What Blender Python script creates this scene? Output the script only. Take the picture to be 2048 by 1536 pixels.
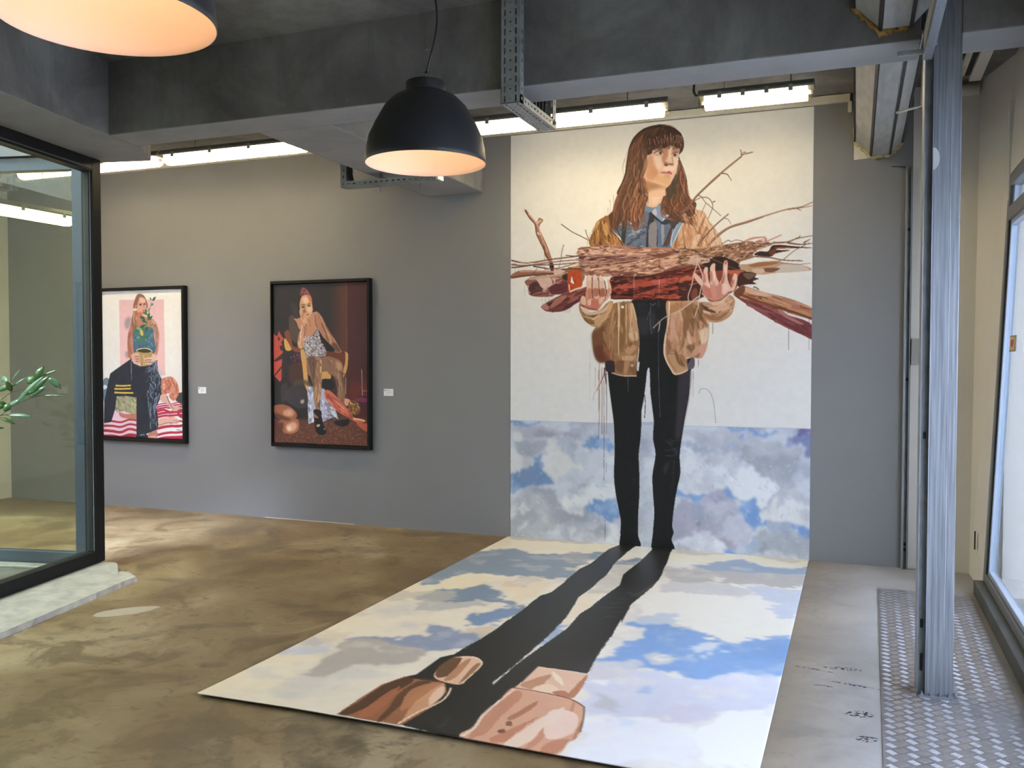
import bpy, math, random
import numpy as np
from mathutils import Vector, Matrix

# ---------------------------------------------------------------- camera, world, exposure
scene = bpy.context.scene
for o in list(bpy.data.objects): bpy.data.objects.remove(o)
COL = scene.collection
CAM_LOC = (0.0, -7.1245, 1.55); CAM_PITCH, CAM_YAW, CAM_ROLL = -0.02866, -0.3707, 0.00108
cam_data = bpy.data.cameras.new('camera'); cam = bpy.data.objects.new('camera', cam_data); COL.objects.link(cam)
cam_data.sensor_width = 36.0; cam_data.lens = 1767.5/2048*36.0; cam_data.clip_start = .05; cam_data.clip_end = 200
cam.location = CAM_LOC
cam.rotation_euler = (Matrix.Rotation(-CAM_YAW, 4, 'Z') @ Matrix.Rotation(math.pi/2+CAM_PITCH, 4, 'X') @ Matrix.Rotation(CAM_ROLL, 4, 'Z')).to_euler()
scene.camera = cam
SKY = 8.5                                         # overcast daylight outside
SUN = 9.0                                          # sun behind thin cloud, high over the courtyard
TUBE = 38.0                                        # fluorescent battens
BULB = 30.0                                        # pendant bulbs
world = bpy.data.worlds.new('overcast_sky'); scene.world = world; world.use_nodes = True
bgn = world.node_tree.nodes['Background']; bgn.inputs[0].default_value = (.745, .815, 1.03, 1); bgn.inputs[1].default_value = SKY
def portal(name, loc, rot, sx, sy):
    l = bpy.data.lights.new(name, 'AREA'); l.shape = 'RECTANGLE'; l.size = sx; l.size_y = sy; l.cycles.is_portal = True
    o = bpy.data.objects.new(name, l); COL.objects.link(o); o.location = loc; o.rotation_euler = rot; return o
portal('window_daylight_portal', (1.05, -3.5, 1.4), (0, math.pi/2, 0), 2.7, 5.9)
portal('skylight_portal', (-6.32, -6.28, 3.80), (0, 0, .206), 4.1, 7.8)
sun_data = bpy.data.lights.new('veiled_sun', 'SUN'); sun_data.energy = SUN; sun_data.angle = math.radians(16); sun_data.color = (.66, .80, 1.0)
sun = bpy.data.objects.new('veiled_sun', sun_data); COL.objects.link(sun); sun.rotation_euler = Vector((.13*.58, .99*.58, -.81)).to_track_quat('-Z', 'Y').to_euler(); sun.location = (-7, -9, 9)
vs = scene.view_settings; vs.view_transform = 'Standard'; vs.look = 'None'; vs.gamma = 1.0; vs.use_curve_mapping = False; vs.exposure = 0.0
scene.cycles.use_denoising = True
scene.cycles.max_bounces = 6; scene.cycles.diffuse_bounces = 3; scene.cycles.glossy_bounces = 3; scene.cycles.transparent_max_bounces = 12; scene.cycles.sample_clamp_indirect = 5.0
scene.cycles.use_adaptive_sampling = True; scene.cycles.adaptive_threshold = .18; scene.cycles.adaptive_min_samples = 8
scene.cycles.caustics_reflective = False; scene.cycles.caustics_refractive = False
# ---------------------------------------------------------------- mesh and object helpers
class MB:
    """collects shapes into one mesh"""
    def __init__(s): s.v = []; s.f = []; s.sm = []
    def add(s, vs, fs, smooth=False):
        b = len(s.v); s.v += [tuple(map(float, p)) for p in vs]; s.f += [tuple(i+b for i in f) for f in fs]; s.sm += [smooth]*len(fs); return s
    def box(s, x0, x1, y0, y1, z0, z1):
        return s.add([(x, y, z) for z in (z0, z1) for y in (y0, y1) for x in (x0, x1)], [(0, 2, 3, 1), (4, 5, 7, 6), (0, 1, 5, 4), (2, 6, 7, 3), (0, 4, 6, 2), (1, 3, 7, 5)])
    def obox(s, o, ax, ay, az, x0, x1, y0, y1, z0, z1):
        o, ax, ay, az = map(np.array, (o, ax, ay, az))
        return s.add([o+ax*x+ay*y+az*z for z in (z0, z1) for y in (y0, y1) for x in (x0, x1)], [(0, 2, 3, 1), (4, 5, 7, 6), (0, 1, 5, 4), (2, 6, 7, 3), (0, 4, 6, 2), (1, 3, 7, 5)])
    def prism(s, pts, d):
        """planar outline (3-D points) pushed along d"""
        n = len(pts); d = np.array(d, float); a = [np.array(p, float) for p in pts]
        return s.add(a+[p+d for p in a], [tuple(range(n))[::-1], tuple(range(n, 2*n))]+[(i, (i+1) % n, (i+1) % n+n, i+n) for i in range(n)])
    def tube(s, path, r, n=10, cap=True):
        P = [np.array(p, float) for p in path]; m = len(P); rr = r if hasattr(r, '__len__') else [r]*m; vs = []; up = None
        for i, p in enumerate(P):
            t = P[min(i+1, m-1)]-P[max(i-1, 0)]; t = t/np.linalg.norm(t)
            if up is None: up = np.array([0, 0, 1.]) if abs(t[2]) < .9 else np.array([1., 0, 0])
            a = np.cross(t, up); a /= np.linalg.norm(a); b = np.cross(a, t); up = b
            vs += [p+rr[i]*(math.cos(2*math.pi*k/n)*a+math.sin(2*math.pi*k/n)*b) for k in range(n)]
        fs = [(i*n+k, i*n+(k+1) % n, (i+1)*n+(k+1) % n, (i+1)*n+k) for i in range(m-1) for k in range(n)]
        s.add(vs, fs, True)
        if cap:
            b = len(s.v); s.f += [tuple(range(b-len(vs), b-len(vs)+n))[::-1], tuple(range(b-n, b))]; s.sm += [False, False]
        return s
    def lathe(s, prof, c=(0, 0, 0), n=48, smooth=True):
        vs = [(c[0]+r*math.cos(2*math.pi*k/n), c[1]+r*math.sin(2*math.pi*k/n), c[2]+z) for r, z in prof for k in range(n)]
        return s.add(vs, [(i*n+k, i*n+(k+1) % n, (i+1)*n+(k+1) % n, (i+1)*n+k) for i in range(len(prof)-1) for k in range(n)], smooth)
    def weld(s):
        """share the corners of touching pieces and drop the faces between them"""
        key = {}; idx = []
        for p in s.v: idx.append(key.setdefault(tuple(round(c, 5) for c in p), len(key)))
        fs = [tuple(idx[i] for i in f) for f in s.f]; cnt = {}
        for f in fs: cnt[frozenset(f)] = cnt.get(frozenset(f), 0)+1
        keep = [i for i, f in enumerate(fs) if cnt[frozenset(f)] == 1 and len(set(f)) > 2]
        s.v = list(key); s.f = [fs[i] for i in keep]; s.sm = [s.sm[i] for i in keep]; return s
    def build(s, name, mat, parent=None, loc=(0, 0, 0), bevel=0):
        me = bpy.data.meshes.new(name); me.from_pydata(s.v, [], s.f); me.polygons.foreach_set('use_smooth', s.sm); me.validate(); me.update()
        o = bpy.data.objects.new(name, me); COL.objects.link(o); o.location = loc
        if mat: me.materials.append(M[mat] if isinstance(mat, str) else mat)
        if parent: o.parent = parent
        if bevel:
            b = o.modifiers.new('bevel', 'BEVEL'); b.width = bevel; b.segments = 2; b.limit_method = 'ANGLE'; b.angle_limit = .7
        return o
def tag(o, label=None, cat=None, group=None, kind=None):
    for k, v in (('label', label), ('category', cat), ('group', group), ('kind', kind)):
        if v: o[k] = v
    return o
def thing(name, loc, label, cat, group=None, rz=0.):
    o = bpy.data.objects.new(name, None); COL.objects.link(o); o.location = loc; o.rotation_euler = (0, 0, rz); o.empty_display_size = .05
    return tag(o, label, cat, group)
def struct(mb, name, mat, label=None, bevel=0, parent=None):
    o = mb.build(name, mat, parent, bevel=bevel); tag(o, label, None, None, 'structure'); return o
def copy_tree(o, parent=None):
    c = o.copy(); COL.objects.link(c); c.parent = parent
    for ch in o.children: copy_tree(ch, c)
    return c

# ---------------------------------------------------------------- materials
M = {}
def mat(name, col=(.5, .5, .5), rough=.5, metal=0., spec=.5, coat=0.):
    m = bpy.data.materials.new(name); m.use_nodes = True; b = m.node_tree.nodes['Principled BSDF']
    b.inputs['Base Color'].default_value = (*col, 1); b.inputs['Roughness'].default_value = rough; b.inputs['Metallic'].default_value = metal
    b.inputs['Specular IOR Level'].default_value = spec; b.inputs['Coat Weight'].default_value = coat; M[name] = m; return m
def nd(m, t, **kw):
    n = m.node_tree.nodes.new(t)
    for k, v in kw.items():
        if k in n.inputs: n.inputs[k].default_value = v
        else: setattr(n, k, v)
    return n
def lk(m, a, b): m.node_tree.links.new(a, b)
def pos(m, scale=(1, 1, 1)):
    t = nd(m, 'ShaderNodeTexCoord'); mp = nd(m, 'ShaderNodeMapping'); mp.inputs['Scale'].default_value = scale; lk(m, t.outputs['Object'], mp.inputs[0]); return mp.outputs[0]
def noise(m, v, scale, detail=6, rough=.55, dist=0.):
    n = nd(m, 'ShaderNodeTexNoise'); n.inputs['Scale'].default_value = scale; n.inputs['Detail'].default_value = detail; n.inputs['Roughness'].default_value = rough; n.inputs['Distortion'].default_value = dist
    lk(m, v, n.inputs['Vector']); return n.outputs[0]
def ramp(m, f, stops):
    r = nd(m, 'ShaderNodeValToRGB'); e = r.color_ramp.elements
    while len(e) > 1: e.remove(e[-1])
    e[0].position, e[0].color = stops[0][0], (*stops[0][1], 1)
    for p, c in stops[1:]:
        k = e.new(p); k.color = (*c, 1)
    lk(m, f, r.inputs[0]); return r.outputs[0]
def mix(m, f, a, b, mode='MIX'):
    n = nd(m, 'ShaderNodeMix'); n.data_type = 'RGBA'; n.blend_type = mode
    for s, x in ((0, f), (6, a), (7, b)):
        if isinstance(x, (int, float)): n.inputs[s].default_value = x
        elif isinstance(x, tuple): n.inputs[s].default_value = (*x, 1)
        else: lk(m, x, n.inputs[s])
    return n.outputs[2]
def math_(m, op, a, b=None, clamp=False):
    n = nd(m, 'ShaderNodeMath'); n.operation = op; n.use_clamp = clamp
    for i, x in enumerate((a, b)):
        if x is None: continue
        if isinstance(x, (int, float)): n.inputs[i].default_value = x
        else: lk(m, x, n.inputs[i])
    return n.outputs[0]
def bump(m, h, strength=.2, dist=.01):
    b = nd(m, 'ShaderNodeBump'); b.inputs['Strength'].default_value = strength; b.inputs['Distance'].default_value = dist; lk(m, h, b.inputs['Height']); lk(m, b.outputs[0], m.node_tree.nodes['Principled BSDF'].inputs['Normal'])
def setc(m, c, inp='Base Color'): lk(m, c, m.node_tree.nodes['Principled BSDF'].inputs[inp])

def noisy(name, a, b, scale, rough=.6, spec=.4, st=.1, metal=0., sc=(1, 1, 1), lo=.35, hi=.65):
    m = mat(name, a, rough, metal, spec); v = pos(m, sc); n = noise(m, v, scale); setc(m, ramp(m, n, [(lo, a), (hi, b)]))
    if st: bump(m, n, st)
    return m
# concrete of beams and ceiling: board marks, pale and dark stains
m = mat('concrete', rough=.85, spec=.25); v = pos(m)
c = ramp(m, noise(m, v, 1.5, 9, .66, .4), [(.36, (.14, .134, .124)), (.5, (.20, .192, .178)), (.63, (.265, .256, .24))])
c = mix(m, ramp(m, noise(m, pos(m, (5, 5, .5)), 2.2, 4), [(.5, (0, 0, 0)), (.75, (.35, .35, .35))]), c, (.10, .094, .085))
c = mix(m, ramp(m, noise(m, v, 22, 5), [(.60, (0, 0, 0)), (.75, (.3, .3, .3))]), c, (.30, .29, .27)); setc(m, c); bump(m, noise(m, v, 30, 8), .25, .006)
m = mat('beam_soffit', rough=.8, spec=.25); v = pos(m)  # paler, bluer tone for the beam undersides
setc(m, ramp(m, noise(m, v, 2.5, 6), [(.3, (.29, .285, .29)), (.7, (.36, .355, .362))])); bump(m, noise(m, v, 26, 6), .2, .004)
m = mat('grey_paint', rough=.62, spec=.3); v = pos(m)
setc(m, ramp(m, noise(m, v, .9, 4), [(.3, (.222, .222, .230)), (.7, (.240, .240, .248))])); bump(m, noise(m, v, 180, 3), .06, .002)
noisy('cream_paint', (.77, .735, .675), (.82, .785, .73), 1.2, .7, .3, .05)
noisy('white_paint', (.70, .68, .65), (.78, .77, .75), 3, .6, .3, .08)
noisy('trim_paint', (.62, .57, .46), (.74, .70, .59), 6, .7, .3, .2)
noisy('curb_paint', (.36, .335, .31), (.47, .44, .415), 11, .75, .25, .5)
# worn concrete floor
m = mat('floor_concrete', rough=.5, spec=.35); v = pos(m)
big = noise(m, v, .62, 7, .62, .8); mid = noise(m, v, 2.3, 9, .66, .7); fine = noise(m, v, 12, 8, .65, .2)
c = ramp(m, big, [(.36, (0.168, 0.113, 0.056)), (.46, (0.224, 0.155, 0.081)), (.54, (0.263, 0.189, 0.104)), (.64, (0.370, 0.286, 0.180))])
c = mix(m, ramp(m, mid, [(.40, (.7, .7, .7)), (.48, (0, 0, 0))]), c, (0.129, 0.087, 0.045))
c = mix(m, ramp(m, mid, [(.54, (0, 0, 0)), (.66, (.4, .4, .4))]), c, (0.358, 0.276, 0.169))
c = mix(m, ramp(m, fine, [(.56, (0, 0, 0)), (.66, (.6, .6, .6))]), c, (0.112, 0.078, 0.042))
c = mix(m, ramp(m, noise(m, pos(m, (1, 2.2, 1)), 3.7, 7, .7, 1.2), [(.63, (0, 0, 0)), (.67, (.6, .6, .6))]), c, (0.095, 0.066, 0.035))
c = mix(m, ramp(m, noise(m, v, 1.1, 8, .7, 1.5), [(.64, (0, 0, 0)), (.70, (.35, .35, .35))]), c, (0.448, 0.359, 0.238))
sp = noise(m, v, 34, 3, .5); c = mix(m, ramp(m, sp, [(.73, (0, 0, 0)), (.76, (.6, .6, .6))]), c, (0.062, 0.047, 0.030))
geo = nd(m, 'ShaderNodeNewGeometry'); sx = nd(m, 'ShaderNodeSeparateXYZ'); lk(m, geo.outputs['Position'], sx.inputs[0]); X, Y = sx.outputs[0], sx.outputs[1]
rt_ = nd(m, 'ShaderNodeMapRange'); rt_.inputs[1].default_value = -.5; rt_.inputs[2].default_value = .1; lk(m, X, rt_.inputs[0])
c = mix(m, math_(m, 'MULTIPLY', rt_.outputs[0], .93), c, mix(m, mid, (.20, .20, .205), (.56, .56, .575)))     # greyer and paler towards the tread plate
# plaster patch near the sill
def ell(cx, cy, ax, ay, ang):
    dx = math_(m, 'ADD', X, -cx); dy = math_(m, 'ADD', Y, -cy); ca, sa = math.cos(ang), math.sin(ang)
    u = math_(m, 'DIVIDE', math_(m, 'ADD', math_(m, 'MULTIPLY', dx, ca), math_(m, 'MULTIPLY', dy, sa)), ax)
    w = math_(m, 'DIVIDE', math_(m, 'ADD', math_(m, 'MULTIPLY', dx, -sa), math_(m, 'MULTIPLY', dy, ca)), ay)
    r = math_(m, 'ADD', math_(m, 'MULTIPLY', u, u), math_(m, 'MULTIPLY', w, w)); r = math_(m, 'ADD', r, math_(m, 'MULTIPLY', math_(m, 'ADD', mid, -.5), 2.0))
    k = nd(m, 'ShaderNodeMapRange'); k.inputs[1].default_value = .8; k.inputs[2].default_value = 1.05; k.inputs[3].default_value = 1; k.inputs[4].default_value = 0; lk(m, r, k.inputs[0]); return k.outputs[0]
c = mix(m, math_(m, 'MULTIPLY', ell(-4.15, -2.97, .19, .085, .9), .8), c, mix(m, fine, (.42, .37, .30), (.60, .54, .46)))
st = ramp(m, noise(m, v, 7, 7, .7), [(.42, (.25, .25, .25)), (.60, (1, 1, 1))])
for cx, cy, ax, ay, an, k_ in [(-1.98, -4.12, .42, .17, 2.2, .75), (-2.35, -4.45, .5, .16, 2.3, .6), (-3.03, -3.55, .10, .05, .3, .7), (-3.43, -3.60, .09, .035, 0, .8), (-3.43, -2.99, .28, .05, .5, .6), (-3.7, -3.3, .3, .06, .9, .5), (-3.0, -2.58, .16, .07, .4, .8), (-3.28, -2.50, .10, .04, 0, .7), (-4.33, -1.2, .45, .12, .2, .55), (-3.6, -.9, .4, .12, .1, .5), (-4.2, -2.2, .5, .06, .25, .5)]:
    c = mix(m, math_(m, 'MULTIPLY', math_(m, 'MULTIPLY', ell(cx, cy, ax, ay, an), st), k_), c, (.105, .082, .055))
spk = ramp(m, noise(m, v, 60, 3), [(.48, (0, 0, 0)), (.56, (1, 1, 1))])
for cx, cy, ax, ay, an in [(-.05, -2.44, .10, .025, .1), (-.17, -2.50, .12, .012, -.2), (.02, -2.66, .12, .012, -.15), (.03, -3.02, .06, .04, .2), (.06, -3.28, .045, .03, .4), (-.13, -2.72, .05, .01, 0)]:
    c = mix(m, math_(m, 'MULTIPLY', ell(cx, cy, ax, ay, an), spk), c, (.03, .03, .034))
setc(m, c); bump(m, math_(m, 'ADD', mid, math_(m, 'MULTIPLY', fine, .4)), .18, .006)
setc(m, ramp(m, mid, [(.3, (.36, .36, .36)), (.7, (.58, .58, .58))]), 'Roughness')
mat('black_frame', (.008, .008, .008), .5, 0, .2); mat('dark_metal', (.012, .013, .013), .5, .0, .2); mat('frame_grey', (.10, .105, .115), .45, .2, .4)
mat('lamp_black', (.026, .026, .028), .42, 0, .4)
mat('lamp_copper', (.84, .62, .50), .45, .0, .4); mat('cord_black', (.012, .012, .012), .5)
noisy('galvanised', (.27, .285, .275), (.36, .375, .365), 14, .5, .5, .05, .35)
noisy('post_steel', (.22, .235, .265), (.38, .40, .44), 5, .45, .5, .0, .6, (22, 22, .5)); noisy('plate_metal', (.22, .21, .225), (.30, .29, .305), 8, .40, .5, .05, .5)
noisy('lug_metal', (.30, .30, .33), (.38, .38, .41), 12, .46, .5, 0, .6)
noisy('duct_metal', (.36, .36, .35), (.48, .48, .46), 7, .5, .4, .04, .3, (3, .6, 3)); noisy('foam', (.42, .32, .13), (.62, .55, .34), 25, .9, .2, .6); noisy('foam_aged', (.20, .11, .03), (.40, .25, .08), 30, .9, .2, .6)
mat('housing', (.16, .16, .15), .5); mat('clip_grey', (.30, .30, .28), .5); mat('rod_steel', (.25, .24, .22), .4, .8)
mat('card', (.82, .82, .82), .6); mat('ink', (.12, .12, .13), .6); mat('ink_light', (.5, .5, .52), .6)
noisy('kerb_paint', (.075, .078, .072), (.11, .112, .105), 6, .5, .4, .1); mat('window_paint', (.20, .21, .23), .45); mat('window_inner', (.36, .42, .52), .4); mat('frame_blue', (.045, .062, .09), .4); noisy('courtyard_render', (.13, .13, .155), (.17, .17, .195), 2, .8); mat('gasket', (.02, .02, .022), .6)
noisy('leaf', (.02, .07, .015), (.045, .115, .03), 18, .25, .5, .05); noisy('leaf_pale', (.05, .12, .075), (.10, .20, .13), 14, .18, .5, .05); noisy('bark', (.06, .055, .03), (.11, .10, .05), 30, .7, .3, .3); noisy('terracotta', (.30, .14, .08), (.38, .19, .11), 9, .8, .2, .2); noisy('soil', (.03, .022, .015), (.06, .045, .03), 40, .95, .1, .8)
mat('sticker_yellow', (.75, .60, .35), .5); mat('sticker_red', (.55, .06, .12), .5); mat('sticker_edge', (.25, .2, .15), .5); noisy('paving', (.40, .40, .39), (.50, .50, .49), 4, .8); noisy('junction_grey', (.34, .34, .33), (.38, .38, .37), 6, .6); noisy('box_grey', (.52, .52, .51), (.58, .58, .57), 6, .6)
def emit(name, col, s):
    m = bpy.data.materials.new(name); m.use_nodes = True; nt = m.node_tree; nt.nodes.clear(); e = nt.nodes.new('ShaderNodeEmission'); e.inputs[0].default_value = (*col, 1); e.inputs[1].default_value = s
    o = nt.nodes.new('ShaderNodeOutputMaterial'); nt.links.new(e.outputs[0], o.inputs[0]); M[name] = m; return m
emit('tube_light', (1.0, .785, .43), TUBE); emit('tube_side', (1.0, .84, .56), TUBE*.17); emit('bulb_light', (1.0, .77, .47), BULB)
def glass(name, tint, ior=1.45):
    m = bpy.data.materials.new(name); m.use_nodes = True; nt = m.node_tree; nt.nodes.clear(); t = nt.nodes.new('ShaderNodeBsdfTransparent'); t.inputs[0].default_value = (*tint, 1)
    g = nt.nodes.new('ShaderNodeBsdfGlossy'); g.inputs['Roughness'].default_value = 0.; f = nt.nodes.new('ShaderNodeFresnel'); ge = nt.nodes.new('ShaderNodeNewGeometry'); mr = nt.nodes.new('ShaderNodeMapRange'); mr.inputs[3].default_value = ior; mr.inputs[4].default_value = 1/ior; nt.links.new(ge.outputs['Backfacing'], mr.inputs[0]); nt.links.new(mr.outputs[0], f.inputs[0]); x = nt.nodes.new('ShaderNodeMixShader'); o = nt.nodes.new('ShaderNodeOutputMaterial')
    nt.links.new(f.outputs[0], x.inputs[0]); nt.links.new(t.outputs[0], x.inputs[1]); nt.links.new(g.outputs[0], x.inputs[2]); nt.links.new(x.outputs[0], o.inputs[0]); M[name] = m
glass('glass_green', (.82, .84, .70)); glass('glass_return', (.96, .97, .96)); glass('glass_clear', (.90, .93, .93)); glass('clear_plastic', (.88, .86, .80))
def painted(name, rough):
    m = mat(name, (.5, .5, .5), rough, 0, .35); a = nd(m, 'ShaderNodeVertexColor'); a.layer_name = 'paint'; setc(m, a.outputs[0]); bump(m, noise(m, pos(m), 60, 4), .05, .002)
painted('mural_paint', .55); painted('floor_board_paint', .42); painted('canvas_paint', .5)
# ---------------------------------------------------------------- painter (flat print on the murals and canvases)
CPX = dict(f=1767.5, pitch=-0.02866, yaw=-0.3707, roll=0.00108, D=7.1245, H=1.55)
def _basis():
    cp, sp = math.cos(CPX['pitch']), math.sin(CPX['pitch']); cy, sy = math.cos(CPX['yaw']), math.sin(CPX['yaw'])
    fwd = np.array([sy*cp, cy*cp, sp]); rt = np.array([cy, -sy, 0.]); up = np.cross(rt, fwd)
    cr, sr = math.cos(CPX['roll']), math.sin(CPX['roll'])
    return cr*rt+sr*up, -sr*rt+cr*up, fwd
RT, UP, FW = _basis()
def rays(p):
    p = np.asarray(p, float).reshape(-1, 2)
    return ((p[:, :1]-1024)/CPX['f'])*RT-((p[:, 1:]-768)/CPX['f'])*UP+FW
def on_wall(p, Y=0.):
    d = rays(p); t = (CPX['D']+Y)/d[:, 1]
    return np.stack([d[:, 0]*t, CPX['H']+d[:, 2]*t], 1)
def on_floor(p):
    d = rays(p); t = -CPX['H']/d[:, 2]
    return np.stack([d[:, 0]*t, -CPX['D']+d[:, 1]*t], 1)

def crom(P, k=5, closed=True):
    P = np.asarray(P, float); n = len(P); out = []
    for i in range(n if closed else n-1):
        if closed: a, b, c, d = P[(i-1) % n], P[i], P[(i+1) % n], P[(i+2) % n]
        else: a, b, c, d = P[max(i-1, 0)], P[i], P[i+1], P[min(i+2, n-1)]
        for j in range(k):
            t = j/k
            out.append(.5*((2*b)+(c-a)*t+(2*a-5*b+4*c-d)*t*t+(3*b-a-3*c+d)*t**3))
    if not closed: out.append(P[-1])
    return np.array(out)
def vnoise(H, W, cell, rng):
    gh, gw = int(H/cell)+3, int(W/cell)+3
    g = rng.random((gh, gw)).astype(np.float32)
    y = np.arange(H)/cell; x = np.arange(W)/cell
    yi = y.astype(int); xi = x.astype(int); fy = (y-yi)[:, None]; fx = (x-xi)[None]
    fy = fy*fy*(3-2*fy); fx = fx*fx*(3-2*fx)
    a = g[yi][:, xi]; b = g[yi][:, xi+1]; c = g[yi+1][:, xi]; d = g[yi+1][:, xi+1]
    return ((a*(1-fx)+b*fx)*(1-fy)+(c*(1-fx)+d*fx)*fy).astype(np.float32)
def fbm(H, W, cell, rng, o=4):
    s = np.zeros((H, W), np.float32); a = 1.; t = 0
    for _ in range(o):
        s += a*vnoise(H, W, max(cell, 2), rng); t += a; a *= .55; cell /= 2
    return s/t
def boxblur(m, r):
    r = int(r)
    if r < 1: return m
    for ax in (0, 1):
        for _ in range(2):
            pw = [(0, 0)]*2; pw[ax] = (r+1, r)
            c = np.cumsum(np.pad(m, pw, mode='edge'), axis=ax, dtype=np.float64)
            n = m.shape[ax]
            m = ((c[2*r+1:2*r+1+n] if ax == 0 else c[:, 2*r+1:2*r+1+n])-(c[:n] if ax == 0 else c[:, :n]))/(2*r+1)
    return m.astype(np.float32)

class Canvas:
    """A picture plane: u to the right, v downwards, in metres; traced outlines are turned into plane metres first."""
    def __init__(s, w, h, ppm, topl, bg, seed):
        s.ppm = ppm*2; s.W = int(round(w*ppm))*2; s.H = int(round(h*ppm))*2
        s.topl = topl; s.img = np.empty((s.H, s.W, 3), np.float32); s.img[:] = bg
        s.rng = np.random.default_rng(seed); s.rnd = random.Random(seed)
        s.nx = fbm(s.H, s.W, 70, s.rng, 6)-.5; s.ny = fbm(s.H, s.W, 70, s.rng, 6)-.5
        s.nx += .2*(vnoise(s.H, s.W, 9, s.rng)-.5); s.ny += .2*(vnoise(s.H, s.W, 9, s.rng)-.5)
        s.o = (0, 0); s.k = 1.
    def view(s, x0, y0, k): s.o = (x0, y0); s.k = k; return s
    def T(s, P):
        P = np.asarray(P, float).reshape(-1, 2)/s.k+np.array(s.o)
        return s.topl(P)*s.ppm
    def raster(s, Q):
        m = np.zeros((s.H, s.W+1), np.int32)
        x0, y0 = Q[:, 0], Q[:, 1]; x1, y1 = np.roll(x0, -1), np.roll(y0, -1)
        for a, b, c, d in zip(x0, y0, x1, y1):
            if b == d: continue
            if b > d: a, b, c, d = c, d, a, b
            r0, r1 = max(int(math.ceil(b-.5)), 0), min(int(math.ceil(d-.5)), s.H)
            if r1 <= r0: continue
            r = np.arange(r0, r1); xs = a+(r+.5-b)*(c-a)/(d-b)
            cidx = np.clip(np.ceil(xs-.5), 0, s.W).astype(int); m[r, cidx] += 1
        return m
    def mask(s, Q, warp=0, blur=0):
        lo = np.floor(Q.min(0)).astype(int)-int(warp*2.4+blur*3+3); hi = np.ceil(Q.max(0)).astype(int)+int(warp*2.4+blur*3+3)
        lo = np.maximum(lo, 0); hi = np.minimum(hi, [s.W, s.H])
        if (hi <= lo).any(): return None, None
        sw, sh = s.W, s.H; s.W, s.H = int(hi[0]-lo[0]), int(hi[1]-lo[1])
        m = (np.cumsum(s.raster(Q-lo)[:, :-1], 1) & 1).astype(np.float32)
        s.W, s.H = sw, sh
        sl = (slice(lo[1], hi[1]), slice(lo[0], hi[0]))
        if warp:
            yy, xx = np.mgrid[0:m.shape[0], 0:m.shape[1]]
            yy = np.clip(yy+(s.ny[sl]*warp*3).astype(int), 0, m.shape[0]-1); xx = np.clip(xx+(s.nx[sl]*warp*3).astype(int), 0, m.shape[1]-1)
            m = m[yy, xx]
        if blur: m = boxblur(m, blur)
        return m, sl
    def put(s, m, sl, col, a=1.):
        if m is None: return
        m = (m*a)[..., None]; s.img[sl] = s.img[sl]*(1-m)+np.asarray(col, np.float32)*m
    def poly(s, P, col, smooth=True, a=1., warp=0, blur=0):
        Q = s.T(P); Q = crom(Q) if smooth and len(Q) > 3 else Q
        m, sl = s.mask(Q, warp, blur); s.put(m, sl, col, a)
    def grad(s, P, c0, c1, p0, p1, smooth=True, blur=0):
        Q = s.T(P); Q = crom(Q) if smooth else Q; m, sl = s.mask(Q, 0, blur)
        if m is None: return
        A, B = s.T([p0])[0], s.T([p1])[0]; d = (B-A)/max(((B-A)**2).sum(), 1e-6)
        yy, xx = np.mgrid[sl]; t = np.clip((xx-A[0])*d[0]+(yy-A[1])*d[1], 0, 1)[..., None]
        s.put(m, sl, np.asarray(c0, np.float32)*(1-t)+np.asarray(c1, np.float32)*t)
    def strokeQ(s, Q, w0, w1, col, a=1.):
        if len(Q) < 2: return
        d = np.gradient(Q, axis=0); L = np.hypot(d[:, 0], d[:, 1])[:, None]; L[L == 0] = 1; n = np.stack([-d[:, 1], d[:, 0]], 1)/L
        w = (np.linspace(w0, w1, len(Q))/2)[:, None]
        m, sl = s.mask(np.concatenate([Q+n*w, (Q-n*w)[::-1]])); s.put(m, sl, col, a)
    def line(s, P, w, col, w1=None, a=1., smooth=True):
        """width in photo pixels"""
        Q = s.T(P); Q = crom(Q, 5, False) if smooth and len(Q) > 2 else Q
        px = s.px(P); s.strokeQ(Q, w*px, (w if w1 is None else w1)*px, col, a)
    def px(s, P):
        p = np.asarray(P, float).reshape(-1, 2).mean(0); q = s.T([p, p+[s.k, 0], p+[0, s.k]])
        return max(.5, .5*(np.hypot(*(q[1]-q[0]))+np.hypot(*(q[2]-q[0]))))
    def ruled(s, A, B, n, w, cols, a=.9, wob=.06, tr=(.1, .6)):
        """n brush marks that follow the flow between the two edges A and B"""
        A = crom(s.T(A), 6, False); B = crom(s.T(B), 6, False); px = s.px_last
        N = 24; ra = np.linspace(0, len(A)-1, N); rb = np.linspace(0, len(B)-1, N)
        A = np.stack([np.interp(ra, np.arange(len(A)), A[:, i]) for i in (0, 1)], 1); B = np.stack([np.interp(rb, np.arange(len(B)), B[:, i]) for i in (0, 1)], 1)
        for _ in range(n):
            u = s.rnd.random(); du = s.rnd.uniform(-wob, wob); t0 = s.rnd.uniform(-.1, .95); t1 = min(1, t0+s.rnd.uniform(*tr)); t0 = max(t0, 0)
            i0, i1 = int(t0*(N-1)), int(t1*(N-1))
            if i1-i0 < 1: continue
            uu = np.clip(u+du*np.linspace(0, 1, i1-i0+1)+wob*.5*np.sin(np.linspace(0, 5, i1-i0+1)+u*30), 0, 1)[:, None]
            c = np.array(s.rnd.choice(cols), float)*s.rnd.uniform(.92, 1.08)
            ww = s.rnd.uniform(.4, 1.)*w*px
            s.strokeQ(A[i0:i1+1]*(1-uu)+B[i0:i1+1]*uu, ww, ww*.35, c, a)
    px_last = 1.
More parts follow.
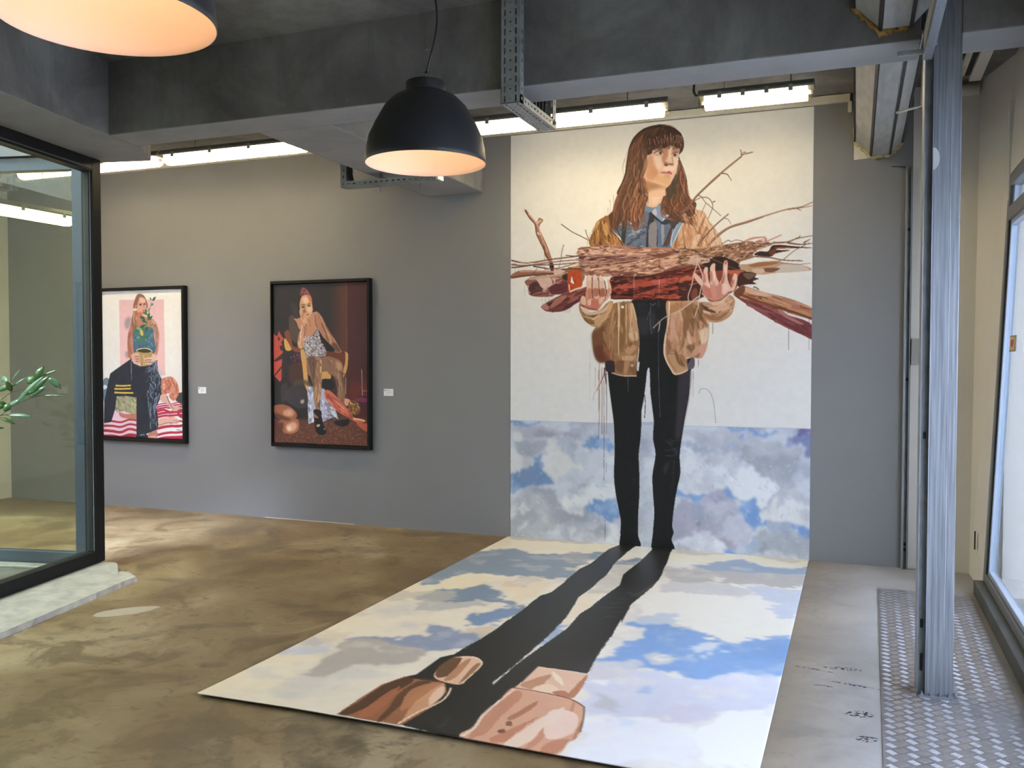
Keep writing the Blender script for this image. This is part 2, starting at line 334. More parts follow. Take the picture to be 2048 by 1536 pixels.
    def dabs(s, P, n, w, h, cols, a=.9, ang=0., da=.6):
        """n loose brush dabs inside the outline P (size in photo pixels)"""
        Q = crom(s.T(P)); lo, hi = Q.min(0), Q.max(0); pad = 4
        m, sl = s.mask(Q)
        if m is None: return
        k = s.px(P)
        for _ in range(n):
            for _t in range(12):
                x = s.rnd.uniform(lo[0], hi[0]); y = s.rnd.uniform(lo[1], hi[1])
                j, i = int(y)-sl[0].start, int(x)-sl[1].start
                if 0 <= j < m.shape[0] and 0 <= i < m.shape[1] and m[j, i] > .5: break
            else: continue
            t = ang+s.rnd.uniform(-da, da); ww = w*k*s.rnd.uniform(.4, 1.1); hh = h*k*s.rnd.uniform(.5, 1.)
            d = np.array([math.cos(t), math.sin(t)]); nn = np.array([-d[1], d[0]]); c = np.array([x, y])
            q = np.array([c-d*ww/2, c-d*ww*.2+nn*hh/2, c+d*ww*.3+nn*hh*.4, c+d*ww/2, c+d*ww*.2-nn*hh/2, c-d*ww*.3-nn*hh*.4])
            mm, s2 = s.mask(q); s.put(mm, s2, np.array(s.rnd.choice(cols), float)*s.rnd.uniform(.93, 1.07), a)
    def grain(s, amp, cell=3):
        n = fbm(s.H, s.W, cell*6, s.rng)-.5; s.img += (n*amp*2)[..., None]
    def out(s, tint, white=.82):
        """average 2x2, divide the traced colours by the given tint of room light -> linear paint colours"""
        im = s.img.reshape(s.H//2, 2, s.W//2, 2, 3).mean((1, 3)); im = np.clip(im, 2, 255)/255.
        h, w = im.shape[:2]; tl, tr, bl, br = [np.array(c, float)/255 for c in tint]
        u = np.linspace(0, 1, w)[None, :, None]; v = np.linspace(0, 1, h)[:, None, None]
        t = (tl*(1-u)+tr*u)*(1-v)+(bl*(1-u)+br*u)*v
        L = lambda c: np.where(c <= .04045, c/12.92, ((c+.055)/1.055)**2.4)
        return np.clip(L(im)/L(t)*white, .003, .88).astype(np.float32)
MX0, MX1, MZ1 = -2.782, -0.315, 3.462            # mural on the back wall
def paint_wall():
    c = Canvas(MX1-MX0, MZ1, 215, lambda P: (on_wall(P)-[MX0, MZ1])*[1, -1], (236, 224, 200), 5)
    # paint as seen: warm at the top, cooler towards the floor
    v = np.linspace(0, 1, c.H)[:, None, None]
    c.img[:] = np.array((237, 223, 196))*(1-v)+np.array((214, 210, 208))*v
    V1 = lambda: c.view(1200, 240, 10.24); V2 = lambda: c.view(1160, 370, 6.827); V3 = lambda: c.view(1020, 400, 6.145)
    V4 = lambda: c.view(1140, 480, 7.877); V5 = lambda: c.view(1370, 280, 6.4); V6 = lambda: c.view(1360, 470, 7.314)
    V7 = lambda: c.view(1150, 590, 6.0235); VL = lambda: c.view(1170, 740, 4.043); VA = lambda: c.view(1010, 830, 5.908); VB = lambda: c.view(1340, 830, 4.953)
    c.px_last = 2.
    # ---- sky with clouds below the horizon line
    c.view(0, 0, 1)
    sky = [(1000, 839.5), (1222, 846), (1364, 851), (1640, 857.5), (1640, 1140), (1000, 1090)]
    c.poly(sky, (186, 187, 193), smooth=False)
    m0, sl0 = c.mask(c.T(sky)); base = c.img.copy()
    n1 = fbm(c.H, c.W, 110, c.rng, 5); n1 = np.clip((n1-.42)*5, 0, 1)
    c.put(m0*n1[sl0], sl0, (205, 205, 208), .8)
    n2 = np.clip((fbm(c.H, c.W, 80, c.rng, 5)-.55)*6, 0, 1); c.put(m0*n2[sl0], sl0, (158, 160, 172), .6)
    BL, GR, WH, LI = (108, 140, 186), (158, 159, 166), (217, 214, 211), (168, 164, 180)
    VA()
    for P, k, a in [([(100, 270), (260, 280), (420, 330), (400, 460), (240, 460), (90, 380)], GR, .8),
        ([(300, 880), (620, 870), (700, 1000), (950, 1080), (900, 1200), (500, 1300), (150, 1250), (100, 1050)], (152, 153, 161), .95),
        ([(60, 1150), (400, 1150), (600, 1300), (500, 1430), (60, 1410)], (165, 166, 172), .8),
        ([(70, 170), (300, 140), (700, 180), (900, 230), (600, 270), (430, 310), (350, 250), (200, 260)], (170, 168, 176), .9),
        ([(350, 210), (600, 220), (630, 260), (430, 300)], (150, 148, 160), .9), ([(690, 225), (900, 240), (880, 265), (700, 250)], (150, 148, 160), .8),
        ([(70, 380), (230, 470), (340, 490), (350, 580), (200, 640), (60, 620)], (210, 205, 199), 1),
        ([(430, 500), (520, 310), (610, 370), (860, 620), (700, 720), (600, 690), (450, 600)], (212, 206, 200), 1),
        ([(620, 760), (760, 700), (1040, 420), (1280, 500), (1290, 760), (1000, 800), (750, 860)], (196, 198, 203), .9),
        ([(950, 900), (1280, 800), (1300, 980), (1150, 1060), (1000, 1030), (850, 1130), (720, 1050), (780, 960)], WH, 1),
        ([(80, 190), (200, 200), (230, 280), (150, 300), (80, 240)], (212, 208, 202), .9), ([(840, 300), (920, 260), (1010, 400), (950, 410)], (210, 208, 205), .9),
        ([(1150, 500), (1290, 450), (1290, 570), (1200, 580)], WH, .9), ([(70, 1090), (250, 1120), (200, 1180), (110, 1140)], (208, 205, 200), .9), ([(180, 1230), (230, 1290), (190, 1350)], (205, 203, 200), .8),
        ([(800, 1420), (830, 1310), (920, 1460)], WH, .9), ([(1180, 1260), (1240, 1240), (1290, 1370), (1220, 1420)], (215, 213, 216), .9), ([(1120, 1490), (1340, 1390), (1340, 1530)], WH, .8),
        ([(980, 1400), (1080, 1320), (1170, 1420), (1100, 1480), (1000, 1470)], (150, 152, 164), .9),
        ([(70, 640), (200, 650), (350, 580), (360, 500), (430, 500), (440, 620), (560, 680), (610, 740), (540, 800), (400, 830), (300, 870), (200, 910), (60, 920)], (103, 130, 168), 1),
        ([(1000, 270), (1150, 280), (1290, 290), (1290, 390), (1200, 380), (1080, 400), (1020, 400)], BL, 1),
        ([(960, 1100), (1040, 1040), (1150, 1060), (1230, 1090), (1300, 1000), (1345, 1060), (1345, 1170), (1250, 1190), (1220, 1240), (1150, 1230), (1100, 1160), (1000, 1150)], BL, 1),
        ([(60, 62), (450, 72), (450, 105), (300, 135), (60, 120)], (118, 142, 178), 1), ([(780, 85), (840, 90), (820, 125), (770, 120)], (135, 152, 185), .8)]:
        c.poly(P, k, a=a*.9, warp=28, blur=4)
    VB()
    for P, k, a in [([(140, 180), (460, 160), (700, 190), (900, 230), (700, 290), (300, 270), (130, 250)], (182, 180, 186), .8),
        ([(150, 400), (380, 390), (560, 560), (550, 700), (420, 790), (370, 750), (210, 800), (100, 680), (110, 500)], (216, 215, 216), 1),
        ([(700, 300), (860, 250), (1100, 300), (1250, 400), (1200, 640), (1000, 640), (800, 520), (700, 430)], (158, 159, 165), 1),
        ([(1000, 500), (1250, 480), (1370, 640), (1370, 850), (1200, 830), (1030, 760)], (172, 173, 178), .8),
        ([(1180, 600), (1300, 550), (1375, 600), (1370, 780), (1310, 770), (1220, 680)], (203, 205, 212), .9),
        ([(500, 640), (700, 550), (950, 570), (1050, 770), (900, 900), (820, 820), (690, 820), (600, 740)], (222, 221, 221), 1),
        ([(900, 950), (1000, 880), (1150, 820), (1300, 870), (1370, 920), (1370, 1090), (1250, 1040), (1000, 1090), (900, 1050)], (216, 213, 210), 1),
        ([(150, 320), (400, 320), (380, 370), (200, 390)], (160, 166, 182), .9), ([(380, 390), (470, 400), (480, 480), (400, 500)], (178, 178, 183), .8),
        ([(50, 830), (250, 900), (400, 780), (600, 840), (720, 1000), (800, 1160), (600, 1230), (400, 1200), (100, 1260), (20, 1100)], LI, 1),
        ([(230, 900), (400, 920), (400, 1050), (280, 1060), (220, 980)], (155, 160, 176), .9), ([(560, 1000), (720, 1010), (780, 1160), (640, 1210), (480, 1150)], (190, 190, 202), .9),
        ([(300, 1100), (360, 1070), (360, 1120)], (138, 128, 148), .9), ([(430, 850), (540, 850), (500, 920), (450, 900)], (150, 143, 165), .8), ([(560, 990), (620, 990), (600, 1020)], (140, 132, 155), .8),
        ([(500, 1170), (620, 1200), (640, 1270), (540, 1260)], (165, 152, 172), .9),
        ([(80, 1270), (330, 1180), (480, 1180), (560, 1340), (300, 1330)], (220, 220, 228), 1),
        ([(850, 1200), (1380, 1190), (1380, 1400), (1000, 1370), (690, 1360)], (160, 164, 173), .95), ([(900, 1090), (1150, 1060), (1250, 1160), (1000, 1200)], (150, 160, 178), .9),
        ([(850, 1320), (970, 1290), (950, 1340), (870, 1360)], (140, 144, 156), .7),
        ([(60, 690), (130, 740), (220, 800), (300, 760), (380, 790), (370, 810), (280, 900), (200, 860), (100, 810), (40, 800)], (122, 152, 196), 1),
        ([(490, 800), (570, 715), (620, 790), (700, 820), (800, 800), (890, 940), (890, 1060), (960, 1090), (880, 1160), (800, 1150), (740, 1050), (700, 960), (680, 850), (600, 830)], (112, 146, 196), 1),
        ([(1180, 1080), (1240, 1050), (1320, 1100), (1385, 1090), (1385, 1200), (1290, 1190), (1220, 1120)], (110, 144, 194), 1),
        ([(530, 1280), (640, 1280), (690, 1360), (560, 1350)], (122, 156, 208), 1), ([(640, 1260), (850, 1240), (840, 1370), (690, 1360)], (165, 178, 200), .9),
        ([(490, 108), (1060, 120), (1060, 150), (900, 155), (760, 185), (600, 160)], (128, 152, 192), 1), ([(540, 260), (640, 255), (650, 285), (550, 290)], (145, 165, 198), .9),
        ([(1130, 250), (1260, 180), (1395, 170), (1395, 470), (1320, 460), (1250, 330), (1120, 320)], (118, 122, 160), 1), ([(1230, 190), (1350, 170), (1370, 230), (1260, 240)], (100, 90, 125), .8)]:
        c.poly(P, k, a=a*.9, warp=28, blur=4)
    c.view(0, 0, 1); mm = np.zeros((c.H, c.W, 1), np.float32); mm[sl0] = m0[..., None]
    n3 = fbm(c.H, c.W, 70, c.rng, 6); c.put(m0*np.clip((n3[sl0]-.52)*5, 0, 1), sl0, (222, 220, 220), .35); c.put(m0*np.clip((.46-n3[sl0])*5, 0, 1), sl0, (140, 143, 158), .3)
    c.dabs(sky, 500, 12, 5, [(205, 204, 206), (170, 171, 178), (190, 190, 196), (150, 160, 182), (216, 214, 213)], .25, 0, 1.5)
    c.img[:] = c.img*mm+base*(1-mm)
    c.line([(1000, 839.5), (1222, 846), (1364, 851), (1640, 857.5)], 1.4, (150, 160, 180), a=.5)
    for x, y0, y1, w, k in [(1199, 720, 850, 1.2, (150, 95, 75)), (1197.5, 740, 880, 1, (120, 80, 70)), (1204, 735, 868, 1.2, (120, 70, 60)), (1208, 760, 935, 1.1, (110, 75, 70)),
            (1213, 745, 866, 1.3, (60, 40, 40)), (1191, 735, 775, .9, (150, 110, 90)), (1180, 700, 800, .8, (190, 165, 140)), (1208, 920, 960, 1.2, (80, 70, 80)), (1213, 925, 945, 1, (90, 85, 95)),
            (1210, 1040, 1080, 1., (60, 60, 70)), (1386, 740, 795, 1., (150, 110, 85)), (1425, 646, 668, 1.2, (120, 85, 65)), (1576, 653, 700, 1.2, (120, 70, 60)), (1617, 640, 700, 1.2, (120, 60, 50)), (1396, 715, 735, 1, (120, 95, 80)), (1417, 640, 652, 1.2, (90, 65, 50)),
            (1098, 595, 606, .8, (150, 120, 100)), (1091, 592, 604, .8, (150, 120, 100)), (1085, 592, 603, .8, (150, 120, 100)), (1131, 618, 626, .8, (130, 90, 80)), (1136, 616, 626, .8, (130, 90, 80)), (1140, 612, 626, .8, (130, 90, 80)), (1089, 505, 545, .8, (150, 120, 95)), (1031, 535, 545, .8, (150, 120, 95)), (1038, 535, 545, .8, (150, 120, 95)), (1050, 570, 592, .7, (170, 140, 120)),
            (1175, 470, 492, .8, (160, 120, 80)), (1180, 465, 490, .8, (160, 120, 80)), (1185, 460, 490, .8, (150, 110, 80)), (1216, 415, 430, .8, (150, 110, 80)), (1220, 400, 428, .8, (150, 110, 80)), (1227, 390, 420, .8, (150, 110, 80))]:
        c.line([(x, y0), (x+.4, (y0+y1)/2), (x, y1)], w, k, w*.6, .85)
    c.line([(1193, 781), (1203, 762), (1208, 750), (1210, 742)], 1.6, (165, 95, 75), 4, .8); c.line([(1209, 735), (1211, 755), (1213, 770)], 3, (90, 50, 45), 1.5)
    c.line([(1186, 800), (1190, 785), (1197, 778)], .8, (180, 140, 120)); c.line([(1398, 787), (1400, 779), (1410, 777), (1420, 785), (1427, 805), (1431, 845)], .9, (140, 130, 130))
    # ---- trousers
    VL()
    BK = (22, 22, 23)
    for P in ([(160, -180), (520, -180), (505, 0), (480, 200), (460, 380), (450, 540), (435, 680), (440, 850), (440, 1000), (430, 1180), (430, 1330), (452, 1412), (400, 1440), (288, 1430), (285, 1340), (290, 1220), (275, 1130), (250, 1000), (235, 850), (240, 660), (235, 450), (215, 280), (195, 130), (183, 0)],
              [(440, -600), (720, -600), (720, -50), (860, -30), (850, 20), (840, 200), (805, 400), (780, 560), (765, 690), (770, 830), (745, 950), (720, 1100), (705, 1250), (716, 1310), (700, 1370), (724, 1440), (690, 1500), (544, 1480), (550, 1300), (560, 1150), (550, 1000), (545, 850), (570, 680), (550, 550), (555, 400), (530, 200), (522, 0), (505, -20), (380, -60)]):
        c.poly(P, BK, warp=1)
    c.poly([(760, 20), (850, 0), (838, 200), (800, 400), (770, 540), (730, 540), (740, 350)], (62, 54, 60), a=.8, blur=4)
    for P, k in [([(620, 790), (700, 730), (650, 850)], (48, 44, 50)), ([(640, 560), (720, 590), (690, 610)], (58, 56, 62)), ([(700, 900), (725, 880), (690, 1020)], (44, 42, 46)), ([(385, 860), (405, 880), (395, 960)], (44, 44, 48)), ([(700, 620), (755, 640), (740, 700)], (56, 52, 58))]:
        c.poly(P, k, a=.8, blur=3)
    for P in ([(640, 650), (700, 640), (760, 620)], [(650, 690), (710, 690), (765, 665)], [(690, 560), (740, 575), (775, 560)], [(660, 740), (640, 830)], [(720, 730), (712, 880)]): c.line(P, 1.2, (84, 74, 80), .6, .8)
    V7()
    c.poly([(690, 60), (1130, 60), (1110, 300), (1095, 500), (880, 520), (780, 500), (740, 250)], (26, 26, 28))
    for P, k in [([(760, 270), (880, 280), (880, 460), (800, 480), (760, 400)], (52, 50, 54)), ([(915, 200), (960, 220), (970, 380), (950, 460), (915, 400)], (58, 54, 60)), ([(740, 100), (870, 100), (880, 240), (760, 230)], (36, 36, 40))]: c.poly(P, k, a=.8, blur=5)
    for P, w in [([(910, 140), (905, 300), (920, 470)], 1.6), ([(890, 210), (870, 300)], 1.2), ([(905, 100), (930, 125), (970, 100)], 2.), ([(1010, 20), (1008, 150)], 1), ([(1008, 300), (1005, 700), (1010, 1100), (1025, 1470)], 1.1), ([(640, 990), (640, 1160)], 1.2), ([(750, 300), (750, 480)], 1.)]: c.line(P, w, (120, 112, 116), a=.7)
    c.poly([(868, 908), (896, 908), (905, 1150), (930, 1350), (945, 1500), (925, 1560), (800, 1560), (800, 1400), (830, 1250), (850, 1100)], (214, 209, 206), smooth=False)
    c.poly([(800, 1525), (945, 1525), (945, 1560), (800, 1560)], (175, 178, 186), smooth=False)
    c.line([(838, 1200), (848, 1300), (838, 1480)], 1.4, (40, 36, 38))
    # ---- jacket, lower half
    JB = [(140, 98, 62), (160, 112, 72), (188, 142, 100), (120, 80, 50)]
    c.poly([(290, 390), (400, 260), (460, 110), (600, 80), (690, 90), (740, 250), (765, 430), (775, 600), (760, 780), (740, 800), (470, 800), (400, 790), (330, 812), (270, 790), (230, 700), (210, 560), (213, 450), (250, 390)], (152, 108, 70))
    c.poly([(300, 400), (380, 340), (350, 520), (420, 640), (460, 780), (330, 812), (270, 790), (230, 700), (210, 560), (215, 450)], (112, 70, 44), blur=4)
    c.poly([(240, 640), (330, 600), (400, 700), (390, 790), (280, 790)], (98, 50, 36), a=.8, blur=6)
    c.poly([(340, 640), (440, 620), (470, 760), (400, 760)], (160, 100, 58), a=.7, blur=6)
    c.ruled([(430, 150), (330, 480), (470, 740)], [(740, 300), (765, 560), (730, 780)], 46, 4.5, JB, .75)
    c.poly([(560, 130), (610, 130), (600, 560), (530, 620)], (132, 92, 54), blur=2)
    c.poly([(640, 110), (690, 120), (735, 300), (755, 470), (700, 560), (640, 500), (650, 300)], (190, 144, 102), blur=3); c.poly([(665, 120), (690, 130), (690, 420), (665, 400)], (212, 172, 132), a=.9, blur=2)
    for P, k in [([(640, 470), (740, 440), (760, 540), (690, 540)], (214, 176, 138)), ([(600, 650), (700, 600), (740, 640), (650, 720)], (196, 146, 104)), ([(480, 700), (620, 690), (680, 780), (560, 770)], (176, 126, 82)), ([(640, 560), (700, 580), (660, 640)], (120, 80, 48)), ([(560, 740), (700, 730), (690, 790), (580, 785)], (206, 160, 120))]: c.poly(P, k, a=.85, blur=1)
    c.line([(525, 90), (530, 300), (520, 520), (520, 720)], 5, (216, 178, 140), 3.5); c.line([(508, 100), (512, 400), (512, 720)], 1.6, (130, 80, 52)); c.line([(615, 110), (618, 350), (620, 600)], 2.2, (208, 165, 122), 1.5)
    c.poly([(560, 130), (590, 130), (590, 158), (558, 158)], (238, 234, 224), smooth=False)
    c.line([(690, 100), (730, 260), (760, 430), (770, 600), (752, 790)], 2.6, (214, 178, 140), 2); c.line([(745, 300), (762, 430), (768, 600), (750, 790)], 1.2, (110, 72, 46))
    c.poly([(475, 795), (742, 795), (742, 975), (600, 985), (440, 932), (478, 915)], (146, 102, 68), smooth=False)
    for P, k in [([(500, 800), (590, 800), (570, 930), (500, 900)], (120, 80, 50)), ([(600, 800), (650, 800), (620, 960), (590, 950)], (180, 132, 94)), ([(660, 850), (740, 810), (735, 960), (670, 920)], (128, 84, 54)), ([(665, 840), (715, 830), (690, 870)], (222, 190, 156))]: c.poly(P, k, a=.9, blur=1)
    c.line([(440, 934), (560, 968), (742, 973)], 2, (214, 180, 146)); c.line([(770, 640), (755, 800), (752, 900)], 2, (205, 190, 170)); c.poly([(750, 805), (780, 805), (765, 915), (750, 910)], (222, 214, 202), smooth=False)
    c.poly([(365, 815), (400, 790), (470, 800), (478, 925), (395, 922), (370, 905)], (48, 34, 38))
    c.poly([(1110, 68), (1350, 60), (1500, 90), (1560, 250), (1612, 380), (1600, 560), (1540, 740), (1480, 760), (1430, 755), (1345, 760), (1362, 900), (1212, 962), (1140, 880), (1080, 760), (1063, 650), (1090, 500), (1108, 300)], (192, 142, 106))
    c.ruled([(1140, 90), (1130, 400), (1120, 680)], [(1480, 110), (1590, 420), (1500, 720)], 70, 5, [(196, 142, 108), (176, 122, 84), (212, 166, 130), (150, 102, 66)], .75)
    for P, k in [([(1300, 170), (1420, 100), (1400, 320), (1360, 420), (1290, 640), (1300, 300)], (132, 90, 54)), ([(1420, 180), (1500, 120), (1560, 290), (1590, 390), (1500, 300), (1490, 420), (1440, 330)], (112, 74, 42)), ([(1400, 280), (1440, 300), (1420, 500), (1370, 430)], (122, 82, 50)),
                 ([(1150, 130), (1290, 90), (1320, 150), (1180, 230)], (176, 122, 78)), ([(1150, 260), (1210, 240), (1200, 480), (1140, 560)], (206, 152, 124)), ([(1350, 420), (1400, 560), (1440, 640), (1360, 560)], (218, 174, 142)), ([(1500, 440), (1600, 400), (1595, 540), (1530, 600)], (226, 198, 164)), ([(1430, 640), (1590, 580), (1540, 730), (1450, 745)], (206, 150, 120)), ([(1340, 620), (1420, 590), (1440, 640), (1400, 680)], (120, 80, 50)), ([(1470, 720), (1500, 690), (1490, 745), (1430, 750)], (140, 88, 64)),
                 ([(1120, 700), (1280, 720), (1345, 830), (1340, 890), (1210, 940), (1130, 830)], (186, 140, 98)), ([(1190, 650), (1250, 720), (1330, 860), (1240, 820)], (116, 78, 46)), ([(1220, 700), (1310, 730), (1350, 840)], (150, 104, 66)), ([(1110, 540), (1140, 560), (1150, 690), (1110, 690)], (126, 82, 54))]: c.poly(P, k, a=.9, blur=2)
    c.line([(1135, 80), (1130, 300), (1085, 520), (1075, 680), (1100, 790), (1150, 880), (1210, 955), (1355, 905)], 3.2, (226, 194, 158), 2.2); c.line([(1150, 120), (1140, 300), (1110, 520), (1105, 690), (1140, 800), (1220, 920)], 1.2, (132, 88, 58))
    c.line([(1105, 712), (1200, 705)], 1.4, (140, 90, 60))
    c.poly([(1345, 775), (1432, 755), (1434, 870), (1370, 892), (1350, 850)], (98, 84, 86)); c.poly([(1345, 770), (1400, 760), (1360, 830)], (30, 26, 28))
    # ---- shirt, jacket shoulders
    V2()
    c.poly([(480, 580), (620, 480), (730, 560), (830, 440), (860, 290), (950, 250), (1020, 300), (1095, 250), (1130, 360), (1200, 410), (1410, 430), (1405, 520), (1350, 650), (1270, 870), (1000, 870), (590, 850), (560, 720), (420, 610)], (98, 106, 118), smooth=False)
    c.dabs([(480, 580), (620, 500), (730, 560), (830, 440), (1000, 400), (1400, 440), (1350, 650), (1270, 860), (600, 830), (560, 720)], 150, 12, 4, [(82, 92, 110), (110, 124, 142), (150, 152, 150), (58, 62, 70), (128, 116, 104), (94, 112, 138), (186, 180, 168), (70, 78, 92)], .8, -.6, 1.)
    for P, k in [([(580, 520), (640, 500), (610, 800), (570, 760)], (48, 50, 56)), ([(940, 380), (1000, 420), (1010, 500), (940, 560), (930, 840), (900, 830), (915, 640)], (46, 42, 44)), ([(960, 560), (1040, 520), (1050, 850), (940, 800)], (140, 128, 124)), ([(1060, 540), (1100, 520), (1110, 840), (1060, 850)], (94, 110, 134)), ([(1110, 540), (1145, 550), (1140, 780), (1115, 800)], (152, 150, 148)),
                 ([(1210, 640), (1260, 560), (1220, 800), (1150, 830)], (84, 62, 54)), ([(1180, 440), (1290, 400), (1380, 440), (1290, 600), (1240, 560)], (62, 56, 60)), ([(1110, 500), (1240, 440), (1210, 530), (1120, 540)], (44, 46, 56)),
                 ([(860, 300), (930, 256), (1010, 312), (965, 370), (900, 372)], (110, 132, 146)), ([(985, 370), (1085, 272), (1110, 340), (1150, 400), (1225, 408), (1110, 505), (1040, 440)], (130, 148, 170)), ([(985, 370), (1030, 320), (1050, 400), (1030, 420)], (196, 176, 172)), ([(965, 375), (1040, 440), (1115, 505), (1100, 515), (1020, 460)], (36, 32, 34)), ([(880, 380), (940, 380), (930, 500), (890, 520)], (92, 104, 122)),
                 ([(1240, 830), (1260, 680), (1330, 540), (1420, 440), (1400, 540), (1340, 660), (1270, 840)], (130, 150, 164)), ([(1150, 420), (1220, 410), (1120, 500)], (198, 206, 210))]: c.poly(P, k, a=.95)
    for P, k in [([(1400, 530), (1330, 670), (1250, 850)], (222, 222, 216)), ([(1240, 840), (1260, 680), (1330, 540)], (205, 210, 212)), ([(640, 820), (800, 700), (915, 620)], (52, 58, 74)), ([(660, 700), (760, 640), (900, 600)], (160, 168, 178)), ([(500, 600), (560, 720), (590, 820)], (40, 42, 46)), ([(1270, 560), (1200, 700), (1130, 850)], (66, 44, 36)), ([(1050, 840), (1060, 600)], (44, 44, 52))]: c.line(P, 2., k, 1.2)
    c.poly([(140, 830), (190, 610), (235, 500), (400, 415), (440, 560), (440, 640), (600, 840)], (150, 98, 52), warp=2)
    c.ruled([(240, 510), (180, 640), (150, 830)], [(430, 480), (440, 640), (590, 830)], 60, 4, [(120, 72, 40), (182, 124, 66), (206, 154, 92), (96, 58, 34)], .85)
    for P, k in [([(220, 520), (270, 490), (260, 540), (215, 560)], (206, 154, 84)), ([(270, 560), (310, 560), (280, 700), (310, 830), (270, 830)], (94, 56, 32)), ([(310, 560), (380, 520), (400, 640), (350, 700)], (200, 148, 84)), ([(440, 640), (570, 780), (590, 830), (420, 830)], (176, 108, 56)), ([(440, 640), (480, 830), (495, 830)], (216, 190, 160))]: c.poly(P, k, a=.85, blur=1)
    c.line([(430, 630), (520, 720), (590, 830)], 1.6, (40, 34, 32))
    c.poly([(1395, 540), (1430, 420), (1560, 430), (1600, 345), (1700, 378), (1750, 480), (1870, 640), (1935, 780), (1900, 850), (1600, 900), (1260, 880), (1330, 700)], (208, 158, 118))
    c.ruled([(1420, 480), (1400, 660), (1300, 860)], [(1700, 390), (1860, 640), (1900, 840)], 70, 5, [(206, 152, 110), (184, 126, 86), (226, 186, 150), (160, 108, 72)], .8)
    for P, k in [([(1680, 440), (1700, 470), (1620, 700), (1590, 700)], (142, 92, 62)), ([(1735, 550), (1740, 590), (1640, 780), (1600, 830)], (150, 100, 66)), ([(1400, 560), (1430, 760), (1450, 860), (1420, 860)], (112, 66, 42)), ([(1290, 780), (1340, 700), (1310, 860), (1280, 860)], (140, 90, 58)), ([(1450, 620), (1540, 600), (1530, 860), (1460, 860)], (196, 138, 94)), ([(1700, 480), (1860, 640), (1920, 790), (1800, 830), (1760, 640)], (222, 186, 152)), ([(1560, 700), (1650, 690), (1560, 860), (1520, 860)], (226, 192, 158)), ([(1600, 360), (1700, 385), (1690, 450), (1620, 560), (1570, 480)], (222, 172, 134))]: c.poly(P, k, a=.8, blur=1)
    # ---- neck, hair behind, face, fringe
    c.poly([(830, 0), (850, 120), (880, 260), (1010, 310), (1100, 240), (1170, 110), (1200, 0)], (222, 176, 138)); c.poly([(960, 100), (1050, 60), (1140, 60), (1150, 110), (1040, 260), (990, 260)], (230, 192, 158), blur=4)
    HD = (84, 52, 36)
    c.poly([(640, -100), (600, 0), (512, 200), (450, 350), (395, 425), (430, 570), (480, 610), (560, 520), (630, 490), (700, 520), (730, 580), (790, 510), (830, 450), (870, 370), (885, 280), (925, 190), (920, 110), (870, 0), (850, -120)], HD, warp=3)
    c.poly([(1210, -20), (1160, 100), (1130, 190), (1100, 260), (1120, 330), (1180, 400), (1250, 420), (1350, 440), (1430, 400), (1480, 440), (1560, 420), (1575, 330), (1585, 250), (1520, 200), (1470, 120), (1450, -20)], (92, 56, 38), warp=3)
    HC = [(74, 46, 34), (104, 62, 42), (134, 80, 54), (158, 98, 66), (92, 56, 40), (120, 72, 50), (62, 40, 30)]
    V1()
    c.poly([(1150, 108), (900, 180), (700, 350), (600, 550), (560, 750), (530, 950), (510, 1100), (440, 1300), (350, 1530), (620, 1640), (960, 1500), (880, 1230), (1000, 1000), (1400, 400), (1640, 820), (1590, 1080), (1380, 1380), (1340, 1560), (1560, 1640), (1785, 1540), (1790, 1350), (1760, 1150), (1680, 980), (1610, 830), (1620, 700), (1700, 620), (1722, 480), (1680, 320), (1540, 180), (1350, 105)], (66, 42, 32), warp=2)
    c.ruled([(1000, 200), (700, 420), (580, 800), (540, 1150), (300, 1700), (200, 2300)], [(1100, 300), (960, 600), (960, 950), (900, 1250), (960, 1500), (900, 2250)], 300, 3., HC, .55, .1, (.12, .4))
    c.ruled([(1600, 830), (1560, 1100), (1400, 1400), (1250, 1750), (1300, 2000), (1700, 2100)], [(1640, 850), (1740, 1100), (1790, 1400), (1900, 1750), (2000, 1900), (1980, 2200)], 190, 3., HC+[(176, 112, 76)], .55, .12, (.12, .4))
    for P in ([(640, 1250), (560, 1450), (600, 1650), (480, 1900)], [(760, 1300), (700, 1500), (760, 1700), (680, 1950), (720, 2100)], [(850, 1300), (870, 1480), (800, 1700), (850, 1950)], [(560, 1500), (460, 1750), (500, 1950), (380, 2150)], [(700, 900), (690, 1100), (740, 1250)], [(860, 700), (890, 950), (830, 1150), (860, 1280)], [(930, 800), (880, 1050), (820, 1200)], [(620, 1800), (640, 2000), (560, 2200)], [(760, 1950), (820, 2100), (760, 2280)]):
        c.line(P, 3.4, (160, 100, 66), 1.2, .45)
        c.line([(x+14, y+10) for x, y in P], 1.3, (206, 146, 104), .6, .45); c.line([(x-26, y) for x, y in P], 3.4, (62, 40, 30), 1., .5)
    for P in ([(1690, 1000), (1740, 1200), (1700, 1400), (1780, 1600)], [(1640, 1050), (1640, 1250), (1700, 1450), (1640, 1650), (1760, 1800)], [(1770, 1250), (1780, 1450), (1850, 1650), (1900, 1850)], [(1500, 1500), (1450, 1700), (1560, 1850), (1700, 1900)], [(1600, 1700), (1500, 1850), (1650, 2000)], [(1800, 1750), (1900, 1950), (1880, 2150)]):
        c.line(P, 3.4, (164, 102, 68), 1.2, .45); c.line([(x+14, y+10) for x, y in P], 1.3, (210, 150, 106), .6, .45); c.line([(x-26, y) for x, y in P], 3.4, (62, 40, 30), 1., .5)
    for P in ([(560, 660), (490, 850), (460, 1000), (490, 1150)], [(520, 800), (470, 980), (480, 1120)]): c.line(P, 1.2, (196, 158, 112), .8, .7)
